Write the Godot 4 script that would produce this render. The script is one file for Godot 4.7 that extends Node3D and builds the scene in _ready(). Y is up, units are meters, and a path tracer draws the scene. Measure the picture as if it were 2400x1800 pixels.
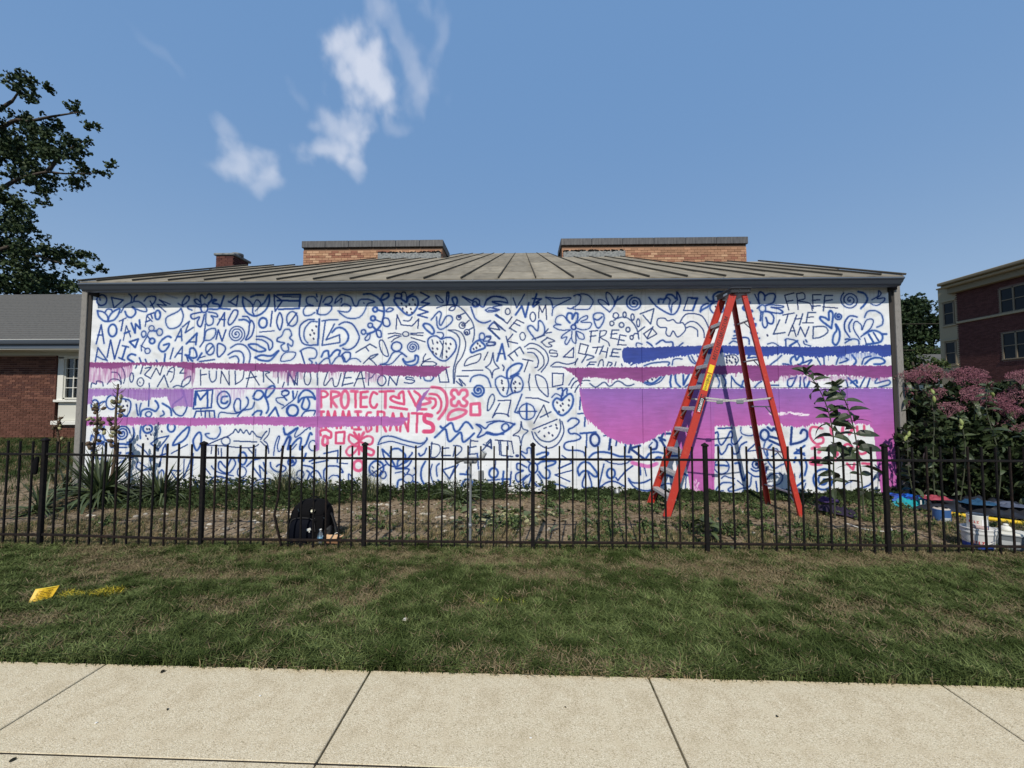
extends Node3D

var rng := RandomNumberGenerator.new()
var M := {}
var used := {}
const WALL_Z := -7.65
const FENCE_Z := -4.78
const PAINT := """
b
E 28 29 14 14
L 22 24 24 29
L 54 22 86 29 62 50 54 22
S 100 13 108 21 107 34
S 123 17 116 23 115 31
S 81 62 92 44 113 34 129 34 146 47 150 59 135 58 112 49
S 92 59 98 71 109 75 120 66 119 54 111 47
S 142 32 152 21 168 20 173 26 168 38 160 44
L 158 32 170 53
L 201 61 177 41 202 44 182 29 212 41
f
L 198 15 230 25
b
S 262 22 254 20 244 37 247 43 260 32 262 22
L 233 39 247 47
S 241 52 232 61 206 74 202 87 209 102 223 105 241 95 248 72 242 53
E 303 52 9 11
S 295 46 291 22 296 17 305 26 312 15 320 17 322 27 311 46
S 313 39 326 30 334 31 324 38 341 43 340 54 316 54
S 314 62 335 66 338 75 322 72 328 80 326 93 315 97 308 88 308 64
S 298 62 272 67 268 73 275 80 291 75 286 88 289 98 297 98 304 69
S 294 51 279 46 260 47 261 53 271 57
S 291 43 281 39 276 31 282 28 291 35
L 354 20 344 53 371 55
L 368 37 391 19 388 46 366 34
S 404 23 405 41 415 62 436 73 457 65 472 44 473 18 462 36 451 47
S 404 23 422 35 431 47 431 62 436 73
S 433 44 440 31 448 35 451 44 438 60
S 425 23 440 18 458 18
L 339 96 357 64 357 99
L 344 81 359 82
C 391 59 380 59 368 83 370 96 381 88 391 70
S 396 83 413 83 424 91
S 405 74 418 75 426 86
C 429 85 436 99 430 125 415 135 422 117 424 94
P 390 120 23 3
E 459 91 11 13
L 482 61 479 100
C 502 65 510 84 504 110 495 89
E 535 81 14 19
L 524 98 547 66
L 451 115 489 112
C 499 131 509 125 516 110 529 109 535 123 530 131 539 139 536 152 525 146 528 162 515 164 508 151 517 144 504 141 497 138
S 443 126 462 127 483 138 486 151 478 162 473 146 459 136 443 134
C 423 148 441 146 457 154 468 162 452 166 434 159
S 441 181 458 175 482 177 497 167 502 164
S 441 181 456 188 479 189 492 177 502 164
C 508 189 515 172 531 167 547 170 539 185 524 190
S 18 57 22 71 35 83 48 85 64 81 74 68 77 52 60 60 50 73 48 84
S 18 57 33 60 45 71 48 84
S 39 61 44 53 55 54 58 60
L 19 144 30 94 40 143
L 22 121 36 121
E 61 109 11 16
L 78 85 96 76
L 88 80 84 110
L 91 135 97 97 110 126
L 93 117 107 111
L 110 90 122 116 122 92 135 105 132 82
L 148 99 151 71 166 86
L 149 87 159 83
L 153 69 170 63
L 161 66 166 78
E 180 69 7 12
L 19 190 24 154 51 189
S 23 177 37 184 48 186
L 50 179 57 134 70 184 83 134
L 89 149 106 153
L 99 151 90 184
L 81 180 97 187
S 126 174 115 171 106 176 106 184 116 189 123 195
L 136 181 141 192
L 152 185 155 192
L 181 187 184 192
L 204 171 203 192
L 108 139 131 132 124 154 108 139
S 141 163 141 150 152 129 159 113 168 111
E 145 119 6 8
E 165 104 7 7
E 187 114 8 9
E 168 137 7 7
E 157 163 7 7
L 139 149 153 158
L 172 111 179 111
L 156 125 164 134
S 218 128 208 125 192 137 186 153 195 165 206 161 214 145 199 148
L 229 137 244 105 247 137
L 234 126 245 126
L 247 101 265 86 255 116 276 102
L 259 145 286 117 284 147
L 264 140 285 140
L 307 94 305 138 295 153
S 307 132 311 111 333 105 334 122 322 135 308 136
L 337 133 342 109 353 138 362 109
L 225 156 218 184
L 230 180 249 152 249 190
L 236 170 248 170
S 257 174 268 174 270 158 281 158 288 177 279 182 266 179 277 190
L 260 174 266 190
L 290 187 301 169
L 293 182 310 177
E 322 159 11 15
L 313 169 329 151
C 342 146 360 151 361 164 344 179
L 296 191 335 186
S 376 156 394 146 415 151 428 172 426 195
S 370 174 387 164 405 167 412 182 411 195
S 374 182 390 177 398 185 398 194
n
S 67 200 89 205 100 228 97 247
S 64 218 81 221 90 239 90 250
E 118 232 5 12
L 131 200 127 208
L 147 200 141 222
L 153 208 169 205 152 225 169 235
L 170 231 182 208 193 226 199 203
S 211 226 219 210 230 208 228 234 221 244
L 214 216 225 218
L 240 205 256 205 245 221 261 221
E 142 244 9 11
D 140 244
L 187 256 204 226 216 257
L 165 247 166 257
S 229 257 239 253 253 256
S 250 256 255 239 273 229 271 244 255 257
L 301 252 299 213
L 299 226 315 224
S 322 216 324 234 331 244 340 237 341 216
L 353 247 354 216 376 252 374 216
L 390 216 392 250
S 392 250 410 237 413 216
L 421 257 430 216 454 252
L 420 235 446 230
L 465 244 464 216
S 464 216 480 219 470 226 493 250
L 503 247 502 216
L 519 245 515 257
L 529 252 530 216 546 252 551 216
S 11 257 13 246 24 249 26 241 40 244 43 254
S 54 249 66 236 85 239 91 249
b
L 494 18 555 18 553 54 499 56
L 495 33 552 34
L 509 23 554 24
L 486 18 490 61 508 34 486 18
S 600 36 591 24 575 24 571 32 575 42 589 47 573 47 564 60 568 72 581 72 594 65
L 612 21 600 68
L 597 17 599 24
S 615 38 622 27 635 23 639 32 633 41 620 44 636 48 637 58 626 69 613 71 602 68 599 58
S 646 41 649 30 661 19 674 21 688 27 696 46 704 48 711 33 730 31 749 38 732 43 725 59 715 74 699 81 678 79 665 71 658 65
S 646 41 654 35 664 28 662 40
S 663 48 671 43 686 49 687 57 678 64 654 61
D 721 40
S 720 18 737 17 753 24 765 34
C 765 33 771 20 784 16 785 25 774 32
S 765 34 774 54 773 77 765 101 749 115 731 121
E 751 58 6 6
L 757 59 772 63
E 746 81 6 6
L 751 84 766 90
E 739 99 6 6
L 745 102 754 110
E 722 116 6 6
C 780 63 787 54 798 57 791 63
C 772 82 785 82 790 96 784 102 774 98
C 756 112 766 114 768 128 760 129 756 121
C 739 121 737 134 729 138 726 133 731 126
C 831 39 815 29 802 31 801 38 813 54 834 72 847 70 861 49 860 31 849 24 837 28
S 814 29 802 27 805 17 818 19 818 28
S 818 31 820 15 828 14 832 26 831 39
S 832 29 839 23 849 18
d
D 819 42 839 44 848 32 854 45 822 55 843 56 833 65 846 66 831 50
b
L 868 14 891 26 870 40 891 43 864 57 888 65 861 73 886 80
C 907 23 916 26 927 39 917 39
C 936 18 941 16 940 34 936 47
C 950 31 960 28 963 39 958 50
n
S 910 55 924 50 945 47 968 52 989 73 1004 97 1007 122 1003 143
C 942 60 948 52 958 52 953 61
E 967 80 6 6
L 971 73 984 68
E 976 100 8 8
L 984 96 994 87
E 988 118 7 7
L 993 112 1003 106
E 968 78 2 2
E 978 99 3 3
E 987 120 3 3
L 806 109 808 72 819 98 847 101 864 83 862 107
S 825 87 839 88 847 78
E 831 122 8 6
L 786 121 804 119 819 122
L 786 132 804 125 819 127
L 794 142 804 133 814 129
L 844 120 876 119
L 844 123 875 126
L 845 131 881 142
b
S 896 86 914 65 922 70 917 91 922 99 935 77 948 77 950 89 935 104 920 110 912 101 910 78
C 922 135 910 127 894 130 888 140 892 158 907 179 926 191 941 186 959 163 959 143 948 132 935 131
S 912 118 925 119 928 127 922 134
C 876 100 881 95 894 99 904 114 899 122 884 111
n
S 919 140 927 155 920 181
L 928 140 925 184
L 899 137 902 148
d
D 912 143 900 158 912 159 901 167 909 172 934 146 946 147 936 166 942 158 936 180
b
E 808 154 13 12
P 849 156 16 2.5
n
S 940 112 961 113 976 122 985 148 977 179 961 204 957 248
S 940 112 961 122 970 140 966 168 955 209 955 248
b
S 1020 138 1010 143 998 158 1000 170 1012 166 1035 156 1020 138
C 1021 135 1022 122 1031 122 1033 135
C 1030 140 1038 129 1049 129 1043 140
C 1038 148 1048 143 1060 148 1048 152
d
D 1015 146 1005 160 1012 157 1021 152
n
C 982 203 990 186 1007 178 1024 174 1018 192 1000 199
L 1032 189 1042 169
S 1036 207 1048 197 1055 171
S 1055 171 1058 194 1070 210
S 1070 210 1056 217 1053 234
S 1053 234 1048 217 1036 207
b
L 976 26 996 41
L 976 26 1002 37
S 1002 37 1009 31 1020 37 1017 50 1007 51 1002 44
E 1008 46 6 7
S 1017 46 1030 53 1040 33 1058 26 1082 30
S 1035 61 1048 55 1066 63 1043 66 1035 61
S 998 53 1004 71 1012 86 1030 94 1048 89
L 1061 74 1082 87
L 1043 108 1071 135
S 1043 108 1056 94 1079 110
S 558 165 573 157 594 158 602 170 597 183 582 185 590 193 587 201
L 560 165 572 201
S 593 83 576 84 558 97 555 120 562 141 575 149 602 149
S 601 89 584 89 569 107 568 131 578 144
L 606 82 604 149
d
D 598 100 588 110 583 122 593 118 592 132
b
S 613 87 634 84 655 84
L 622 88 615 150 661 143 660 123 625 136 646 95
S 640 117 653 105 671 108 683 126 677 144 662 152
S 658 97 673 90 692 95 705 113 711 131 701 152 683 162 669 158
S 614 180 620 167 631 165 634 180 646 167 654 162 662 165 659 175
S 600 194 605 201 623 185 634 185 639 201 652 183 665 178 673 193
S 667 175 677 168 688 170 688 183 678 193 673 183 667 175
S 688 186 704 184 716 193
n
L 703 169 739 147 756 157
L 729 156 736 165
L 723 197 742 178
S 742 178 760 173 745 184 736 184
S 736 184 750 194 757 203
C 764 139 773 139 784 163 786 179 773 173 765 155
b
S 766 200 784 194 799 170 817 168 834 180
S 767 199 787 200 800 194 820 173 834 180
C 825 186 833 194 854 189 856 177 864 181 861 196 846 203 831 198
n
S 883 173 877 184 878 194
L 895 185 875 193
C 872 202 879 194 900 193 911 199 900 204 879 204
L 977 216 1029 215
L 529 252 528 221 553 252 554 219
E 579 234 9 18
L 605 252 604 214
S 632 216 622 247 627 252 643 234 648 254 658 252 666 222
L 669 255 678 216 694 217
L 674 234 692 233
L 671 252 697 247
L 700 255 717 214 727 258
L 705 237 728 235
L 737 253 738 219
S 738 219 753 219 746 232 738 235
E 771 241 11 13
L 788 253 791 230 809 253 814 230
S 852 235 836 232 834 237 855 241 847 248 829 246
L 869 230 871 236
b
S 877 227 882 240 895 242 903 235 903 227
n
L 920 245 916 225 926 214 936 213 943 245 920 245
L 963 230 992 230
S 962 243 977 255 969 237 985 253
b
S 997 244 1003 232 1023 227 1041 235 1050 258
P 1018 266 17 2.2
b
S 513 269 524 265 532 271 527 278 519 281 527 291
S 554 268 548 286 530 301 515 312
L 542 268 544 286
S 557 296 558 281 573 265 591 271 601 288 592 283 579 283 566 286 557 296
S 572 286 566 306 572 314 582 313 586 299 581 286
E 542 318 15 15
S 566 332 575 320 593 317 602 318
L 602 318 598 329
r
L 616 309 614 273
S 613 268 625 268 633 276 625 283 615 283
L 642 309 641 271
S 641 268 659 271 662 278 644 288 657 309
E 677 289 10 22
L 692 268 710 269
L 704 271 705 309
L 717 271 736 269
L 718 271 718 308
L 717 285 734 283
L 718 308 734 308
S 760 275 749 271 742 289 745 306 755 310 760 301
L 765 269 803 268
L 781 269 781 311
S 829 301 828 281 825 269 815 277 816 286 801 281 794 287 804 295 829 301
L 793 308 837 314
S 840 268 850 286 865 311 886 314
S 855 268 870 281 863 299
S 858 304 880 301 896 296 885 286 873 283
S 898 258 921 261 936 278 937 309 917 339
S 893 275 913 278 924 296 921 316 914 324
S 893 286 908 289 909 304 901 311
C 952 266 962 266 968 276 975 266 987 266 990 278 980 287 990 296 985 306 975 304 968 294 962 305 951 303 949 291 957 285 949 276
C 942 340 947 322 967 314 988 319 973 332
L 999 301 1021 299 1022 328 999 328 999 301
L 611 320 624 320
L 617 322 618 362
L 630 362 634 319 645 352 652 319 658 362
L 668 362 673 319 681 352 688 319 697 362
L 704 320 719 320
L 711 322 714 365
L 702 365 720 365
S 745 322 735 324 732 347 735 370 746 365 745 355
L 761 370 762 320
S 762 320 778 322 776 337 762 342
L 771 342 784 370
L 794 367 801 324 812 367
L 820 370 822 324 840 370 841 324
L 849 324 876 325
L 863 325 862 372
R
S 899 330 883 329 883 344 901 352 902 368 880 370
r
S 617 380 615 370 630 366 643 373 643 385 634 385
C 625 383 622 400 628 405 635 400 633 385
L 656 373 678 371 677 400 656 400 656 373
L 715 377 716 428
L 702 372 714 390
L 728 372 718 389
C 715 393 692 378 690 393 703 403
C 718 395 736 382 751 388 744 403
C 713 408 693 408 683 421 693 431 708 418
C 721 410 741 413 754 420 747 430 726 420
E 715 456 12 13
b
S 521 360 523 375 529 378 557 360 550 378 555 384 586 360 589 365
S 518 418 532 385 540 388 533 416 558 389 567 390 564 416 579 403 589 375 594 378
E 597 406 10 13
S 764 403 774 385 797 382 830 392 871 400 887 392 888 386
S 764 403 795 395 826 402 861 410 879 402 887 392
S 922 357 930 361 950 348 958 367 968 368 983 348 993 348 1004 362
S 908 385 917 377 935 364 945 395 973 372 981 396 1008 374
S 1013 352 1023 354 1036 362 1046 352 1066 344 1082 344
S 1013 352 1026 364 1016 384 1034 377 1041 371 1059 376 1082 376
n
L 901 397 898 432
S 899 400 920 405 921 422 910 434 898 434
L 927 409 926 431
L 927 412 944 411
L 928 430 948 430
L 960 408 955 432
S 956 405 973 407 976 417 963 430
L 999 390 996 427
L 999 393 1017 394
L 996 410 1013 407
L 993 427 1016 425
L 1026 420 1051 392 1051 412
L 1031 402 1049 409
L 1061 391 1082 393
L 1070 392 1072 427
b
S 775 415 780 435 791 453 810 458 826 450 849 428 851 423
L 775 415 795 433 803 448 811 463 834 463
S 795 425 800 415 818 414 833 428 834 435
S 814 458 816 443 831 438 844 440 831 450
S 811 463 839 458 851 440
S 868 425 872 431 882 425 887 412
L 626 426 662 418 661 448
L 666 450 687 451
L 574 445 580 426
L 589 446 615 435
L 596 451 637 443
S 574 456 593 459 599 464
S 583 469 590 476 584 494 582 506 597 513 615 509 610 496 594 481 599 471 612 471 622 489
S 557 481 560 471 571 469 576 479 569 491 558 486
S 640 489 648 481 661 481
S 627 469 637 458 663 458 676 471 673 473
S 627 469 629 491 649 511 672 513 676 501 663 481
C 690 478 704 491 715 513 697 516
E 761 463 18 19
L 743 481 785 453
E 778 479 8 9
n
L 750 458 754 462
L 750 468 755 473
L 765 450 769 455
L 772 468 778 473
L 756 473 762 479
b
E 842 488 12 11
S 834 463 844 465 839 475
S 857 461 862 473 854 480
S 809 474 826 471 834 478
S 814 510 817 493 829 490
S 842 500 850 515 860 515
S 855 495 867 498
S 885 445 875 465 877 493 898 517
S 902 452 898 472 905 497 921 517
S 920 450 913 460 915 482
S 917 491 926 500 933 510
L 929 466 961 455 946 488 929 466
L 968 452 946 488
L 973 476 994 477
S 977 504 986 490 1001 492 1006 504
L 994 460 989 472
L 1016 425 1019 463
E 1057 473 11 12
L 1043 491 1072 489
L 1057 490 1057 514
P 544 449 12 1.5
b
E 24 303 10 13
E 69 296 16 18
C 90 296 93 288 103 288 117 294 118 314 111 330 103 330 91 314
d
D 105 292 109 304 99 305 102 317
b
S 34 317 37 299 50 294
S 86 325 97 332 111 332
S 133 301 137 322 140 330
S 146 299 143 312 144 327
S 146 332 150 317 168 313 184 319 192 309 189 299 183 292
E 167 327 8 7
S 202 299 223 312 227 330
S 204 318 208 327 198 332
L 166 265 166 306
S 251 265 256 281 233 299 229 312 240 327 256 330 267 309 262 288 256 265
L 288 268 333 264 331 310 284 313 288 268
L 289 303 290 268 302 290 320 268 321 309
L 287 335 292 319 339 318 341 335
L 304 314 306 330
L 316 319 316 335
L 326 319 328 335
E 363 290 17 22
S 372 281 359 283 357 296 367 299 373 294
S 422 283 427 291 425 304 413 317 397 322 390 306 396 288 406 291 407 314
S 443 297 436 312 410 317
S 350 335 355 322 376 324 400 324 420 312
L 400 332 415 314
S 439 329 449 319 462 319 460 329
S 439 281 448 267 461 268 466 278 453 290 440 286
S 466 276 476 294 480 312 475 324
C 471 278 476 260 492 254 493 265 477 283
E 543 317 14 14
S 528 268 518 267 513 276 521 283 500 286 503 296 519 304
L 481 332 498 309 507 332
P 100 376 20 2.7
S 128 361 131 379 124 396 114 399
S 51 358 49 379 58 394 88 402 125 404
L 72 412 114 412
S 18 394 20 381 31 389 36 379 44 384 42 394 53 399 35 404
S 33 363 28 368 43 366
E 40 421 19 21
d
D 33 417 49 415 49 426 38 435 164 364 170 364 162 381 175 378 167 389 203 370
b
E 166 364 12 11
S 149 358 147 373 148 389
S 188 358 189 373 186 384
E 228 360 10 12
L 176 402 192 389 222 382 196 417 176 402
C 234 406 247 383 273 359 273 376 261 394
C 287 394 301 373 308 383 306 406 296 419
S 355 360 357 373 347 388 329 388 318 378 328 376
n
S 322 406 350 393 376 383 391 373
S 391 373 396 365 404 373 409 365 417 375 425 367 433 378 440 370 451 382 462 386
S 322 406 363 407 403 411 442 411 457 403
E 372 395 12 10
L 393 395 452 397
S 462 391 472 375 477 370
S 462 396 481 413 484 426
S 484 363 482 378 470 393
S 472 396 480 403 484 424
L 336 410 335 427
L 353 414 354 429
L 361 414 362 434
L 431 414 442 426
L 450 415 450 434
b
S 497 431 499 408 506 385 511 385 506 408 512 421 529 393 537 385 535 403 540 418 555 403
S 521 363 524 375 534 378 552 365 557 363
L 201 460 209 414 215 404 220 429
L 202 432 220 427
S 140 404 154 414 173 435 180 468 169 463 148 450
S 113 427 126 425 131 435 121 440
S 84 427 99 425 89 438 110 440 95 453
L 231 427 272 404
L 266 488 288 427 287 485
L 265 488 265 442
C 379 477 358 467 355 454 360 447 376 462 388 439 399 449 394 464
C 197 488 206 470 213 475 213 496 205 503
L 256 471 230 470 249 495
L 225 498 273 505
S 296 496 302 508 308 518
S 330 504 343 487 361 485 387 492 431 495
S 330 504 359 497 395 502 416 507 426 495
S 440 511 457 494 483 489 492 494 489 504 468 502 440 511
L 459 518 489 519
L 321 463 335 480
S 337 458 342 465 358 475 395 483
E 416 473 12 13
E 417 439 10 16
S 428 459 445 444 463 439
L 446 462 465 487 461 457 480 477 471 449
S 489 449 492 462 506 472 524 471 529 461 513 454 505 459
P 544 444 13 1.5
S 58 445 69 455 74 450 85 466
S 143 450 141 463 154 470 170 468
S 517 504 511 489 524 482 545 486 561 502
b
S 1038 37 1053 27 1071 26 1087 32 1092 43
S 1092 43 1071 39 1053 40 1077 49
S 1077 49 1054 54 1071 61 1043 62
L 1106 30 1115 56 1135 21
L 1166 20 1156 51
L 1155 32 1178 33 1164 42 1172 42 1157 54
S 1189 29 1217 32 1253 31 1230 44 1209 56 1205 76
S 1189 29 1202 38 1207 56
S 1260 26 1271 22 1294 23 1309 39 1303 54 1293 61 1258 59 1273 46 1278 28 1271 23
S 1244 57 1253 59 1260 54
S 1350 68 1324 44 1324 36 1336 39 1349 50 1342 31 1344 17 1354 24 1363 42 1359 57 1350 68
L 1362 53 1372 28
L 1363 42 1385 28
P 1413 45 21 2.6
S 1450 31 1460 45 1475 59 1505 75 1520 66 1529 38 1520 17 1521 38
S 1474 45 1475 36 1490 35 1496 25 1508 25 1518 35
S 1485 45 1493 32 1503 38 1500 53 1505 68
S 1505 71 1508 50 1518 40
L 1548 32 1571 33 1558 65 1536 65 1548 32
S 1578 66 1583 54 1598 47
n
L 1063 72 1091 96 1103 79
E 1092 65 6 8
b
L 1112 74 1128 51 1137 80 1146 43
n
E 1156 79 7 12
L 1171 82 1172 51 1180 68 1189 49 1191 86
L 1072 135 1043 107 1072 112 1057 90 1086 115
L 1096 109 1115 86 1133 95
L 1107 94 1123 102
L 1097 107 1114 118
b
S 1163 138 1146 115 1143 105 1153 102 1168 115 1170 92 1176 90 1185 103 1184 123 1168 133
n
L 1154 137 1186 126
L 1184 123 1195 110
L 1189 121 1203 119
L 1088 129 1095 156
L 1105 123 1091 141 1117 147
E 1130 129 7 10
L 1177 144 1194 132
S 1191 132 1211 141 1196 146 1204 154 1191 156 1179 145
S 1216 167 1201 164 1199 172 1216 172 1216 181 1201 179
b
L 1065 192 1078 148 1086 187
L 1068 173 1084 173
n
L 1093 178 1123 156 1133 173
L 1109 166 1117 179
L 1095 178 1106 191
L 1130 187 1156 192
L 1145 189 1134 219
S 1135 156 1151 147 1173 154 1191 172 1194 195 1177 220
S 1142 161 1161 161 1181 179 1183 202 1169 216
S 1143 170 1158 172 1169 187 1168 205 1161 209
b
E 1259 106 6 6
S 1250 95 1242 85 1245 71 1255 72 1256 85 1263 71 1270 73 1268 90 1262 98
S 1269 95 1278 83 1293 77 1293 85 1278 93 1303 95 1300 108 1283 113 1265 108
S 1267 116 1283 124 1285 136 1272 134 1265 118 1265 146 1255 139 1255 116
S 1252 113 1232 126 1229 134 1242 131 1237 144 1242 150 1252 134
S 1250 113 1224 113 1209 105 1214 100 1227 100 1214 95 1217 80 1232 76 1245 90
C 1310 75 1321 70 1334 73 1336 88 1326 106 1318 107 1311 90
S 1311 85 1321 88 1331 80
n
S 1361 89 1376 82 1394 83 1409 96 1419 114 1423 137
E 1366 77 7 7
E 1356 97 5 6
E 1380 101 6 6
E 1388 75 4 7
E 1408 81 4 8
E 1396 113 5 6
E 1422 96 4 10
L 1438 106 1421 119
E 1405 133 4 5
S 1408 129 1414 123 1422 124
L 1427 73 1462 60 1453 99 1434 76
L 1435 124 1456 109 1468 124 1445 137 1435 124
L 1444 134 1459 106
C 1469 99 1472 86 1487 84 1497 91 1510 88 1519 97 1534 97 1540 112 1531 125 1519 132 1509 117 1501 130 1491 124 1492 109 1477 108
S 1527 94 1540 76 1560 73 1582 80 1595 102 1600 120
S 1538 102 1552 93 1569 97 1584 115 1586 134
S 1542 109 1554 106 1569 115 1570 131
L 1301 144 1304 116
L 1300 117 1320 115
L 1301 130 1315 128
L 1323 145 1326 116
S 1326 116 1341 116 1338 126 1327 133 1345 144 1349 154
L 1353 134 1356 114 1373 114
L 1353 124 1368 123
L 1352 134 1369 137
L 1370 152 1376 126 1391 129
L 1373 138 1386 141
L 1369 151 1391 152
L 1307 158 1330 157
L 1320 157 1314 173
L 1324 175 1334 154
L 1340 184 1345 159
L 1328 167 1343 170
L 1353 180 1358 162 1377 163
L 1354 171 1370 172
L 1350 180 1373 182
L 1279 196 1292 176
S 1292 176 1310 182 1292 190
L 1292 205 1300 195 1315 195
L 1297 201 1310 201
S 1320 205 1325 192 1332 190 1333 205
L 1342 205 1346 195
S 1346 195 1355 198 1350 205
L 1365 195 1362 205
L 1379 200 1380 205
L 1276 148 1296 153 1288 176 1271 172 1276 148
L 1233 182 1259 158 1258 183 1233 182
S 1201 205 1216 195 1242 200 1262 195 1269 186
S 1205 207 1226 207 1241 210
S 1268 187 1264 195 1262 202
S 1038 130 1049 133 1044 143 1059 143 1059 151 1038 153
b
C 1088 235 1074 230 1062 238 1062 253 1074 276 1087 282 1105 273 1125 268 1131 250 1125 235 1115 229 1102 235
S 1091 235 1095 253 1090 276
S 1105 235 1100 255 1105 273
S 1090 235 1092 215 1110 200 1128 200 1123 215 1112 225 1100 231 1120 224
d
D 1077 241 1077 247 1081 259 1080 264 1111 244 1107 248 1122 248 1111 259 1110 267
n
S 1079 202 1083 208 1081 216
L 1148 225 1145 245 1148 266
C 1163 228 1181 233 1191 248 1194 281 1181 273 1168 256
L 1205 223 1233 224 1231 252 1205 257 1205 223
S 1246 253 1254 240 1259 235
S 1252 261 1261 246 1282 235
S 1261 271 1269 256 1279 248
S 1276 243 1289 241 1299 242
S 1299 249 1314 258 1334 246 1349 256 1369 243 1392 255 1409 251
b
S 1432 246 1447 253 1472 246 1487 228
S 1437 246 1457 248 1477 233
d
D 1443 242 1454 238 1463 233
b
L 1502 228 1499 246 1501 258
S 1512 226 1514 246 1524 258
L 1532 228 1532 253 1548 223
S 1536 258 1554 248 1586 251
S 1402 203 1407 200 1410 195
S 1435 205 1455 198 1495 195 1495 204
S 1505 203 1508 190 1518 187 1530 188
S 1545 180 1555 196 1574 203
S 1416 155 1418 147 1431 150
S 1443 145 1451 150 1456 155
S 1466 150 1481 140 1491 145 1506 145 1508 154
L 1523 155 1533 147
n
C 1041 316 1044 289 1054 276 1059 289 1049 311
L 1068 292 1100 291 1092 330
S 1072 299 1054 334 1064 324 1090 327 1095 332
b
L 1128 276 1110 321 1122 324
E 1141 320 20 20
L 1140 299 1140 337
L 1117 319 1165 319
n
L 1138 285 1168 286 1196 297
L 1158 349 1183 303 1194 333
L 1174 334 1201 320
b
C 1227 291 1216 286 1207 294 1208 309 1221 326 1233 328 1251 311 1257 289 1251 275 1241 279 1233 286
S 1203 284 1213 275 1226 281 1228 289
S 1226 289 1231 271 1241 261 1241 274
S 1218 263 1229 261 1231 279
d
D 1216 296 1230 299 1225 304 1246 290 1245 303 1231 315 1221 319
b
S 1039 347 1064 343 1100 348
S 1039 374 1064 378 1090 367 1110 350
E 1086 359 9 9
L 1100 348 1110 352
n
S 1126 345 1130 362 1143 368 1132 379 1127 394 1125 412
S 1126 345 1122 367 1106 379 1120 382 1124 397
L 1155 364 1216 339
S 1153 370 1160 389 1180 407 1200 410 1220 397 1233 369 1228 344
S 1160 372 1173 389 1195 395 1215 384 1225 362 1223 339
L 1183 362 1189 359
L 1197 357 1202 355
L 1169 372 1173 368
d
D 1213 352 1215 360 1195 372 1184 380 1204 378
b
S 1243 344 1253 336 1266 338 1271 346 1256 359 1245 364 1248 374 1265 375 1275 384 1265 391 1240 396 1233 406 1240 415 1265 416 1282 421 1285 430
L 1275 284 1273 314
L 1268 325 1282 324
L 1286 334 1285 356
L 1274 374 1313 371
L 1290 373 1289 409
B
E 1310 390 11 15
L 1349 386 1345 414
b
L 1332 380 1338 379
L 1365 391 1362 404
L 1386 401 1384 426
B
L 1400 400 1394 421
L 1422 404 1397 411 1431 436
S 1454 387 1464 396 1461 411 1449 413
L 1497 374 1479 374 1472 391
L 1469 384 1484 391
L 1474 391 1484 408
b
S 1452 396 1444 406 1449 413
S 1434 438 1446 423 1464 420 1478 423
S 1456 441 1463 433 1473 433
S 1295 434 1310 422 1340 421 1372 431 1399 431 1397 441
S 1307 439 1325 436 1352 448 1387 448 1399 433
E 1156 460 11 13
S 1150 449 1127 427 1127 419 1140 424 1141 412 1150 412 1152 432 1155 447
S 1165 427 1180 422 1193 422 1190 429 1172 437
S 1167 451 1180 444 1210 443 1207 451 1187 459 1197 469 1195 484 1182 484 1170 469
S 1167 476 1177 491 1175 504 1165 504 1160 496
S 1152 474 1147 496 1140 509 1132 504 1132 491 1147 476
S 1140 479 1120 494 1112 486 1115 474 1131 467 1117 464 1115 452 1122 449 1140 459
L 1082 469 1078 510
L 1077 488 1097 488
L 1101 470 1098 504
n
L 1039 399 1049 389 1052 412 1039 402
L 1061 391 1102 394 1107 424
L 1074 392 1076 429 1105 432
L 1092 394 1093 414
E 1116 430 3 2
L 1062 442 1061 459
L 1093 432 1091 469
b
L 1224 438 1220 461 1255 446
L 1255 465 1210 477 1247 493
L 1228 429 1255 446
S 1270 478 1267 461 1280 446 1297 449 1314 471 1316 478 1309 481 1292 468 1280 468 1270 478
S 1286 473 1278 498 1282 508 1299 508 1300 495 1292 471
L 1332 450 1319 504
E 1349 473 10 12
L 1361 483 1366 490 1384 468 1403 454
S 1320 508 1339 495 1359 493 1383 505
S 1192 515 1200 501 1220 501 1240 509
S 1392 485 1403 495 1428 495 1445 487
S 1393 490 1408 507 1433 515 1450 512
L 1421 453 1422 476
L 1431 454 1436 478
L 1498 429 1513 429
S 1470 477 1487 477 1500 482
S 1472 502 1487 497 1499 499
L 1534 477 1531 514
L 1527 472 1539 477
v
S 1401 446 1424 452 1443 455 1463 448
b
L 1556 34 1571 34 1559 65
S 1593 31 1601 41 1609 42
S 1578 69 1581 56 1593 48
S 1578 66 1591 59 1611 46
S 1612 41 1611 28 1622 19 1644 18
C 1602 59 1611 45 1631 44 1635 67 1613 73
d
D 1624 33 1616 55 1618 66 1661 40
n
L 1797 65 1788 28 1811 22
L 1793 43 1808 41
L 1820 64 1818 24
S 1818 24 1835 23 1837 37 1820 42 1849 49 1855 67
L 1857 62 1857 27 1878 27
L 1856 41 1874 40
L 1855 56 1875 55
L 1882 68 1887 29 1906 29
L 1887 43 1905 40
L 1881 58 1917 61
L 1782 78 1810 73
L 1795 75 1788 98
L 1816 78 1807 101
L 1831 75 1822 103
L 1811 88 1828 87
L 1839 96 1844 72 1863 72
L 1841 84 1857 83
L 1830 98 1856 98
L 1774 90 1757 126 1786 122
L 1794 130 1805 103 1813 132
L 1799 118 1810 118
L 1817 128 1824 108 1835 133 1845 108
L 1856 108 1854 136
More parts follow.
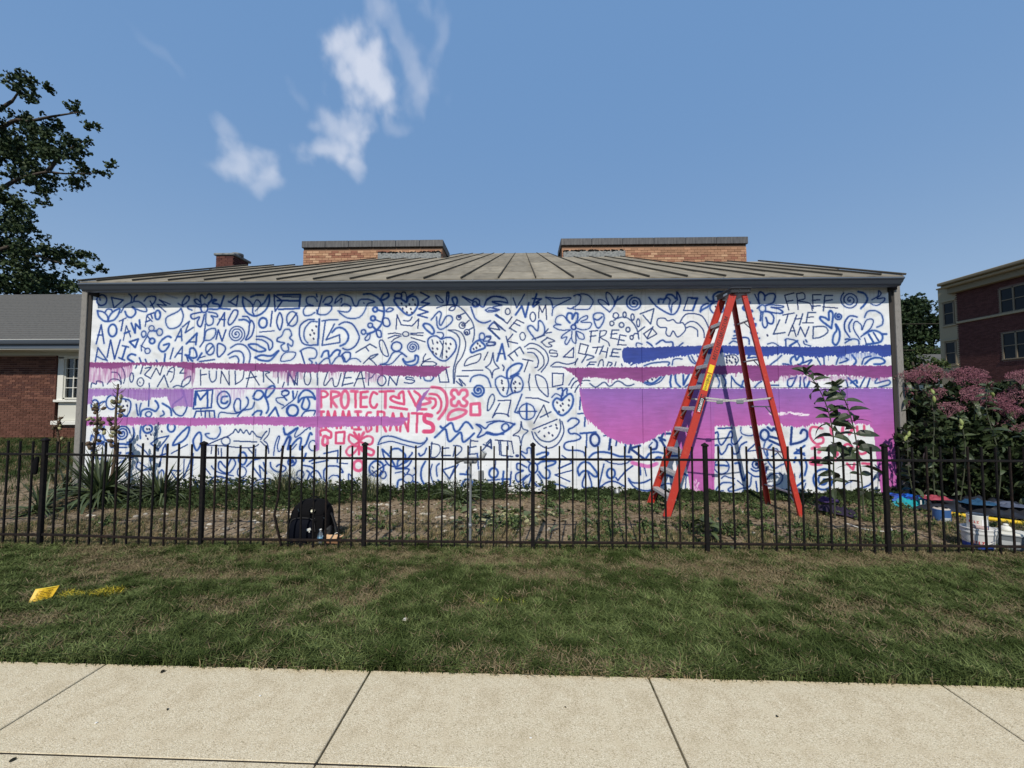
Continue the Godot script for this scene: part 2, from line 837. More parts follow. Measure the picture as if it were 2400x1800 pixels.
S 1856 108 1884 108 1891 121 1873 134 1854 137
b
P 1948 41 23 2.6
S 1969 20 1986 26 1990 43 1974 63
S 2002 41 2017 31 2019 18 2025 26 2015 38 2032 36 2031 44 2014 55 1999 51
S 1900 112 1875 91 1875 83 1887 86 1895 91 1895 73 1900 68 1905 76 1903 96 1900 112
P 1919 82 10 1.8
C 1911 102 1920 121 1917 144 1909 154 1902 146 1905 129 1913 116
S 1964 84 1947 81 1934 96 1933 116 1944 135
S 1952 90 1943 104 1945 121
S 1969 140 1955 116 1956 99 1963 95 1973 104 1975 116 1985 94 1998 89 2003 96 1994 114 1971 134
S 1982 85 1991 70 2011 69 2025 81 2025 102 2011 110
S 1979 127 1999 118 2016 122 2024 132 2017 147 1983 153
L 1990 127 2002 149
L 2002 123 2014 144
L 1980 137 1984 152
L 2024 127 2034 127
S 1932 149 1949 139 1964 142 1966 152
S 1933 140 1939 139 1947 141
S 1714 105 1704 118 1708 141 1722 153
L 1706 130 1718 123
L 1710 139 1723 136
d
D 1742 128
b
S 1742 151 1755 148 1769 155
S 1785 141 1792 138 1812 143 1821 156
L 1787 141 1787 156
L 1796 156 1816 143
S 1831 144 1833 151 1848 156
L 1836 141 1839 146
L 1608 107 1607 89 1637 103
S 1662 102 1672 110 1661 118
S 1661 120 1674 125 1659 130
S 1656 137 1693 135 1697 151
S 1648 150 1658 143 1671 148
S 1814 206 1800 206 1798 189 1808 182 1812 191 1820 181 1827 184 1827 196 1814 206
d
D 1815 202
b
S 1827 199 1849 191 1839 204
S 1778 201 1790 202 1795 206
n
S 1635 181 1660 178 1669 191 1662 203
d
D 1640 183 1647 182 1655 183 1640 190 1647 191 1661 188 1640 196 1652 196 1662 195
b
S 1553 180 1563 196 1582 201
S 1568 180 1578 191 1585 193
L 1700 176 1692 186 1727 182
S 1714 191 1726 194 1731 201
S 1746 204 1766 189 1776 179
S 1908 202 1916 184 1930 179
S 1948 179 1957 194 1951 204
S 1917 199 1937 192 1933 187
S 1971 202 1977 187 1994 182
S 1978 202 1993 189 2013 186 2027 194 2020 201 2000 202
L 1862 186 1871 204
L 1879 184 1879 204
L 1591 228 1589 246
S 1612 226 1621 244 1618 259
S 1629 228 1637 244 1634 256
L 1651 231 1650 259
S 1652 234 1665 251 1680 259
S 1675 259 1680 244 1690 239
S 1707 259 1717 249 1725 244
L 1739 254 1766 254
S 1808 236 1791 239 1788 254 1798 256 1811 231
L 1820 234 1818 259
S 1830 259 1828 241 1833 234
S 1835 259 1839 251 1842 244
S 1930 241 1933 249 1935 259
L 1936 236 1959 259
L 1980 229 1964 259
L 1989 237 1981 259
S 1942 249 1955 242 1957 249
S 2014 229 2001 249 2033 242 2035 252 2010 259
b
S 1725 50 1723 34 1724 23 1730 19 1737 25 1739 30 1738 40
S 1740 29 1749 24 1760 23 1765 29 1763 37 1760 45 1748 51 1741 53
S 1740 54 1754 52 1782 55 1780 59 1754 58
S 1754 58 1771 62 1781 68 1780 73 1766 73 1740 68
S 1739 69 1750 71 1759 82 1758 95 1753 100 1745 97 1742 90 1740 84
S 1742 92 1743 103 1737 110 1732 103 1731 87 1733 72
E 1732 61 8 9
S 1728 71 1727 84 1726 92
S 1725 56 1722 58 1719 61
S 1701 47 1688 53 1684 60 1688 65 1699 67 1706 66
S 1702 45 1692 40 1690 31 1694 20 1698 17
S 1708 68 1698 74 1693 83
L 1714 25 1724 48
S 1710 86 1706 94 1708 99 1715 100
S 1714 103 1706 114 1702 123
b
L 1615 361 1649 360
S 1607 373 1614 371 1615 391 1622 402 1635 386 1645 368 1649 376 1647 396 1657 399 1672 381
S 1606 403 1614 403 1617 418 1622 425 1632 415 1639 401 1647 403 1651 423 1663 420 1669 403 1684 394
S 1671 358 1672 373 1689 379 1701 376 1704 363 1694 358
B
E 1728 377 10 13
S 1736 358 1746 366 1751 361 1760 366 1763 356
L 1741 381 1769 388
L 1739 390 1771 405
L 1795 358 1791 400
S 1791 400 1813 395 1830 385 1831 368 1821 364 1816 373
b
L 1683 418 1706 398
L 1682 418 1710 414
S 1729 394 1725 410 1729 425 1736 437
S 1745 400 1734 413 1734 427
S 1742 413 1756 411 1759 420 1744 430
S 1731 435 1741 452 1750 459 1762 453 1775 447
L 1825 403 1799 422 1823 422
L 1805 412 1824 427
L 1802 432 1798 444
S 1824 434 1828 454 1822 476
S 1809 439 1816 461 1810 481
P 1706 451 16 2
S 1685 440 1683 464 1703 479 1725 474 1731 457
E 1621 455 18 18
L 1605 451 1638 453
S 1654 447 1665 447 1667 467 1674 489 1681 474
S 1620 484 1628 478 1640 482 1652 484
S 1605 514 1620 496 1639 494 1651 499 1637 509 1639 515 1654 513 1668 508 1683 506 1690 499 1693 479
L 1603 516 1624 514
L 1659 489 1673 501
S 1673 513 1670 521 1683 521 1693 513
L 1704 491 1707 523
S 1730 486 1742 474 1762 471 1769 479 1761 496 1734 503
L 1731 512 1768 510
L 1787 513 1822 488
S 1809 513 1819 508 1824 495
P 1868 488 29 2.2
S 1908 517 1920 497 1935 490
S 1954 507 1978 497 1991 478
B
D 1994 510
r
S 1870 361 1843 358 1839 380 1852 398 1869 395 1869 383 1857 383
L 1890 356 1891 378
L 1919 358 1916 375
L 1933 375 1945 358
L 1953 356 1954 375
L 1970 353 1969 378
S 1842 410 1856 405 1863 412 1858 420
E 1929 410 11 11
E 1962 412 12 11
S 1900 415 1904 424 1896 432
S 1862 434 1843 434 1838 447 1864 449
L 1884 434 1899 439
L 1925 446 1939 461 1943 446
L 1961 446 1983 447
"""
const BANDS := """
150 45 125 150 60 135 0.62 2 0.75 | 4 193 120 195 | 7 244 53 247 93 237 116 228 121 205
136 62 122 138 70 130 1 2.2 0 | 4 192 131 193 263 192 277 194 435 196 511 198 616 198 694 201 849 204 946 205 | 5 205 65 210 120 200 237 204 277 213 290 207 422 215 512 217 590 220 668 218 735 219 772 228 911 231 926 220 946 206
140 66 125 150 90 150 0.8 3 0.6 | 256 205 284 205 | 257 240 270 234 279 256 285 234
140 70 130 170 110 160 0.55 3 0.9 | 488 216 553 216 | 488 234 514 232 530 245 554 232
140 70 130 170 110 160 0.5 3 0.9 | 504 217 567 218 | 505 237 539 247 567 237
140 70 130 170 110 160 0.5 3 0.9 | 634 218 660 218 | 635 245 661 237
140 70 130 170 110 160 0.6 3 0.8 | 728 219 774 228 | 728 245 759 242 773 250
44 66 150 46 72 158 1 2.2 0 | 1381 167 1385 158 1443 158 1591 154 1596 153 1678 156 1801 157 1875 159 1924 156 2045 154 | 1381 185 1385 195 1392 198 1427 199 1455 192 1468 188 1505 183 1543 179 1591 173 1595 176 1628 173 1677 177 1736 182 1776 175 1825 181 1872 185 1899 180 1923 184 1938 176 1967 172 1997 173 2011 177 2020 185 2044 182
46 72 158 80 110 190 0.55 3 0.8 | 1918 174 2021 172 | 1918 192 1935 197 1959 187 2021 183
130 62 128 140 72 135 1 2.2 0 | 1233 209 1417 208 1590 205 1595 205 1689 204 1760 204 1898 204 2043 206 | 1233 210 1266 233 1275 256 1282 234 1317 234 1354 239 1397 236 1429 247 1454 236 1492 228 1542 225 1589 224 1634 227 1671 222 1691 226 1698 244 1730 242 1757 246 1764 244 1774 231 1823 228 1872 230 1921 229 1970 233 2006 237 2042 234
140 72 135 165 100 155 0.55 3 0.8 | 1767 229 2033 233 | 1767 242 1823 246 1872 244 1920 248 1970 237 1998 244 2032 247
142 96 172 152 108 180 0.95 2 0.15 | 1 261 281 262 | 3 301 16 300 16 281 63 278 114 283 135 291 167 292 175 284 214 283 226 312 242 305 283 310
160 115 180 175 130 190 0.5 3 0.9 | 379 264 421 264 | 380 288 422 291
160 115 180 175 130 190 0.5 3 0.9 | 340 265 366 265 | 341 288 367 294
150 100 172 150 100 172 0.9 0.8 0.2 | 281 259 557 259 565 260 895 260 | 281 263 557 263 565 263 602 264 844 264 895 263
165 100 175 180 110 182 0.9 1.5 0.2 | 603 260 610 260 | 604 423 614 416
155 100 175 160 105 178 0.95 1.2 0 | 861 305 869 291 878 273 893 262 | 862 320 872 314 875 294 893 266
168 94 166 182 106 176 1 2.2 0 | 3 334 190 335 374 336 426 333 559 333 567 333 606 332 773 332 840 335 | 4 357 112 355 217 353 283 357 375 353 440 353 560 357 568 359 619 360 722 357 822 356 841 337
141 99 178 187 98 174 1 3 0 | 1273 261 1417 261 1593 262 1596 262 2049 261 | 1273 271 1277 294 1281 316 1287 335 1303 349 1323 365 1340 381 1360 391 1385 400 1410 401 1439 395 1459 385 1474 374 1497 367 1514 391 1528 430 1539 475 1545 526 1546 526 1602 526 1607 355 1697 353 1766 352 1795 357 1836 356 1840 351 1856 349 1892 349 1931 349 1965 349 1984 353 1993 368 1995 409 1997 448 2002 497 2006 524 2037 525
"""

# ---------------------------------------------------------------- helpers
func numbered(called: String) -> String:
	if not used.has(called):
		used[called] = 0
		return called
	used[called] += 1
	return "%s_%03d" % [called, used[called]]

func thing(called: String, label: String, category: String, at := Vector3.ZERO, turn := 0.0, group := "") -> Node3D:
	var o := Node3D.new()
	o.name = numbered(called)
	add_child(o)
	o.position = at
	o.rotation.y = turn
	tag(o, label, category, group)
	return o

func tag(o: Node3D, label: String, category: String, group := "") -> void:
	o.set_meta("label", label)
	o.set_meta("category", category)
	if group != "":
		o.set_meta("group", group)

func part(called: String, mesh: Mesh, m: Material, parent: Node3D, xf := Transform3D()) -> MeshInstance3D:
	var o := MeshInstance3D.new()
	o.mesh = mesh
	if m:
		o.material_override = m
	o.transform = xf
	if parent == self:
		o.name = numbered(called)
		add_child(o)
	else:
		o.name = called
		parent.add_child(o, true)
	return o

func structure(called: String, mesh: Mesh, m: Material) -> MeshInstance3D:
	var o := part(called, mesh, m, self)
	o.set_meta("kind", "structure")
	return o

func scatter(called: String, mesh: Mesh, m: Material, xfs: Array, cols: Array, parent: Node3D, stuff := true) -> MultiMeshInstance3D:
	var mm := MultiMesh.new()
	mm.transform_format = MultiMesh.TRANSFORM_3D
	mm.use_colors = cols.size() > 0
	mm.mesh = mesh
	mm.instance_count = xfs.size()
	for i in xfs.size():
		mm.set_instance_transform(i, xfs[i])
		if cols.size() > 0:
			mm.set_instance_color(i, cols[i])
	var o := MultiMeshInstance3D.new()
	o.multimesh = mm
	o.material_override = m
	if stuff:
		o.set_meta("kind", "stuff")
	if parent == self:
		o.name = numbered(called)
		add_child(o)
	else:
		o.name = called
		parent.add_child(o, true)
	return o

func srgb(r: float, g: float, b: float) -> Color:
	return Color(r / 255.0, g / 255.0, b / 255.0)

func lin(r: float, g: float, b: float) -> Color:
	return Color(r, g, b).linear_to_srgb()

func mat(c: Color, rough := 0.8, metal := 0.0) -> StandardMaterial3D:
	var m := StandardMaterial3D.new()
	m.albedo_color = c
	m.roughness = rough
	m.metallic = metal
	if rough >= 0.75 and metal == 0.0:
		m.metallic_specular = 0.18
	return m

func tint_mat(c: Color, rough := 0.85, back := 0.0) -> StandardMaterial3D:
	var m := mat(c, rough)
	m.vertex_color_use_as_albedo = true
	if back > 0.0:
		m.backlight_enabled = true
		m.backlight = Color(back, back, back * 0.6)
	return m

func noise_tex(freq: float, cols: Array, size := 512, kind := FastNoiseLite.TYPE_SIMPLEX_SMOOTH, octaves := 4, sd := 1) -> NoiseTexture2D:
	var n := FastNoiseLite.new()
	n.noise_type = kind
	n.frequency = freq
	n.fractal_octaves = octaves
	n.seed = sd
	var t := NoiseTexture2D.new()
	t.width = size
	t.height = size
	t.seamless = true
	t.noise = n
	var g := Gradient.new()
	var offs := PackedFloat32Array()
	var cs := PackedColorArray()
	for i in cols.size():
		offs.append(float(i) / float(cols.size() - 1))
		cs.append(cols[i])
	g.offsets = offs
	g.colors = cs
	t.color_ramp = g
	return t

func bump_tex(freq: float, strength: float, size := 512, kind := FastNoiseLite.TYPE_SIMPLEX_SMOOTH, sd := 3) -> NoiseTexture2D:
	var n := FastNoiseLite.new()
	n.noise_type = kind
	n.frequency = freq
	n.fractal_octaves = 4
	n.seed = sd
	var t := NoiseTexture2D.new()
	t.width = size
	t.height = size
	t.seamless = true
	t.as_normal_map = true
	t.bump_strength = strength
	t.noise = n
	return t

func tex_mat(t: Texture2D, per_metre: float, rough := 0.85, normal: Texture2D = null, nscale := 0.6) -> StandardMaterial3D:
	var m := StandardMaterial3D.new()
	m.albedo_texture = t
	m.uv1_triplanar = true
	m.uv1_world_triplanar = true
	m.uv1_scale = Vector3.ONE * per_metre
	m.roughness = rough
	if rough >= 0.75:
		m.metallic_specular = 0.18
	if normal:
		m.normal_enabled = true
		m.normal_texture = normal
		m.normal_scale = nscale
	return m

# faces are turned so that they look away from «inside»
func face(st: SurfaceTool, pts: Array, inside: Vector3, uvs := []) -> void:
	var n: Vector3 = (pts[2] - pts[0]).cross(pts[1] - pts[0])
	var mid: Vector3 = (pts[0] + pts[1] + pts[2]) / 3.0
	var flip := n.dot(mid - inside) < 0.0
	n = n.normalized()
	if flip:
		n = -n
	for i in range(1, pts.size() - 1):
		var idx := [0, i + 1, i] if flip else [0, i, i + 1]
		for k in idx:
			st.set_normal(n)
			if uvs.size() > 0:
				st.set_uv(uvs[k])
			st.add_vertex(pts[k])

func new_st() -> SurfaceTool:
	var st := SurfaceTool.new()
	st.begin(Mesh.PRIMITIVE_TRIANGLES)
	return st

# box with chamfered edges
func add_box(st: SurfaceTool, xf: Transform3D, size: Vector3, c := 0.0) -> void:
	var h := size * 0.5
	c = minf(c, minf(h.x, minf(h.y, h.z)) * 0.9)
	var o := xf.origin
	if c <= 0.0:
		for ax in 3:
			for s in [-1.0, 1.0]:
				var p := []
				for q in [[-1, -1], [1, -1], [1, 1], [-1, 1]]:
					var v := Vector3.ZERO
					v[ax] = h[ax] * s
					v[(ax + 1) % 3] = h[(ax + 1) % 3] * q[0]
					v[(ax + 2) % 3] = h[(ax + 2) % 3] * q[1]
					p.append(xf * v)
				face(st, p, o)
		return
	for ax in 3:
		var a1 := (ax + 1) % 3
		var a2 := (ax + 2) % 3
		for s in [-1.0, 1.0]:
			var p := []
			for q in [[-1, -1], [1, -1], [1, 1], [-1, 1]]:
				var v := Vector3.ZERO
				v[ax] = h[ax] * s
				v[a1] = (h[a1] - c) * q[0]
				v[a2] = (h[a2] - c) * q[1]
				p.append(xf * v)
			face(st, p, o)
			for s2 in [-1.0, 1.0]:
				var e := []
				for q in [[0, -1], [0, 1], [1, 1], [1, -1]]:
					var v := Vector3.ZERO
					v[ax] = s * (h[ax] - (c if q[0] == 1 else 0.0))
					v[a1] = s2 * (h[a1] - (0.0 if q[0] == 1 else c))
					v[a2] = (h[a2] - c) * q[1]
					e.append(xf * v)
				face(st, e, o)
	for sx in [-1.0, 1.0]:
		for sy in [-1.0, 1.0]:
			for sz in [-1.0, 1.0]:
				face(st, [xf * Vector3(sx * h.x, sy * (h.y - c), sz * (h.z - c)), xf * Vector3(sx * (h.x - c), sy * h.y, sz * (h.z - c)), xf * Vector3(sx * (h.x - c), sy * (h.y - c), sz * h.z)], o)

func box(size: Vector3, c := 0.0) -> ArrayMesh:
	var st := new_st()
	add_box(st, Transform3D(), size, c)
	return st.commit()

func at(x: float, y: float, z: float) -> Transform3D:
	return Transform3D(Basis(), Vector3(x, y, z))

# a bar of rectangular section from a to b; «side» is the direction of its width
func bar_xf(a: Vector3, b: Vector3, side: Vector3) -> Transform3D:
	var y := (b - a).normalized()
	var x := (side - y * side.dot(y)).normalized()
	var z := x.cross(y)
	return Transform3D(Basis(x, y, z), (a + b) * 0.5)

func add_bar(st: SurfaceTool, a: Vector3, b: Vector3, w: float, d: float, side := Vector3.RIGHT, c := 0.0) -> void:
	add_box(st, bar_xf(a, b, side), Vector3(w, a.distance_to(b), d), c)

# rings of equal length joined by smooth quads, ends closed
func loft(st: SurfaceTool, rings: Array, caps := true) -> void:
	var n: int = rings[0].size()
	var cen := []
	for r in rings:
		var s := Vector3.ZERO
		for v in r:
			s += v
		cen.append(s / n)
	var nor := []
	for i in rings.size():
		var a: int = maxi(i - 1, 0)
		var b: int = mini(i + 1, rings.size() - 1)
		var row := []
		for k in n:
			var du: Vector3 = rings[b][k] - rings[a][k]
			var dv: Vector3 = rings[i][(k + 1) % n] - rings[i][(k + n - 1) % n]
			var q := du.cross(dv)
			if q.length() < 1e-12:
				q = rings[i][k] - cen[i]
			q = q.normalized()
			if q.dot(rings[i][k] - cen[i]) < -1e-7:
				q = -q
			row.append(q)
		nor.append(row)
	for i in rings.size() - 1:
		for k in n:
			var k2 := (k + 1) % n
			var p := [rings[i][k], rings[i][k2], rings[i + 1][k2], rings[i + 1][k]]
			var m := [nor[i][k], nor[i][k2], nor[i + 1][k2], nor[i + 1][k]]
			var g: Vector3 = (p[2] - p[0]).cross(p[1] - p[3])
			var turn: bool = (p[2] - p[0]).cross(p[1] - p[0]).dot(m[0] + m[1] + m[2] + m[3]) < 0.0
			if (p[2] - p[0]).cross(p[1] - p[0]).length() < 1e-14:
				turn = (p[3] - p[0]).cross(p[2] - p[0]).dot(m[0] + m[2] + m[3]) < 0.0
			for t in ([[0, 2, 1], [0, 3, 2]] if turn else [[0, 1, 2], [0, 2, 3]]):
				for j in t:
					st.set_normal(m[j])
					st.set_uv(Vector2(float(k + (1 if j == 1 or j == 2 else 0)) / n, float(i + (1 if j > 1 else 0)) / (rings.size() - 1)))
					st.add_vertex(p[j])
	if caps:
		for e in [0, rings.size() - 1]:
			var inside: Vector3 = cen[1] if e == 0 else cen[rings.size() - 2]
			for k in n:
				face(st, [cen[e], rings[e][k], rings[e][(k + 1) % n]], inside)

func tube(st: SurfaceTool, pts: Array, rad: Array, sides := 6, caps := true) -> void:
	var rings := []
	var up := Vector3.UP
	for i in pts.size():
		var d: Vector3 = (pts[mini(i + 1, pts.size() - 1)] - pts[maxi(i - 1, 0)]).normalized()
		if absf(d.dot(up)) > 0.97:
			up = Vector3.RIGHT if absf(d.x) < 0.9 else Vector3.FORWARD
		var a := d.cross(up).normalized()
		var b := a.cross(d).normalized()
		up = b
		var r: float = rad[i] if rad.size() > 1 else rad[0]
		var ring := []
		for k in sides:
			var t := TAU * k / sides
			ring.append(pts[i] + (a * cos(t) + b * sin(t)) * r)
		rings.append(ring)
	loft(st, rings, caps)

func tube_mesh(pts: Array, rad: Array, sides := 6) -> ArrayMesh:
	var st := new_st()
	tube(st, pts, rad, sides)
	return st.commit()

# body of revolution: profile of [radius, y]
func lathe(prof: Array, sides := 20, sx := 1.0, sz := 1.0) -> ArrayMesh:
	var st := new_st()
	var rings := []
	for p in prof:
		var ring := []
		for k in sides:
			var t := TAU * k / sides
			ring.append(Vector3(cos(t) * p[0] * sx, p[1], sin(t) * p[0] * sz))
		rings.append(ring)
	loft(st, rings, true)
	return st.commit()

# stack of rounded rectangles: [y, cx, cz, half width, half depth, roundness exponent]
func stack(prof: Array, sides := 28) -> ArrayMesh:
	var st := new_st()
	var rings := []
	for p in prof:
		var ring := []
		for k in sides:
			var t := TAU * (k + 0.5) / sides
			var e: float = 2.0 / p[5]
			ring.append(Vector3(p[1] + signf(cos(t)) * pow(absf(cos(t)), e) * p[3], p[0], p[2] + signf(sin(t)) * pow(absf(sin(t)), e) * p[4]))
		rings.append(ring)
	loft(st, rings, true)
	return st.commit()

func spline(pts: Array, steps := 6) -> Array:
	var out := []
	for i in pts.size() - 1:
		var p0: Vector3 = pts[maxi(i - 1, 0)]
		var p1: Vector3 = pts[i]
		var p2: Vector3 = pts[i + 1]
		var p3: Vector3 = pts[mini(i + 2, pts.size() - 1)]
		for s in steps:
			out.append(p1.cubic_interpolate(p2, p0, p3, float(s) / steps))
	out.append(pts[pts.size() - 1])
	return out

func lettering(text: String, size: float, m: Material, parent: Node3D, xf: Transform3D, font_name := "Droid Sans", bold := false, depth := 0.002) -> MeshInstance3D:
	var t := TextMesh.new()
	var f := SystemFont.new()
	f.font_names = PackedStringArray([font_name])
	if bold:
		f.font_weight = 700
	t.font = f
	t.text = text
	t.font_size = 48
	t.pixel_size = size / 48.0
	t.depth = depth
	return part("lettering", t, m, parent, xf)

# leaf in the xy plane growing along +y, folded along the midrib and bent
func leaf(length: float, width: float, fold := 0.25, bend := 0.3, seg := 5, tip := 0.55) -> ArrayMesh:
	var st := new_st()
	var rows := []
	for i in seg + 1:
		var t := float(i) / seg
		var w := width * 0.5 * pow(sin(PI * pow(t, tip + 0.2)), 0.75) if i > 0 and i < seg else (0.003 if i == 0 else 0.0)
		var y := length * t * cos(bend * t)
		var z := -length * t * sin(bend * t)
		rows.append([Vector3(-w, y, z + w * fold), Vector3(0, y, z), Vector3(w, y, z + w * fold)])
	for i in seg:
		for k in 2:
			face(st, [rows[i][k], rows[i][k + 1], rows[i + 1][k + 1], rows[i + 1][k]], Vector3(0, length * 0.5, -50.0))
	st.index()
	return st.commit()

func rand_basis(tilt := PI) -> Basis:
	return Basis(Vector3.UP, rng.randf() * TAU) * Basis(Vector3.RIGHT, rng.randf_range(-tilt, tilt)) * Basis(Vector3.BACK, rng.randf_range(-tilt, tilt))

func ground_y(x: float, z: float) -> float:
	if z > FENCE_Z:
		return 0.0
	var left := smoothstep(6.6, 9.2, -x) * smoothstep(5.2, 12.8, -z) * 0.5
	var bump: float = M.lump.get_noise_2d(x * 2.0, z * 2.0) * 0.03 + M.lump.get_noise_2d(x * 9.0, z * 9.0) * 0.012
	return left + bump * smoothstep(4.8, 5.4, -z) + 0.03 * smoothstep(5.0, 6.2, -z)

# ---------------------------------------------------------------- the mural's paint
func stamp(r: float, c: Color, soft: float) -> Image:
	var n := int(ceil(r + soft)) * 2 + 1
	var im := Image.create_empty(n, n, false, Image.FORMAT_RGBA8)
	var h := n / 2
	for y in n:
		for x in n:
			var d := Vector2(x - h, y - h).length()
			var a := clampf((r + soft - d) / maxf(soft, 0.01), 0.0, 1.0)
			im.set_pixel(x, y, Color(c.r, c.g, c.b, c.a * a))
	return im

func put_path(im: Image, pts: PackedVector2Array, pen: Dictionary) -> void:
	var cores: Array = pen.core if pen.core is Array else [pen.core]
	var core: Image = cores[rng.randi() % cores.size()]
	var hc := core.get_width() / 2
	var rc := Rect2i(0, 0, core.get_width(), core.get_height())
	if pen.has("halo"):
		var halo: Image = pen.halo
		var hh := halo.get_width() / 2
		var walked := 99.0
		for i in pts.size():
			if i > 0:
				walked += pts[i].distance_to(pts[i - 1])
			if walked > 4.0:
				walked = 0.0
				im.blend_rect(halo, Rect2i(0, 0, halo.get_width(), halo.get_height()), Vector2i(roundi(pts[i].x) - hh, roundi(pts[i].y) - hh))
	for i in pts.size():
		im.blend_rect(core, rc, Vector2i(roundi(pts[i].x) - hc, roundi(pts[i].y) - hc))
		if i > 0:
			var d := pts[i].distance_to(pts[i - 1])
			var n := int(d / 1.2)
			for k in range(1, n):
				var p := pts[i - 1].lerp(pts[i], float(k) / n)
				im.blend_rect(core, rc, Vector2i(roundi(p.x) - hc, roundi(p.y) - hc))

func smooth_path(p: PackedVector2Array, closed: bool) -> PackedVector2Array:
	var out := PackedVector2Array()
	var n := p.size()
	for i in (n if closed else n - 1):
		var p0 := p[(i + n - 1) % n] if closed else p[maxi(i - 1, 0)]
		var p1 := p[i]
		var p2 := p[(i + 1) % n]
		var p3 := p[(i + 2) % n] if closed else p[mini(i + 2, n - 1)]
		for s in 8:
			out.append(p1.cubic_interpolate(p2, p0, p3, s / 8.0))
	out.append(p[0] if closed else p[n - 1])
	return out

func edge_at(e: PackedFloat64Array, x: float) -> float:
	for i in range(0, e.size() - 2, 2):
		if x <= e[i + 2]:
			return lerpf(e[i + 1], e[i + 3], clampf((x - e[i]) / maxf(e[i + 2] - e[i], 0.01), 0.0, 1.0))
	return e[e.size() - 1]

func numbers(s: String) -> PackedFloat64Array:
	return s.strip_edges().split_floats(" ")

func mural_image() -> Image:
	var w := 2048
	var h := 524
	var im := Image.create_empty(w, h, false, Image.FORMAT_RGBA8)
	var n1 := FastNoiseLite.new()
	n1.frequency = 0.012
	n1.fractal_octaves = 4
	n1.seed = 5
	var n2 := FastNoiseLite.new()
	n2.frequency = 0.22
	n2.seed = 8
	for y in h:
		for x in w:
			var v := 0.9 + n1.get_noise_2d(x, y * 1.6) * 0.05 + n2.get_noise_2d(x, y * 0.5) * 0.018
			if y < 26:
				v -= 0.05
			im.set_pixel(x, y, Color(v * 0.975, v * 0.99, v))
	# roller streaks and scuffs on the white ground coat
	for k in 240:
		var g := rng.randf_range(0.66, 0.8)
		var s := stamp(rng.randf_range(1.0, 5.0), Color(g, g, g * 0.98, rng.randf_range(0.02, 0.05)), 5.0)
		var p := Vector2(rng.randf() * w, rng.randf() * h)
		var q := p + Vector2(rng.randf_range(-40, 40), rng.randf_range(-14, 30))
		put_path(im, PackedVector2Array([p, q]), {"core": s})
	# dirt splashed up from the bed, runs below the eave, joints bridged by old paint
	for k in 420:
		var p := Vector2(rng.randf() * w, h - 4.0 - pow(rng.randf(), 2.5) * 60.0)
		im.blend_rect(stamp(rng.randf_range(0.5, 2.0), Color(0.5, 0.46, 0.4, rng.randf_range(0.03, 0.12)), 3.0), Rect2i(0, 0, 13, 13), Vector2i(p))
	for k in 60:
		var p := Vector2(rng.randf() * w, rng.randf_range(0, 12))
		put_path(im, PackedVector2Array([p, p + Vector2(0, rng.randf_range(10, 90))]), {"core": stamp(rng.randf_range(0.5, 1.6), Color(0.62, 0.62, 0.6, 0.05), 1.5)})
	var pens := {
		"b": {"core": [stamp(1.35, Color(0.075, 0.235, 0.53, 0.82), 1.1), stamp(1.05, Color(0.06, 0.2, 0.48, 0.75), 1.0), stamp(1.65, Color(0.09, 0.27, 0.58, 0.62), 1.6), stamp(1.3, Color(0.08, 0.235, 0.52, 0.6), 1.2)], "halo": stamp(1.0, Color(0.28, 0.42, 0.76, 0.11), 6.0)},
		"B": {"core": stamp(2.1, Color(0.075, 0.215, 0.48, 0.8), 1.3), "halo": stamp(2.0, Color(0.30, 0.45, 0.78, 0.13), 7.0)},
		"n": {"core": [stamp(1.05, Color(0.06, 0.17, 0.42, 0.82), 1.0), stamp(0.95, Color(0.055, 0.14, 0.35, 0.8), 0.9), stamp(1.2, Color(0.07, 0.18, 0.40, 0.6), 1.1)], "halo": stamp(0.8, Color(0.28, 0.42, 0.72, 0.05), 5.0)},
		"d": {"core": stamp(1.7, Color(0.07, 0.11, 0.30, 0.9), 0.9)},
		"f": {"core": stamp(1.0, Color(0.25, 0.38, 0.65, 0.12), 2.4)},
		"r": {"core": [stamp(2.7, Color(0.82, 0.30, 0.47, 0.62), 1.3), stamp(2.4, Color(0.80, 0.27, 0.44, 0.45), 1.5), stamp(3.1, Color(0.83, 0.33, 0.50, 0.4), 1.6)]},
		"R": {"core": stamp(4.6, Color(0.82, 0.29, 0.47, 0.62), 1.3)},
		"v": {"core": stamp(3.6, Color(0.80, 0.43, 0.70, 0.5), 2.0)},
	}
	var pen: Dictionary = pens.b
	for line in PAINT.split("\n", false):
		var l := line.strip_edges()
		if l.length() < 2:
			if l != "":
				pen = pens[l]
			continue
		var v := numbers(l.substr(2))
		var pts := PackedVector2Array()
		match l[0]:
			"L", "S", "C", "D":
				for i in range(0, v.size() - 1, 2):
					pts.append(Vector2(v[i], v[i + 1]))
				if l[0] == "D":
					for p in pts:
						put_path(im, PackedVector2Array([p, p + Vector2(0.5, 1.6)]), pen)
					continue
				if l[0] == "S" and pts.size() > 2:
					pts = smooth_path(pts, false)
				elif l[0] == "C":
					pts = smooth_path(pts, true)
			"E":
				var ph := rng.randf() * TAU
				for k in 29:
					var t := ph + TAU * k / 27.0
					pts.append(Vector2(v[0] + cos(t) * v[2] * (1.0 + 0.04 * sin(t * 2.0 + ph)), v[1] + sin(t) * v[3]))
			"P":
				var n := int(v[3] * 24)
				var ph := rng.randf() * TAU
				for k in n + 1:
					var f := float(k) / n
					var t := ph + f * TAU * v[3]
					pts.append(Vector2(v[0], v[1]) + Vector2(cos(t), sin(t)) * v[2] * pow(f, 0.85))
		put_path(im, pts, pen)
	# rolled and brushed bands of colour over the drawing
	var n3 := FastNoiseLite.new()
	n3.frequency = 0.09
	n3.fractal_octaves = 3
	n3.seed = 21
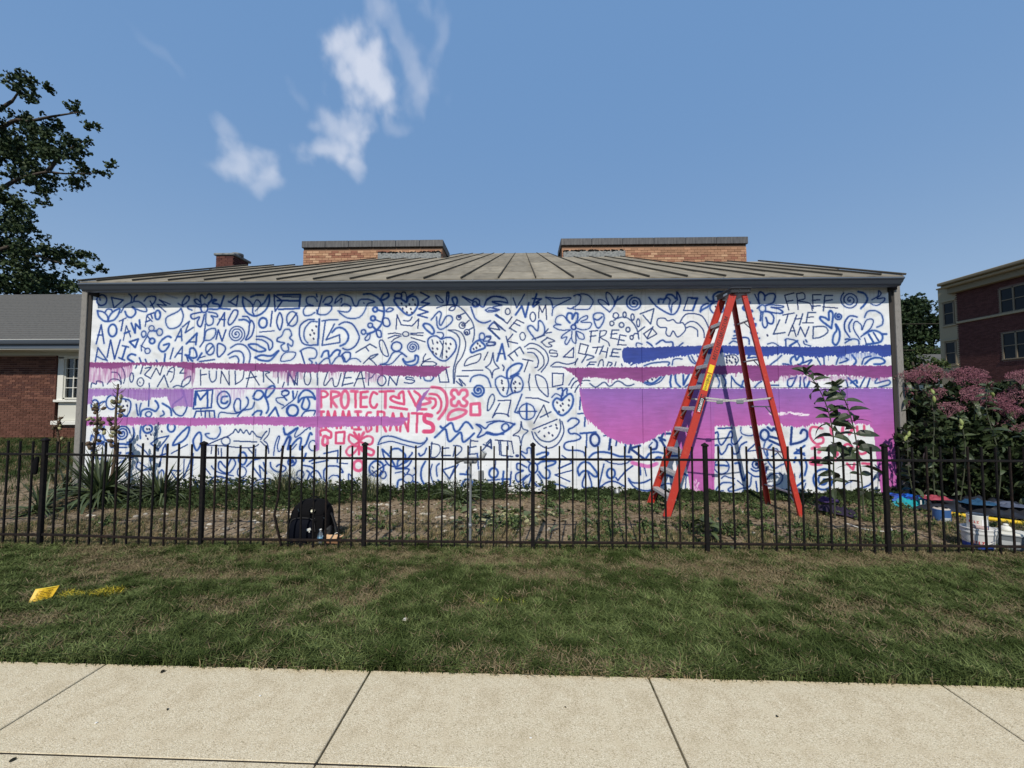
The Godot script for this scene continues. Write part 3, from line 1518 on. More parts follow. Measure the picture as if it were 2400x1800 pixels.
	for line in BANDS.split("\n", false):
		var f := line.split("|")
		if f.size() < 3:
			continue
		var a := numbers(f[0])
		var top := numbers(f[1])
		var low := numbers(f[2])
		var x0 := int(maxf(minf(top[0], low[0]), 0.0))
		var x1 := int(minf(maxf(top[top.size() - 2], low[low.size() - 2]), w - 1))
		for x in range(x0, x1 + 1):
			var jt := n3.get_noise_2d(x * 1.6, a[0] * 3.0) * a[7] * 1.3 + n2.get_noise_2d(x * 2.0, 7.0) * a[7] * 0.5
			var jb := n3.get_noise_2d(x * 1.6, a[0] * 3.0 + 400.0) * a[7] * 2.0 + n2.get_noise_2d(x * 1.3, 90.0) * a[7] * 0.7
			var yt := edge_at(top, x)
			var yb := edge_at(low, x)
			if yb <= yt:
				continue
			var full := yb - yt
			yt += jt if yt > 2 else 0.0
			yb += jb * minf(1.0, full / 8.0)
			for y in range(maxi(int(floor(yt)), 0), mini(int(ceil(yb)), h - 1) + 1):
				var cover := clampf(minf(y - yt + 0.5, yb - y + 0.5), 0.0, 1.0)
				var t := clampf((y - yt) / minf(full, 112.0), 0.0, 1.0)
				var s := n3.get_noise_2d(x * 2.2, y * 0.16 + a[3])
				var al := a[6] * cover * (1.0 - a[8] * clampf(0.35 + s * 1.4 + t * 0.5, 0.0, 1.0))
				var shade := 1.0 + (0.035 if a[0] > 140 else 0.08) * n3.get_noise_2d(x * 0.22 + a[4] * 9.0, y * 1.7) + 0.05 * n1.get_noise_2d(x * 0.5, y * 0.9) + 0.04 * n1.get_noise_2d(x * 2.0, y * 2.0)
				shade *= 0.965
				var c := Color(lerpf(a[0], a[3], t) / 255.0 * shade, lerpf(a[1], a[4], t) / 255.0 * shade, lerpf(a[2], a[5], t) / 255.0 * shade)
				im.set_pixel(x, y, im.get_pixel(x, y).lerp(c, al))
	# a few runs of wet paint below the brushed edges
	for k in 46:
		var f := BANDS.split("\n", false)[[1, 7, 9, 17, 18][k % 5]].split("|")
		var a := numbers(f[0])
		var low := numbers(f[2])
		var x := rng.randf_range(low[0], low[low.size() - 2])
		var y0 := edge_at(low, x) - 3.0
		if y0 > h - 40:
			continue
		put_path(im, PackedVector2Array([Vector2(x, y0), Vector2(x + rng.randf_range(-0.6, 0.6), y0 + rng.randf_range(4.0, 14.0))]), {"core": stamp(rng.randf_range(0.4, 1.2), Color(a[3] / 255.0, a[4] / 255.0, a[5] / 255.0, 0.55), 0.9)})
	# scraped gap in the pink block and chips
	for k in 70:
		var p := Vector2(rng.randf_range(1739, 1834), rng.randfn(0.0, 1.6))
		p.y += 325 + sin(p.x * 0.08) * 2.0
		put_path(im, PackedVector2Array([p, p + Vector2(rng.randf_range(3, 8), rng.randf_range(-1, 1))]), {"core": stamp(0.9, Color(0.93, 0.9, 0.93, 0.55), 1.0)})
	for k in 60:
		var p := Vector2(1557 + rng.randf_range(-7, 9), rng.randf_range(486, 526))
		put_path(im, PackedVector2Array([p, p + Vector2(rng.randf_range(-2, 2), rng.randf_range(2, 7))]), {"core": stamp(0.6, Color(0.93, 0.86, 0.92, 0.4), 0.8)})
	for k in 130:
		var p := Vector2(rng.randf() * w, rng.randf() * h)
		im.blend_rect(stamp(0.4, Color(0.3, 0.28, 0.3, 0.5), 0.8), Rect2i(0, 0, 5, 5), Vector2i(p))
	return im

# panel of painted board: front face carries the mural's coordinates
func mural_panel(x0: float, x1: float, y0: float, y1: float, z: float) -> ArrayMesh:
	var st := new_st()
	var c := 0.006
	var cx := (x0 + x1) * 0.5
	var cy := (y0 + y1) * 0.5
	var inside := Vector3(cx, cy, z - 0.03)
	var uv := func(p: Vector3) -> Vector2: return Vector2((p.x - (-8.36)) / (6.8 - (-8.36)), (3.93 - p.y) / (3.93 - 0.05))
	var f := [Vector3(x0 + c, y0 + c, z), Vector3(x1 - c, y0 + c, z), Vector3(x1 - c, y1 - c, z), Vector3(x0 + c, y1 - c, z)]
	var b := [Vector3(x0, y0, z - c), Vector3(x1, y0, z - c), Vector3(x1, y1, z - c), Vector3(x0, y1, z - c)]
	var k := [Vector3(x0, y0, z - 0.05), Vector3(x1, y0, z - 0.05), Vector3(x1, y1, z - 0.05), Vector3(x0, y1, z - 0.05)]
	face(st, f, inside, f.map(uv))
	for i in 4:
		var j := (i + 1) % 4
		var q := [f[i], f[j], b[j], b[i]]
		face(st, q, inside, q.map(uv))
		q = [b[i], b[j], k[j], k[i]]
		face(st, q, inside, q.map(uv))
	return st.commit()

# ---------------------------------------------------------------- bricks
func brick_rows(x0: float, x1: float, y0: float, y1: float, pitch: float, course: float) -> Array:
	var out := []
	var rows := int((y1 - y0) / course)
	for r in rows:
		var x := x0 - pitch * (0.5 if r % 2 == 0 else 0.0)
		while x < x1 - 0.02:
			var a := maxf(x, x0)
			var b := minf(x + pitch, x1)
			if b - a > pitch * 0.2:
				out.append([a, b, y0 + r * course])
			x += pitch
	return out

func lay_bricks(spots: Array, z: float, course: float, joint: float, mats: Array, parent: Node3D, most := 300, rough := 0.006) -> void:
	var m0 := box(Vector3(1, 1, 1), 0.0)
	var rest := []
	for i in spots.size():
		var s = spots[i]
		var w: float = s[1] - s[0] - joint
		var xf := Transform3D(Basis.from_scale(Vector3(w, course - joint, 0.06)), Vector3((s[0] + s[1]) * 0.5, s[2] + course * 0.5, z - 0.03 + rng.randf_range(0.0, rough)))
		if i < most:
			part("brick", m0, mats[rng.randi() % mats.size()], parent, xf)
		else:
			rest.append(xf)
	if rest.size() > 0:
		var cols := []
		for r in rest:
			var v := rng.randf_range(0.75, 1.2)
			cols.append(Color(v, v, v))
		var bm: StandardMaterial3D = mats[0].duplicate()
		bm.vertex_color_use_as_albedo = true
		scatter("brickwork", m0, bm, rest, cols, parent)

# ---------------------------------------------------------------- scene
func _ready() -> void:
	rng.seed = 77
	var cam := Camera3D.new()
	cam.name = "camera"
	cam.fov = rad_to_deg(2.0 * atan(900.0 / 960.0))
	cam.position = Vector3(0, 1.7, 0)
	cam.rotation = Vector3(atan(47.0 / 960.0), atan(24.0 / 960.0), 0)
	cam.near = 0.05
	cam.far = 900.0
	add_child(cam)
	cam.current = true
	var env := Environment.new()
	env.background_mode = Environment.BG_SKY
	env.tonemap_mode = Environment.TONE_MAPPER_LINEAR
	env.tonemap_exposure = 1.0
	env.sdfgi_enabled = true
	env.ssao_enabled = true
	env.ssil_enabled = true
	var sm := ProceduralSkyMaterial.new()
	sm.sky_top_color = srgb(109, 148, 196)
	sm.sky_horizon_color = srgb(186, 209, 229)
	sm.sky_curve = 0.15
	sm.ground_horizon_color = srgb(150, 160, 160)
	sm.ground_bottom_color = srgb(90, 90, 80)
	sm.sun_angle_max = 1.0
	sm.sky_cover = clouds()
	sm.sky_cover_modulate = Color(0.72, 0.66, 0.56, 1.0)
	var sky := Sky.new()
	sky.sky_material = sm
	env.sky = sky
	var we := WorldEnvironment.new()
	we.name = "world_environment"
	we.environment = env
	add_child(we)
	var sun := DirectionalLight3D.new()
	sun.name = "sun"
	sun.light_energy = 1.3
	sun.light_color = Color(1.0, 0.965, 0.91)
	sun.light_angular_distance = 0.5
	sun.shadow_enabled = true
	add_child(sun)
	sun.look_at_from_position(Vector3.ZERO, Vector3(0.16, -1.0, -1.0), Vector3.UP)
	var lump := FastNoiseLite.new()
	lump.frequency = 0.25
	lump.fractal_octaves = 3
	M.lump = lump
	make_materials()
	build_ground()
	build_mural_building()
	build_left_building()
	build_right_buildings()
	build_fence()
	build_ladder()
	build_trees()
	build_bed()
	build_plants()
	build_things()
	build_lawn()

func clouds() -> ImageTexture:
	var w := 4096
	var h := 2048
	var im := Image.create_empty(w, h, false, Image.FORMAT_RGBA8)
	im.fill(Color(1, 1, 1, 0))
	var n := FastNoiseLite.new()
	n.frequency = 0.018
	n.fractal_octaves = 6
	n.fractal_gain = 0.45
	n.seed = 4
	var warp := FastNoiseLite.new()
	warp.frequency = 0.01
	warp.fractal_octaves = 3
	warp.seed = 9
	# azimuth, elevation, half width, half height (degrees), turn, strength
	var puffs := ["-21.9 38.4 3.9 4.2 0.55 1.25", "-23.6 40.2 2.2 2.0 0.0 0.9", "-24.6 32.4 2.9 2.6 0.5 0.75", "-25.6 30.2 4.2 1.5 -0.35 0.8", "-22.9 29.3 1.7 1.7 0.0 0.75", "-22.6 33.8 2.4 1.2 0.2 0.5",
		"-35.6 26.6 2.7 1.8 -0.35 0.8", "-33.9 25.4 2.0 1.8 0.0 0.55", "-36.9 29.2 1.4 1.2 0.6 0.4",
		"-16.6 41.2 5.0 1.6 0.7 0.3", "-14.6 38.5 2.0 3.4 0.3 0.26", "-13.6 36.2 1.1 2.4 0.1 0.32", "-12.0 42.3 1.0 2.8 0.3 0.26", "-20.5 43.2 1.4 2.6 0.4 0.34", "-28.0 32.3 1.3 0.9 0.0 0.3", "-18.2 34.0 1.9 1.0 0.2 0.28", "-30.4 34.8 1.4 0.8 0.6 0.12", "-44.0 34.0 2.4 0.5 0.5 0.10", "-49.0 37.5 1.6 0.5 0.4 0.10",
		"-22.0 49.0 6.0 2.2 0.5 0.5", "75.0 31.0 7.0 2.5 0.2 0.6", "120.0 24.0 9.0 3.0 -0.2 0.8", "-110.0 29.0 8.0 3.0 0.3 0.8", "150.0 33.0 7.0 3.5 0.1 0.8"]
	var per := w / 360.0
	for s in puffs:
		var v := numbers(s)
		var cx := fposmod(v[0] / 360.0, 1.0) * w
		var cy := (0.5 - v[1] / 180.0) * h
		var sx: float = v[2] * per / cos(deg_to_rad(v[1]))
		var sy: float = v[3] * per
		var reach := int(maxf(sx, sy) * 1.7)
		for y in range(int(cy) - reach, int(cy) + reach):
			for x in range(int(cx) - reach, int(cx) + reach):
				var dx := x - cx + warp.get_noise_2d(x, y) * 16.0
				var dy := y - cy + warp.get_noise_2d(x + 900, y) * 16.0
				var a := (dx * cos(v[4]) + dy * sin(v[4])) / sx
				var b := (-dx * sin(v[4]) + dy * cos(v[4])) / sy
				var d := sqrt(a * a + b * b)
				if d > 1.6:
					continue
				var k := (1.0 - d) * 1.15 + n.get_noise_2d(x * 1.3, y * 1.3) * 0.6
				k = smoothstep(-0.25, 1.05, k) * smoothstep(1.6, 0.95, d)
				if k <= 0.003:
					continue
				var p := im.get_pixel(x, y)
				p.a = 1.0 - (1.0 - p.a) * (1.0 - clampf(k * v[5] * 0.8, 0.0, 0.97))
				im.set_pixel(x, y, p)
	return ImageTexture.create_from_image(im)

func make_materials() -> void:
	M.mural = StandardMaterial3D.new()
	M.mural.albedo_texture = ImageTexture.create_from_image(mural_image())
	M.mural.roughness = 0.7
	M.mural.normal_enabled = true
	var wall_bump := bump_tex(0.09, 3.0)
	M.mural.normal_texture = wall_bump
	M.mural.normal_scale = 0.12
	M.mural.uv1_scale = Vector3.ONE
	var rough_n := bump_tex(0.05, 6.0, 512, FastNoiseLite.TYPE_SIMPLEX_SMOOTH, 12)
	var fine_n := bump_tex(0.2, 5.0, 512, FastNoiseLite.TYPE_SIMPLEX_SMOOTH, 14)
	M.concrete = tex_mat(noise_tex(0.2, [srgb(120, 108, 87), srgb(188, 175, 147), srgb(206, 193, 165), srgb(216, 204, 178), srgb(250, 243, 225)], 1024, FastNoiseLite.TYPE_VALUE, 2, 6), 1.15, 0.92, fine_n, 0.3)
	M.concrete.detail_enabled = true
	M.concrete.detail_blend_mode = BaseMaterial3D.BLEND_MODE_MUL
	M.concrete.detail_albedo = noise_tex(0.008, [srgb(238, 235, 229), srgb(249, 247, 243), srgb(255, 255, 253), srgb(246, 243, 238)], 512, FastNoiseLite.TYPE_SIMPLEX_SMOOTH, 5, 31)
	M.soil = tex_mat(noise_tex(0.03, [lin(0.10, 0.077, 0.048), lin(0.19, 0.147, 0.098), lin(0.245, 0.192, 0.132), lin(0.33, 0.265, 0.185)], 1024, FastNoiseLite.TYPE_SIMPLEX_SMOOTH, 6, 41), 0.6, 0.95, rough_n, 1.0)
	M.turf = tex_mat(noise_tex(0.03, [lin(0.03, 0.035, 0.018), lin(0.06, 0.06, 0.03), lin(0.12, 0.1, 0.055)], 512, FastNoiseLite.TYPE_SIMPLEX_SMOOTH, 5, 42), 0.8, 0.95, rough_n, 1.0)
	M.far_ground = tex_mat(noise_tex(0.02, [lin(0.05, 0.07, 0.03), lin(0.09, 0.1, 0.05)], 256, FastNoiseLite.TYPE_SIMPLEX_SMOOTH, 4, 43), 0.2, 0.95)
	M.asphalt = tex_mat(noise_tex(0.2, [lin(0.035, 0.035, 0.035), lin(0.07, 0.07, 0.07)], 512, FastNoiseLite.TYPE_SIMPLEX, 3, 44), 1.0, 0.9)
	var roof_cols := [srgb(104, 98, 86), srgb(129, 122, 107), srgb(138, 131, 116), srgb(154, 144, 125)]
	M.roof = []
	for k in 4:
		var t := noise_tex(0.012, roof_cols.map(func(c: Color) -> Color: return c * (0.93 + 0.045 * k)), 256, FastNoiseLite.TYPE_SIMPLEX_SMOOTH, 5, 50 + k)
		var m := tex_mat(t, 0.35, 0.85)
		m.metallic_specular = 0.25
		m.uv1_scale = Vector3(0.9, 0.35, 0.25)
		M.roof.append(m)
	M.seam = mat(srgb(80, 76, 68), 0.85)  # darker than the panels: shade on the seam sides put into the colour
	M.gutter = mat(srgb(84, 93, 105), 0.42)
	M.gutter_edge = mat(srgb(70, 74, 80), 0.5)
	M.fascia = mat(srgb(62, 60, 58), 0.8)
	M.trim = tex_mat(noise_tex(0.05, [srgb(98, 96, 93), srgb(128, 126, 122), srgb(140, 138, 134), srgb(110, 102, 93)], 512, FastNoiseLite.TYPE_SIMPLEX_SMOOTH, 5, 60), 1.0, 0.85)
	M.trim.uv1_scale = Vector3(3.0, 0.35, 3.0)
	M.dark = mat(lin(0.015, 0.015, 0.015), 0.9)
	M.metal = mat(srgb(150, 152, 152), 0.35, 0.9)
	M.galv = mat(srgb(142, 146, 148), 0.5, 0.5)
	M.coping = tex_mat(noise_tex(0.02, [srgb(60, 60, 62), srgb(82, 82, 84), srgb(110, 110, 108)], 256, FastNoiseLite.TYPE_SIMPLEX_SMOOTH, 5, 61), 0.4, 0.6)
	M.coping.uv1_scale = Vector3(1.2, 0.25, 0.6)
	M.flash = tex_mat(noise_tex(0.04, [srgb(78, 80, 82), srgb(122, 126, 126), srgb(150, 152, 148)], 256, FastNoiseLite.TYPE_SIMPLEX_SMOOTH, 5, 62), 0.6, 0.7)
	M.tan_bricks = []
	for c in [[168, 130, 104], [180, 142, 112], [156, 116, 94], [192, 156, 126], [172, 134, 108], [148, 104, 86]]:
		M.tan_bricks.append(mat(srgb(c[0], c[1], c[2]), 0.9))
	M.red_bricks = []
	for c in [[98, 68, 58], [108, 76, 65], [92, 63, 55], [116, 82, 70], [86, 60, 54]]:
		M.red_bricks.append(mat(srgb(c[0], c[1], c[2]), 0.9))
	M.dark_bricks = []
	for c in [[86, 58, 56], [94, 64, 60], [80, 54, 53], [100, 68, 62]]:
		M.dark_bricks.append(mat(srgb(c[0], c[1], c[2]), 0.9))
	M.mortar = mat(srgb(166, 140, 124), 0.95)
	M.tan_mortar = mat(srgb(140, 112, 92), 0.95)
	M.dark_mortar = mat(srgb(112, 92, 86), 0.95)
	M.shingle = tex_mat(noise_tex(0.06, [srgb(76, 76, 76), srgb(94, 94, 92), srgb(104, 102, 98)], 512, FastNoiseLite.TYPE_SIMPLEX_SMOOTH, 5, 63), 0.35, 0.95)
	M.white = mat(srgb(214, 214, 206), 0.6)
	M.off_white = mat(srgb(196, 196, 186), 0.7)
	M.pane = mat(Color(0.04, 0.05, 0.06, 0.35), 0.06)
	M.pane.transparency = BaseMaterial3D.TRANSPARENCY_ALPHA
	M.room = mat(lin(0.02, 0.022, 0.026), 0.9)
	M.cream = mat(srgb(150, 140, 118), 0.85)
	M.cream_dark = mat(srgb(128, 119, 100), 0.85)
	M.frame_tan = mat(srgb(120, 111, 96), 0.85)
	M.dim_glass = mat(lin(0.012, 0.016, 0.02), 0.15)
	M.dim_glass.metallic_specular = 0.25
	M.iron = tex_mat(noise_tex(0.05, [srgb(20, 19, 20), srgb(25, 24, 24), srgb(36, 31, 28)], 256, FastNoiseLite.TYPE_SIMPLEX_SMOOTH, 5, 64), 1.2, 0.75)
	M.iron.metallic_specular = 0.25
	M.iron_rust = tex_mat(noise_tex(0.05, [srgb(24, 22, 21), srgb(34, 29, 27), srgb(54, 41, 34)], 256, FastNoiseLite.TYPE_SIMPLEX_SMOOTH, 5, 65), 1.2, 0.85)
	M.iron_rust.metallic_specular = 0.25
	M.orange = tex_mat(noise_tex(0.03, [srgb(164, 44, 33), srgb(180, 52, 38), srgb(176, 50, 36), srgb(190, 74, 56)], 256, FastNoiseLite.TYPE_SIMPLEX_SMOOTH, 5, 66), 1.0, 0.5)
	M.alu = tex_mat(noise_tex(0.05, [srgb(160, 158, 154), srgb(186, 184, 180), srgb(200, 198, 194)], 256, FastNoiseLite.TYPE_SIMPLEX_SMOOTH, 5, 67), 1.5, 0.45)
	M.alu.metallic = 0.1
	M.black_plastic = mat(srgb(44, 44, 46), 0.5)
	M.yellow_label = mat(srgb(232, 202, 40), 0.5)
	M.ink = mat(lin(0.02, 0.02, 0.025), 0.7)
	M.white_ink = mat(lin(0.8, 0.8, 0.8), 0.6)
	M.red_ink = mat(srgb(186, 40, 40), 0.6)
	M.bark = tex_mat(noise_tex(0.05, [lin(0.05, 0.042, 0.035), lin(0.1, 0.085, 0.07)], 256, FastNoiseLite.TYPE_SIMPLEX_SMOOTH, 5, 68), 0.6, 0.95)
	M.leaf = tint_mat(Color.WHITE, 0.6, 0.12)
	M.leaf.metallic_specular = 0.3
	M.dry = tint_mat(Color.WHITE, 0.9, 0.0)

func grid(x0: float, x1: float, z0: float, z1: float, step: float, fy: Callable) -> ArrayMesh:
	var st := new_st()
	st.set_smooth_group(0)
	var nx := int(ceil((x1 - x0) / step))
	var nz := int(ceil((z1 - z0) / step))
	for j in nz + 1:
		for i in nx + 1:
			var x := lerpf(x0, x1, float(i) / nx)
			var z := lerpf(z0, z1, float(j) / nz)
			st.add_vertex(Vector3(x, fy.call(x, z), z))
	for j in nz:
		for i in nx:
			var a := j * (nx + 1) + i
			var b := a + nx + 1
			for k in [a, a + 1, b + 1, a, b + 1, b]:
				st.add_index(k)
	st.generate_normals()
	return st.commit()

func build_ground() -> void:
	structure("ground", grid(-400, 400, -500, 60, 40, func(_x, _z): return -0.16), M.far_ground)
	structure("bed_soil", grid(-34, 34, -34, FENCE_Z, 0.16, func(x, z): return ground_y(x, z) + (0.0 if absf(x) < 22.0 and z > -24.0 else -0.05)), M.soil)
	structure("lawn_soil", grid(-16, 16, FENCE_Z, -2.55, 0.3, func(_x, _z): return 0.0), M.turf)
	structure("road", grid(-40, 40, -0.5, 12, 4, func(_x, _z): return -0.12), M.asphalt)
	var walk := Node3D.new()
	walk.name = "sidewalk"
	add_child(walk)
	walk.set_meta("kind", "structure")
	walk.rotation.y = -0.0128
	var st := new_st()
	add_box(st, at(0, -0.09, -1.55), Vector3(36, 0.14, 2.1))
	part("joint_bed", st.commit(), M.turf, walk)
	var fill := new_st()
	add_box(fill, at(0, -0.02, -1.977), Vector3(26, 0.054, 0.02))
	part("joint_dirt", fill.commit(), mat(lin(0.035, 0.03, 0.024), 0.95), walk)
	for k in range(-7, 8):
		var x0 := 0.746 + 1.745 * k
		var s := new_st()
		add_box(s, at(x0 + 0.8725, -0.045, -2.317), Vector3(1.733, 0.11, 0.672), 0.004)
		part("slab", s.commit(), M.concrete, walk)
		s = new_st()
		add_box(s, at(x0 + 0.8725, -0.046 + rng.randf_range(-0.002, 0.002), -1.236), Vector3(1.738, 0.11, 1.474), 0.004)
		part("slab", s.commit(), M.concrete, walk)
	# grit gathered in the long joint and crumbled edge
	var xf := []
	var cols := []
	for k in 6000:
		var x := rng.randf_range(-4.0, 3.2)
		var near: bool = M.lump.get_noise_2d(x * 6.0, 3.0) > -0.05
		var z := -1.978 + rng.randfn(0.0, 0.004 if not near else 0.011)
		var v := rng.randf_range(0.03, 0.16)
		xf.append(Transform3D(rand_basis().scaled(Vector3.ONE * rng.randf_range(0.002, 0.006)), Vector3(x, 0.0 + rng.randf_range(-0.006, 0.006), z)))
		cols.append(Color(v, v * 0.92, v * 0.8))
	scatter("joint_grit", pebble(5), M.dry, xf, cols, self)

func pebble(sd: int) -> ArrayMesh:
	var r := RandomNumberGenerator.new()
	r.seed = sd
	var st := new_st()
	var rings := []
	for i in 5:
		var t := PI * (i + 0.35) / 5.0 + 0.1
		var ring := []
		for k in 7:
			var a := TAU * k / 7.0
			var q := r.randf_range(0.82, 1.15)
			ring.append(Vector3(cos(a) * sin(t) * q, cos(t) * 0.62, sin(a) * sin(t) * q * 0.85))
		rings.append(ring)
	loft(st, rings, true)
	return st.commit()

func build_mural_building() -> void:
	var b := thing("mural_building", "low flat-fronted building with white doodle mural and grey metal roof", "building")
	var xs := [-8.33, -7.536, -6.296, -5.078, -3.855, -2.645, -1.434, -0.21, 1.0, 2.228, 3.47, 4.72, 5.95, 6.77]
	for i in xs.size() - 1:
		for r in 2:
			var y0: float = 0.085 if r == 0 else 2.003
			var y1: float = 1.998 if r == 0 else 3.89
			var z := WALL_Z + rng.randf_range(-0.002, 0.002)
			part("wall_panel", mural_panel(xs[i] + 0.0015, xs[i + 1] - 0.0015, y0, y1, z), M.mural, b)
	part("dark_body", box(Vector3(14.9, 4.0, 5.0), 0.0), M.dark, b, at(-0.78, 1.9, -10.21))  # building body, near-black colour stands in for shade in the gap under the panels
	# corner boards
	for s in [[-8.33, -1.0], [6.77, 1.0]]:
		var st := new_st()
		add_box(st, at(s[0] + s[1] * 0.035, 2.0, WALL_Z - 0.02), Vector3(0.066, 3.9, 0.06), 0.004)
		part("corner_strip", st.commit(), M.fascia, b)
		st = new_st()
		add_box(st, at(s[0] + s[1] * 0.125, 2.0, WALL_Z - 0.03), Vector3(0.11, 3.9, 0.14), 0.006)
		part("corner_board", st.commit(), M.trim, b)
	var fr := new_st()
	add_box(fr, at(-0.78, 3.925, WALL_Z - 0.03), Vector3(15.1, 0.066, 0.1), 0.003)
	part("frieze_board", fr.commit(), M.off_white, b)
	var sof := new_st()
	add_box(sof, at(-0.78, 3.965, -7.56), Vector3(15.2, 0.024, 0.3), 0.0)
	part("soffit", sof.commit(), M.fascia, b)
	# gutter
	var prof := [[-7.302, 3.95], [-7.3, 3.93], [-7.31, 3.915], [-7.323, 3.91], [-7.34, 3.875], [-7.375, 3.845], [-7.39, 3.815], [-7.5, 3.813], [-7.505, 3.95]]
	var st2 := new_st()
	var rings := []
	for x in [-8.26, 6.76]:
		var ring := []
		for p in prof:
			ring.append(Vector3(x, p[1], p[0]))
		rings.append(ring)
	loft(st2, rings, true)
	part("gutter", st2.commit(), M.gutter, b)
	for x in [-5.1, -0.9, 2.1, 3.6]:
		part("gutter_joint", box(Vector3(0.02, 0.014, 0.03), 0.003), M.metal, b, at(x, 3.953, -7.312))
	# roof
	var ex := [-8.29]
	for k in 22:
		ex.append(-7.96 + 0.684 * k)
	ex.append(6.8)
	var ry := func(z: float) -> float: return 3.985 + 0.4 * (-7.37 - z)
	for i in ex.size() - 1:
		var a: float = ex[i]
		var c: float = ex[i + 1]
		var mid := (a + c) * 0.5
		var back := -12.75
		if mid > -6.592 and mid < 4.352:
			back = -18.02
		if mid > -3.856 and mid < 1.616:
			back = -26.0
		var z := -7.37
		var first := true
		while z > back + 0.01:
			var run := 1.15 + 0.55 * float((i * 7) % 5) / 4.0 if first else 2.45
			var z2 := maxf(z - run, back)
			if z2 - back < 0.6:
				z2 = back
			var a2 := a - (0.57 * (z2 + 7.37) / -5.4 if i == 0 else 0.0)
			var a1 := a - (0.57 * (z + 7.37) / -5.4 if i == 0 else 0.0)
			var c1 := c + (0.58 * (z + 7.37) / -5.4 if i == ex.size() - 2 else 0.0)
			var c2 := c + (0.58 * (z2 + 7.37) / -5.4 if i == ex.size() - 2 else 0.0)
			var st := new_st()
			var dz := 0.012
			var y1: float = ry.call(z)
			var y2: float = ry.call(z2 + dz)
			var lift := 0.006
			var p := [Vector3(a1, y1 + lift, z), Vector3(c1, y1 + lift, z), Vector3(c2, y2, z2 + dz), Vector3(a2, y2, z2 + dz)]
			var q := []
			for v in p:
				q.append(v + Vector3(0, -0.03, 0))
			var inside: Vector3 = (p[0] + p[1] + p[2] + p[3] + q[0] + q[1] + q[2] + q[3]) / 8.0
			face(st, p, inside)
			for e in 4:
				face(st, [p[e], p[(e + 1) % 4], q[(e + 1) % 4], q[e]], inside)
			face(st, q, inside)
			part("roof_panel", st.commit(), M.roof[rng.randi() % 4], b)
			z = z2
			first = false
	for i in ex.size():
		var x: float = ex[i]
		var back := -12.75
		if x > -6.6 and x < 4.36:
			back = -18.02
		if x > -3.86 and x < 1.62:
			back = -26.0
		var x2 := x
		if i == 0:
			x2 = -8.29 - 0.57
		elif i == ex.size() - 1:
			x2 = 6.8 + 0.58
		var st := new_st()
		add_bar(st, Vector3(x, ry.call(-7.36) + 0.03, -7.36), Vector3(x2, ry.call(back) + 0.03, back), 0.022 if i > 0 and i < ex.size() - 1 else 0.08, 0.036, Vector3.RIGHT, 0.006)
		part("standing_seam", st.commit(), M.seam, b)
	var un := new_st()
	for s in [[-8.2, 6.75, -7.45, -12.7], [-6.55, 4.3, -12.7, -18.0], [-3.8, 1.55, -18.0, -25.9]]:
		var i0 := Vector3((s[0] + s[1]) * 0.5, 2.5, (s[2] + s[3]) * 0.5)
		var u: Array = [Vector3(s[0], ry.call(s[2]) - 0.04, s[2]), Vector3(s[1], ry.call(s[2]) - 0.04, s[2]), Vector3(s[1], ry.call(s[3]) - 0.04, s[3]), Vector3(s[0], ry.call(s[3]) - 0.04, s[3])]
		face(un, u, i0)
		face(un, [u[3], u[2], Vector3(s[1], 0, s[3]), Vector3(s[0], 0, s[3])], i0)
		for e in [[0, 3], [1, 2]]:
			var lo: float = 3.86
			face(un, [u[e[0]], u[e[1]], Vector3(u[e[1]].x, lo - 0.1, u[e[1]].z), Vector3(u[e[0]].x, lo - 0.1, u[e[0]].z)], i0)
	part("roof_deck", un.commit(), M.fascia, b)
	brick_parapet(-10.02, -3.62, -6.55, -3.66, "tan brick parapet with dark coping left of the roof valley")
	brick_parapet(1.79, 10.0, 1.85, 4.62, "tan brick parapet with dark coping right of the roof valley, behind the ladder")
	# junction box, conduit and small fittings on the wall
	var jb := thing("junction_box", "small grey electrical box on the mural wall with conduit below", "electrical box", Vector3(-0.765, 0.39, WALL_Z))
	part("cover", box(Vector3(0.095, 0.17, 0.05), 0.006), M.galv, jb, at(0, 0, 0.027))
	part("conduit", tube_mesh([Vector3(-0.015, -0.08, 0.03), Vector3(-0.015, -0.3, 0.03), Vector3(-0.015, -0.45, 0.03)], [0.014]), M.galv, jb)
	part("conduit", tube_mesh(spline([Vector3(0.03, -0.08, 0.03), Vector3(0.04, -0.2, 0.035), Vector3(0.1, -0.3, 0.04), Vector3(0.3, -0.325, 0.04), Vector3(0.7, -0.33, 0.03)], 5), [0.012]), M.white, jb)

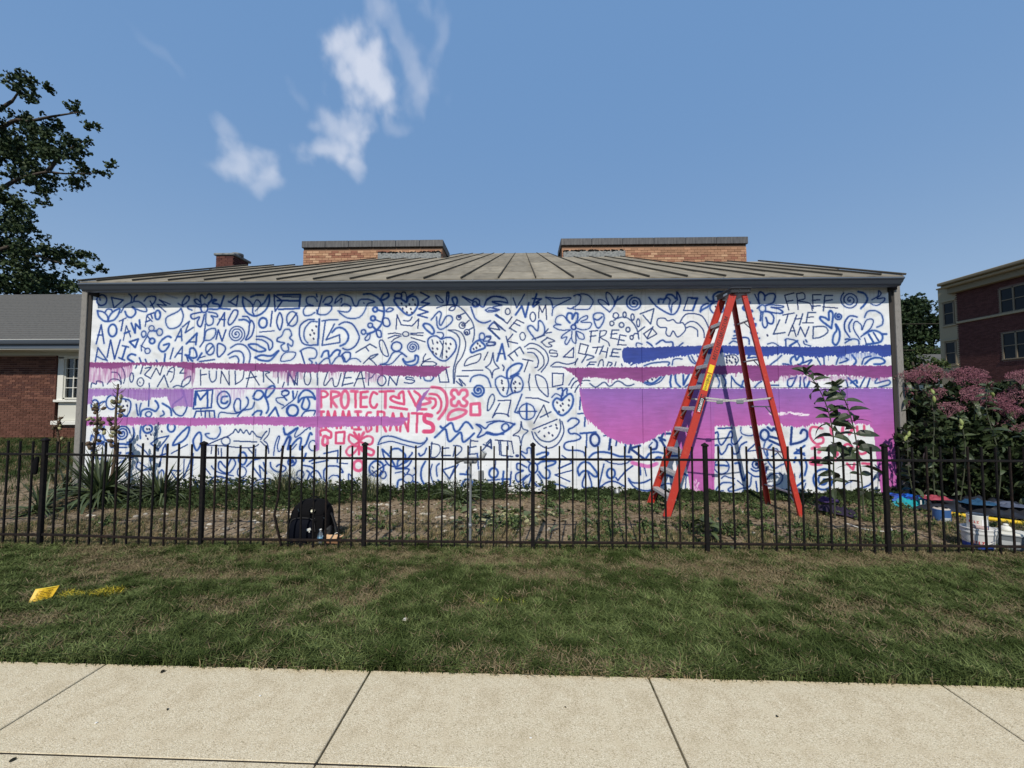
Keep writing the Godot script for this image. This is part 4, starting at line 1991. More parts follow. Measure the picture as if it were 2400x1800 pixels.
func brick_parapet(x0: float, x1: float, f0: float, f1: float, label: String) -> void:
	var w := thing("brick_parapet", label, "parapet wall")
	var z := -18.2
	var course := 0.108
	var cx := (x0 + x1) * 0.5
	part("wall_core", box(Vector3(x1 - x0 - 0.02, 8.8, 1.5)), M.tan_mortar, w, at(cx, 4.4, z - 0.77))
	lay_bricks(brick_rows(x0, x1, 7.29, 8.8, 0.295, course), z, course, 0.014, M.tan_bricks, w, 300, 0.014)
	var n := 6
	for k in n:
		var a := lerpf(x0 - 0.05, x1 + 0.05, float(k) / n)
		var c := lerpf(x0 - 0.05, x1 + 0.05, float(k + 1) / n)
		part("coping", box(Vector3(c - a - 0.012, 0.31 + 0.004 * (k % 2), 1.7), 0.015), M.coping, w, at((a + c) * 0.5, 8.985, z - 0.77))
	part("flashing", box(Vector3(f1 - f0, 0.36, 0.1), 0.02), M.flash, w, at((f0 + f1) * 0.5, 8.38, z + 0.05))
	var st := new_st()
	for k in 40:
		var x := rng.randf_range(f0, f1)
		add_box(st, Transform3D(Basis(Vector3.BACK, rng.randf_range(-0.4, 0.4)), Vector3(x, 8.57 + rng.randf_range(-0.03, 0.02), z + 0.08)), Vector3(rng.randf_range(0.06, 0.22), 0.05, 0.06), 0.01)
	part("tar_edge", st.commit(), M.dark, w)

func build_left_building() -> void:
	var b := thing("brick_house", "low red brick building with grey shingle roof left of the mural", "building")
	var z := -13.0
	part("wall_core", box(Vector3(20, 3.6, 6.5)), M.mortar, b, at(-25.25, 1.6, z - 3.27))
	part("wall_core", box(Vector3(8, 3.6, 6.4)), M.mortar, b, at(-11.2, 1.6, z - 3.42))
	var course := 0.0693
	var spots := brick_rows(-18.2, -15.26, 0.48, 3.31, 0.213, course)
	spots.reverse()
	lay_bricks(spots, z, course, 0.011, M.red_bricks, b, 300)
	var more := brick_rows(-26.0, -18.2, 0.48, 3.31, 0.213, course)
	more.append_array(brick_rows(-15.2, -12.0, 0.38, 1.0, 0.213, course))
	lay_bricks(more, z + 0.0, course, 0.011, M.red_bricks, b, 0)
	part("reveal", box(Vector3(0.04, 2.84, 0.2)), M.red_bricks[2], b, at(-15.25, 1.9, z - 0.09))
	var win := part("window", box(Vector3(2.3, 0.13, 0.1), 0.01), M.white, b, at(-14.08, 3.25, z - 0.06))
	var wz := Vector3(0, -3.25, 0.06)
	for s in [[-15.12, 2.3, 0.2, 2.0], [-12.95, 2.3, 0.1, 2.0]]:
		part("frame", box(Vector3(s[2], 1.5, 0.1), 0.008), M.white, win, Transform3D(Basis(), Vector3(s[0] + 14.08, 2.5 - 3.25, 0)))
	part("sash", box(Vector3(0.06, 1.4, 0.07), 0.006), M.off_white, win, Transform3D(Basis(), Vector3(-14.995 + 14.08, 2.5 - 3.25, -0.01)))
	part("sash", box(Vector3(2.1, 0.05, 0.07), 0.006), M.off_white, win, Transform3D(Basis(), Vector3(0.02, 1.885 - 3.25, -0.01)))
	for x in [-14.715, -14.41, -14.1, -13.79, -13.48, -13.17]:
		part("mullion", box(Vector3(0.026, 1.35, 0.03)), M.white, win, Transform3D(Basis(), Vector3(x + 14.08, 2.55 - 3.25, 0.0)))
	for y in [2.235, 2.55, 2.865]:
		part("mullion", box(Vector3(2.0, 0.022, 0.026)), M.white, win, Transform3D(Basis(), Vector3(0.03, y - 3.25, 0.0)))
	part("glass", box(Vector3(2.05, 1.38, 0.008)), M.pane, win, Transform3D(Basis(), Vector3(0.03, 2.53 - 3.25, -0.03)))
	part("dark_room", box(Vector3(2.2, 1.5, 0.02)), M.room, win, Transform3D(Basis(), Vector3(0.03, 2.53 - 3.25, -0.14)))
	part("window_sill", box(Vector3(2.34, 0.08, 0.16), 0.01), M.white, b, at(-14.06, 1.8, z + 0.0))
	part("spandrel", box(Vector3(2.2, 0.6, 0.06), 0.004), M.off_white, b, at(-14.06, 1.46, z - 0.06))
	part("lower_sill", box(Vector3(2.34, 0.13, 0.2), 0.012), M.white, b, at(-14.06, 1.09, z + 0.02))
	# eave: soffit, fascia, gutter
	part("soffit", box(Vector3(26, 0.05, 0.8)), M.off_white, b, at(-21.6, 3.42, z + 0.34))
	part("wall_board", box(Vector3(26, 0.14, 0.05), 0.004), M.off_white, b, at(-21.6, 3.36, z + 0.02))
	part("fascia", box(Vector3(26, 0.2, 0.04), 0.004), M.gutter, b, at(-21.6, 3.52, z + 0.74))
	var st := new_st()
	var rings := []
	for x in [-34.0, -8.6]:
		var ring := []
		for p in [[0.76, 3.67], [0.87, 3.67], [0.875, 3.655], [0.85, 3.62], [0.84, 3.56], [0.8, 3.53], [0.76, 3.53]]:
			ring.append(Vector3(x, p[1], z + p[0]))
		rings.append(ring)
	loft(st, rings, true)
	part("gutter", st.commit(), M.gutter, b)
	part("gutter_lip", box(Vector3(25.4, 0.016, 0.02), 0.004), M.white, b, at(-21.3, 3.683, z + 0.865))
	# shingle roof in courses
	var rows := 27
	for k in rows:
		var t0 := float(k) / rows
		var t1 := float(k + 1) / rows
		var a := Vector3(-21.3, lerpf(3.66, 6.33, t0), lerpf(z + 0.8, z - 3.6, t0))
		var c := Vector3(-21.3, lerpf(3.66, 6.33, t1), lerpf(z + 0.8, z - 3.6, t1))
		var s := new_st()
		var up := Vector3(0, 0.014, 0)
		var p := [a + Vector3(-12.7, 0, 0) + up, a + Vector3(12.7, 0, 0) + up, c + Vector3(12.7, 0, 0), c + Vector3(-12.7, 0, 0)]
		var inside := (a + c) * 0.5 - Vector3(0, 0.2, 0)
		face(s, p, inside)
		face(s, [p[0], p[1], p[1] - up * 2.0, p[0] - up * 2.0], inside)
		part("shingle_course", s.commit(), M.shingle, b)
	var back := new_st()
	face(back, [Vector3(-34, 6.33, z - 3.6), Vector3(-8.6, 6.33, z - 3.6), Vector3(-8.6, 3.6, z - 8.0), Vector3(-34, 3.6, z - 8.0)], Vector3(-21, 2, z - 5))
	face(back, [Vector3(-8.6, 6.33, z - 3.6), Vector3(-8.6, 3.6, z + 0.8), Vector3(-8.6, 3.6, z - 8.0)], Vector3(-21, 3.6, z - 3.6))
	part("roof_back", back.commit(), M.shingle, b)
	# chimney on the far slope
	var ch := thing("chimney", "square brown brick chimney with round flue, left behind the metal roof", "chimney")
	var cz := -15.0
	part("core", box(Vector3(0.63, 3.2, 0.84)), M.dark_mortar, ch, at(-11.27, 5.75, cz - 0.44))
	var cs := []
	for r in 10:
		var x := -11.6
		var y := 6.55 + r * 0.0745
		var off := 0.0 if r % 2 == 0 else 0.1
		cs.append([x, x + 0.23 - off, y])
		cs.append([x + 0.23 - off, x + 0.455 - off, y])
		cs.append([x + 0.455 - off, x + 0.66, y])
	lay_bricks(cs, cz + 0.012, 0.0745, 0.012, M.dark_bricks, ch)
	for r in 10:
		for k in 4:
			var xf := Transform3D(Basis.from_scale(Vector3(0.05, 0.062, 0.2)), Vector3(-10.955, 6.59 + r * 0.0745, cz - 0.1 - 0.212 * k - (0.05 if r % 2 == 0 else 0.0)))
			part("brick", box(Vector3.ONE), M.dark_bricks[(r * 3 + k) % 4], ch, xf)
	part("cap", box(Vector3(0.8, 0.09, 1.0), 0.02), M.flash, ch, at(-11.27, 7.37, cz - 0.44))
	part("flue", lathe([[0.0, 0.0], [0.2, 0.0], [0.2, 0.12], [0.17, 0.12], [0.16, 0.02], [0.0, 0.02]], 18), M.flash, ch, at(-11.06, 7.41, cz - 0.4))

func build_right_buildings() -> void:
	var b := thing("apartment_building", "three-storey dark brick apartment block with cream cornice, far right", "building")
	var X := 31.0
	part("wall_core", box(Vector3(14, 10.2, 19.0)), M.dark_mortar, b, at(X + 7.03, 4.9, -20.2))
	part("cream_bay", box(Vector3(13.5, 10.4, 1.3), 0.02), M.cream, b, at(X + 6.75, 5.02, -30.35))
	part("bay_cap", box(Vector3(13.7, 0.1, 1.36), 0.01), M.cream_dark, b, at(X + 6.8, 10.25, -30.38))
	var wins := [[-27.05, -24.9, 7.58, 9.14], [-27.05, -24.9, 4.58, 6.27], [-27.05, -24.9, 1.55, 3.25], [-22.4, -20.2, 7.58, 9.14], [-22.4, -20.2, 4.58, 6.27], [-17.8, -15.6, 7.58, 9.14], [-17.8, -15.6, 4.58, 6.27]]
	var xfs := []
	var cols := []
	var r := 0
	var y := 0.1
	while y < 9.6:
		var zz := -29.66 + (0.105 if r % 2 == 0 else 0.0)
		while zz < -10.9:
			var ok := true
			for w in wins:
				if zz > w[0] - 0.14 and zz < w[1] + 0.14 and y > w[2] - 0.2 and y < w[3] + 0.05:
					ok = false
			if y > 7.38 and y < 7.56:
				ok = false
			if ok and zz < -14.0:
				xfs.append(Transform3D(Basis.from_scale(Vector3(0.05, 0.062, 0.2)), Vector3(X + 0.016 + rng.randf_range(0, 0.006), y + 0.036, zz)))
				var v := rng.randf_range(0.8, 1.2)
				cols.append(Color(v, v, v))
			zz += 0.212
		y += 0.0745
		r += 1
	var bm: StandardMaterial3D = M.dark_bricks[0].duplicate()
	bm.vertex_color_use_as_albedo = true
	scatter("brickwork", box(Vector3.ONE), bm, xfs, cols, b)
	for w in wins:
		apartment_window(b, X, w, 3)
	apartment_window(b, X - 0.02, [-30.6, -29.9, 7.47, 9.08], 1)
	apartment_window(b, X - 0.02, [-30.6, -29.9, 4.57, 6.2], 1)
	for yy in [7.38, 4.5]:
		part("bay_sill", box(Vector3(0.14, 0.1, 0.95), 0.01), M.cream, b, at(X - 0.02, yy, -30.24))
		part("bay_hood", box(Vector3(0.12, 0.12, 1.0), 0.01), M.cream, b, at(X - 0.02, yy + 1.82, -30.24))
	part("belt_course", box(Vector3(0.16, 0.14, 15.7), 0.015), M.cream, b, at(X - 0.02, 7.47, -21.85))
	part("cornice", box(Vector3(0.5, 0.42, 16.2), 0.03), M.cream_dark, b, at(X - 0.1, 9.82, -21.9))
	part("cornice", box(Vector3(0.9, 0.2, 16.5), 0.05), M.cream, b, at(X - 0.2, 10.12, -21.9))
	part("cornice", box(Vector3(1.2, 0.22, 16.7), 0.05), M.cream_dark, b, at(X - 0.26, 10.33, -21.85))
	part("roof", box(Vector3(14, 0.1, 19)), M.coping, b, at(X + 7.05, 10.06, -20.2))
	# small house far behind, only its roof shows
	var h := thing("far_house", "grey hip roof of a small house between the mural and the apartment block", "house")
	part("wall", box(Vector3(9, 3.0, 8)), M.off_white, h, at(42.5, 2.0, -42))
	var st := new_st()
	var ins := Vector3(42.5, 3.5, -42)
	var e := [Vector3(36.6, 4.6, -37.5), Vector3(48.4, 4.6, -37.5), Vector3(48.4, 4.6, -46.5), Vector3(36.6, 4.6, -46.5)]
	var r0 := Vector3(40.0, 6.7, -42)
	var r1 := Vector3(45.0, 6.7, -42)
	face(st, [e[0], e[1], r1, r0], ins)
	face(st, [e[1], e[2], r1], ins)
	face(st, [e[2], e[3], r0, r1], ins)
	face(st, [e[3], e[0], r0], ins)
	face(st, e, Vector3(42.5, 5.2, -42))
	part("roof", st.commit(), M.shingle, h)
	for k in 2:
		var yw := 9.6 - 2.4 * k
		var w := part("utility_wire", tube_mesh(spline([Vector3(10, yw - 0.3, -38), Vector3(34, yw - 0.6, -38), Vector3(60, yw - 0.3, -38)], 6), [0.025], 5), M.seam, self)
		tag(w, ["upper of two thin utility wires before the dark trees", "lower of two thin utility wires before the dark trees"][k], "wire")

func apartment_window(b: Node3D, X: float, w: Array, lights: int) -> void:
	var cz: float = (w[0] + w[1]) * 0.5
	var cy: float = (w[2] + w[3]) * 0.5
	var wd: float = w[1] - w[0]
	var ht: float = w[3] - w[2]
	var win := part("window", box(Vector3(0.1, 0.08, wd + 0.1), 0.01), M.frame_tan, b, at(X - 0.02, w[2] - 0.02, cz))
	var o := Vector3(X - 0.02, w[2] - 0.02, cz)
	for k in lights + 1:
		var z: float = lerpf(w[0], w[1], float(k) / lights)
		part("frame", box(Vector3(0.07, ht, 0.09), 0.006), M.frame_tan, win, Transform3D(Basis(), Vector3(X, cy, z) - o))
	part("frame", box(Vector3(0.06, 0.05, wd)), M.frame_tan, win, Transform3D(Basis(), Vector3(X + 0.005, cy, cz) - o))
	part("frame", box(Vector3(0.07, 0.07, wd)), M.frame_tan, win, Transform3D(Basis(), Vector3(X, w[3] - 0.03, cz) - o))
	part("glass", box(Vector3(0.01, ht, wd)), M.dim_glass, win, Transform3D(Basis(), Vector3(X + 0.02, cy, cz) - o))
	part("dark_room", box(Vector3(0.01, ht + 0.02, wd + 0.02)), M.room, win, Transform3D(Basis(), Vector3(X + 0.026, cy, cz) - o))

func build_fence() -> void:
	var f := thing("iron_fence", "black iron picket fence with square posts between lawn and planting bed", "fence")
	var posts := [-9.62, -7.66, -5.695, -3.762, -1.838, 0.121, 2.094, 4.103, 6.09, 8.08]
	var base := func(x: float) -> float: return 0.05 * smoothstep(3.0, 6.5, -x)
	var picket := new_st()
	add_box(picket, at(0, 0.615, 0), Vector3(0.018, 1.2, 0.018), 0.002)
	var pm := picket.commit()
	for i in posts.size():
		var x: float = posts[i]
		var y: float = base.call(x)
		var p := part("post", box(Vector3(0.044, 1.24, 0.044), 0.004), M.iron, f, at(x, y + 0.6, FENCE_Z))
		p.rotate_z(rng.randf_range(-0.004, 0.004))
		var c := new_st()
		add_box(c, at(0, 0.625, 0), Vector3(0.064, 0.02, 0.064), 0.004)
		var ap := Vector3(0, 0.66, 0)
		var q := [Vector3(-0.03, 0.635, -0.03), Vector3(0.03, 0.635, -0.03), Vector3(0.03, 0.635, 0.03), Vector3(-0.03, 0.635, 0.03)]
		for k in 4:
			face(c, [q[k], q[(k + 1) % 4], ap], Vector3(0, 0.6, 0))
		part("post_cap", c.commit(), M.iron, p)
		if i == posts.size() - 1:
			break
		var x1: float = posts[i + 1]
		var y1: float = base.call(x1)
		for yy in [1.062, 0.118]:
			var st := new_st()
			add_bar(st, Vector3(x + 0.025, y + yy, FENCE_Z), Vector3(x1 - 0.025, y1 + yy + rng.randf_range(-0.006, 0.006), FENCE_Z), 0.026, 0.026, Vector3.UP, 0.003)
			part("rail", st.commit(), M.iron if yy > 0.5 else M.iron_rust, f)
		for k in range(1, 13):
			var px := lerpf(x, x1, k / 13.0)
			if i == 3 and k == 6:
				var bt := new_st()
				var yb := 0.02
				for s in [[Vector3(-2.80, 1.215, 0.012), Vector3(-2.835, 0.62, 0.02)], [Vector3(-2.835, 0.62, 0.02), Vector3(-2.87, 0.42, 0.03)], [Vector3(-2.87, 0.42, 0.03), Vector3(-2.79, 0.06, 0.012)]]:
					add_bar(bt, s[0] + Vector3(0, 0, FENCE_Z + 0.012), s[1] + Vector3(0, 0, FENCE_Z + 0.012), 0.0195, 0.0195)
				var bp := part("picket", bt.commit(), M.iron_rust, f)
				bp.set_meta("label", "bent rusty picket hanging loose")
				continue
			var o := part("picket", pm, M.iron if rng.randf() < 0.7 else M.iron_rust, f, at(px + rng.randf_range(-0.004, 0.004), lerpf(y, y1, k / 13.0) - 0.0 + rng.randf_range(-0.006, 0.006), FENCE_Z))
			o.rotate_z(rng.randf_range(-0.006, 0.006))

func build_ladder() -> void:
	var l := thing("stepladder", "tall orange-red stepladder standing open against the mural", "ladder")
	var gy := 0.03
	var FN := Vector3(2.13, gy, -6.19)
	var FF := Vector3(2.15, gy, -7.05)
	var RN := Vector3(4.11, gy, -6.21)
	var RF := Vector3(4.1, gy, -7.05)
	var fnt := Vector3(3.325, 3.43, -6.46)
	var fft := Vector3(3.325, 3.43, -6.83)
	var rnt := Vector3(3.50, 3.42, -6.46)
	var rft := Vector3(3.50, 3.42, -6.83)
	var rail := func(a: Vector3, b: Vector3, w: float, called: String) -> MeshInstance3D:
		# channel section: web facing along z with two flanges
		var st := new_st()
		var d := (b - a).normalized()
		var side := Vector3.RIGHT
		var xf := bar_xf(a, b, side)
		var len := a.distance_to(b)
		var toward: float = 1.0 if a.z > -6.6 else -1.0
		add_box(st, xf, Vector3(w, len, 0.008), 0.002)
		for s in [-1.0, 1.0]:
			add_box(st, xf * at(s * (w * 0.5 - 0.005), 0, -0.021 * toward * signf(xf.basis.z.z)), Vector3(0.008, len, 0.034), 0.002)
		return part(called, st.commit(), M.orange, l)
	rail.call(FN, fnt, 0.105, "front_rail")
	rail.call(FF, fft, 0.105, "front_rail")
	rail.call(RN, rnt, 0.075, "rear_rail")
	rail.call(RF, rft, 0.075, "rear_rail")
	for k in 4:
		var p: Vector3 = [FN, FF, RN, RF][k]
		part("rubber_foot", box(Vector3(0.11, 0.03, 0.05), 0.008), M.black_plastic, l, at(p.x, p.y - 0.005, p.z))
	# steps
	for k in 10:
		var h := 0.31 + 0.335 * k
		if k == 9:
			break
		var t := (h - gy) / (3.43 - gy)
		var a := FN.lerp(fnt, t)
		var b := FF.lerp(fft, t)
		var s := part("step", box(Vector3(0.095, 0.012, a.distance_to(b) - 0.012), 0.003), M.alu, l, at((a.x + b.x) * 0.5, h, (a.z + b.z) * 0.5))
		for j in 4:
			part("tread_rib", box(Vector3(0.006, 0.004, a.distance_to(b) - 0.03)), M.alu, s, at(-0.033 + 0.022 * j, 0.0085, 0))
		for q in [-0.045, 0.045]:
			part("step_flange", box(Vector3(0.005, 0.045, a.distance_to(b) - 0.016), 0.001), M.alu, s, at(q, -0.024, 0))
		for e in [1.0, -1.0]:
			var st := new_st()
			var z0: float = (a.z - 0.02) if e > 0 else (b.z + 0.02)
			var dz: float = -0.16 * e
			add_bar(st, Vector3(a.x - 0.055, h - 0.15, z0) , Vector3(a.x - 0.02, h - 0.03, z0 + dz), 0.022, 0.004)
			part("step_brace", st.commit(), M.alu, l)
	# rear braces
	for h in [0.36, 0.97, 1.66, 2.4, 3.02]:
		var t: float = (h - gy) / (3.42 - gy)
		var a := RN.lerp(rnt, t)
		var b := RF.lerp(rft, t)
		part("rear_brace", box(Vector3(0.04, 0.022, a.distance_to(b)), 0.003), M.alu, l, at((a.x + b.x) * 0.5 + 0.01, h, (a.z + b.z) * 0.5))
		var st := new_st()
		add_bar(st, Vector3(a.x + 0.02, h - 0.16, a.z - 0.02), Vector3(a.x, h - 0.01, a.z - 0.2), 0.02, 0.004)
		part("brace_strut", st.commit(), M.alu, l)
	# spreaders
	for s in [[FN, fnt, RN, rnt, 0.02], [FF, fft, RF, rft, -0.02]]:
		var t := (1.79 - gy) / (3.42 - gy)
		var a: Vector3 = s[0].lerp(s[1], t) + Vector3(0.03, 0, s[4])
		var c: Vector3 = s[2].lerp(s[3], t) + Vector3(-0.02, 0.0, s[4])
		var m: Vector3 = a.lerp(c, 0.53) + Vector3(0, -0.055, 0)
		var st := new_st()
		add_bar(st, a, m, 0.026, 0.006, Vector3.UP, 0.001)
		add_bar(st, m, c, 0.026, 0.006, Vector3.UP, 0.001)
		var sp := part("spreader", st.commit(), M.alu, l)
		part("hinge", box(Vector3(0.11, 0.06, 0.022), 0.008), M.galv, sp, at(m.x, m.y - 0.005, m.z))
		for q in [a, c]:
			part("rivet", lathe([[0.0, 0.0], [0.012, 0.0], [0.009, 0.008], [0.0, 0.009]], 10), M.metal, sp, Transform3D(Basis(Vector3.RIGHT, PI / 2), q + Vector3(0, 0, 0.006)))
	# top cap
	var cap := part("top_cap", box(Vector3(0.31, 0.09, 0.47), 0.012), M.black_plastic, l, at(3.42, 3.475, -6.645))
	part("cap_lip", box(Vector3(0.34, 0.022, 0.5), 0.006), M.black_plastic, cap, at(0, 0.034, 0))
	part("cap_label", box(Vector3(0.003, 0.03, 0.13)), M.white, cap, Transform3D(Basis(), Vector3(-0.157, -0.02, 0.06)))
	for p in [[-0.1, 0.01, 0.237], [-0.02, 0.012, 0.237], [0.115, 0.005, 0.237], [-0.045, -0.03, 0.237]]:
		part("bolt", lathe([[0.0, 0.0], [0.009, 0.0], [0.008, 0.005], [0.0, 0.006]], 8), M.metal, cap, Transform3D(Basis(Vector3.RIGHT, PI / 2), Vector3(p[0], p[1], p[2])))
	for r in [[FN, fnt], [RN, rnt]]:
		for t in [0.52, 0.985]:
			for dx in [-0.02, 0.02]:
				var p: Vector3 = r[0].lerp(r[1], t) + Vector3(dx, dx * 0.3, 0.005)
				part("rivet", lathe([[0.0, 0.0], [0.008, 0.0], [0.006, 0.005], [0.0, 0.006]], 8), M.metal, l, Transform3D(Basis(Vector3.RIGHT, PI / 2), p))
	# stickers and hand lettering on the near front rail
	var sx := bar_xf(FN, fnt, Vector3.RIGHT)
	var half := FN.distance_to(fnt) * 0.5
	if sx.basis.z.z < 0:
		sx.basis = Basis(-sx.basis.x, sx.basis.y, -sx.basis.z)
	var on := func(t: float, dz: float) -> Transform3D: return sx * at(0, (t * 2.0 - 1.0) * half, dz)
	part("warning_sticker", box(Vector3(0.075, 0.13, 0.002)), M.yellow_label, l, on.call(0.65, 0.006))
	var ys := part("warning_sticker", box(Vector3(0.075, 0.27, 0.002)), M.yellow_label, l, on.call(0.59, 0.006))
	for k in 16:
		part("print_line", box(Vector3(rng.randf_range(0.02, 0.06), rng.randf_range(0.004, 0.012), 0.002)), M.ink, ys, at(rng.randf_range(-0.008, 0.008), -0.12 + 0.016 * k, 0.0015))
	var bl := part("maker_label", box(Vector3(0.07, 0.30, 0.002)), M.ink, l, on.call(0.492, 0.006))
	part("maker_mark", box(Vector3(0.045, 0.045, 0.002)), M.red_ink, bl, at(0, 0.122, 0.0012))
	part("maker_mark", box(Vector3(0.018, 0.018, 0.002)), M.ink, bl, Transform3D(Basis(Vector3.BACK, PI / 4), Vector3(0, 0.122, 0.0022)))
	lettering("CUPRUM", 0.052, M.white_ink, bl, Transform3D(Basis(Vector3.BACK, -PI / 2), Vector3(0.0, -0.02, 0.0025)), "Droid Sans", true)
	part("maker_mark", box(Vector3(0.05, 0.03, 0.002)), M.red_ink, bl, at(0, -0.132, 0.0012))
	lettering("MITCHELL", 0.088, M.ink, l, on.call(0.738, 0.006) * Transform3D(Basis(Vector3.BACK, PI / 2) * Basis(Vector3(1, 0, 0), Vector3(0.12, 1, 0), Vector3(0, 0, 1)), Vector3(0.0, 0.03, 0)))
	lettering("MUSEUM", 0.084, M.ink, l, on.call(0.845, 0.006) * Transform3D(Basis(Vector3.BACK, PI / 2) * Basis(Vector3(1, 0, 0), Vector3(0.12, 1, 0), Vector3(0, 0, 1)), Vector3(0.0, 0.0, 0)))

# ---------------------------------------------------------------- trees
func crown(spots: Array, size: float, per: float, dark: Color, light: Color, parent: Node3D) -> void:
	# leaf-sized folded faces spread through clumps: each spot is [centre, radius]
	var mesh := leaf_sprig(size)
	var xfs := []
	var cols := []
	for s in spots:
		var c: Vector3 = s[0]
		var r: float = s[1]
		var n := int(per * r * r)
		var kind := rng.randf()
		for k in n:
			var d := Vector3(rng.randfn(), rng.randfn() * 0.7, rng.randfn()) * r * 0.46
			if d.length() > r * 1.25:
				continue
			xfs.append(Transform3D(rand_basis(1.2).scaled(Vector3.ONE * rng.randf_range(0.7, 1.25)), c + d))
			cols.append(dark.lerp(light, clampf(kind * 0.6 + rng.randf() * 0.4, 0, 1)))
	scatter("crown", mesh, M.leaf, xfs, cols, parent)

func leaf_sprig(size: float) -> ArrayMesh:
	var st := new_st()
	var r := RandomNumberGenerator.new()
	r.seed = 3
	for k in 5:
		var b := Basis(Vector3.UP, TAU * k / 5.0 + r.randf()) * Basis(Vector3.RIGHT, r.randf_range(0.3, 1.3))
		var o := Vector3(r.randf_range(-0.5, 0.5), r.randf_range(-0.4, 0.4), r.randf_range(-0.5, 0.5)) * size
		var w := size * 0.36
		var p := [o, o + b * Vector3(w, size * 0.4, 0.05 * size), o + b * Vector3(w * 0.5, size * 0.75, 0), o + b * Vector3(0, size, -0.1 * size), o + b * Vector3(-w * 0.7, size * 0.7, 0), o + b * Vector3(-w, size * 0.35, 0.05 * size)]
		face(st, p, o + b * Vector3(0, 0.3, -50))
	return st.commit()

func limb(pts: Array, r0: float, r1: float, parent: Node3D, called := "limb") -> void:
	var p := spline(pts, 5)
	var rad := []
	for i in p.size():
		rad.append(lerpf(r0, r1, float(i) / (p.size() - 1)))
	part(called, tube_mesh(p, rad, 7), M.bark, parent)

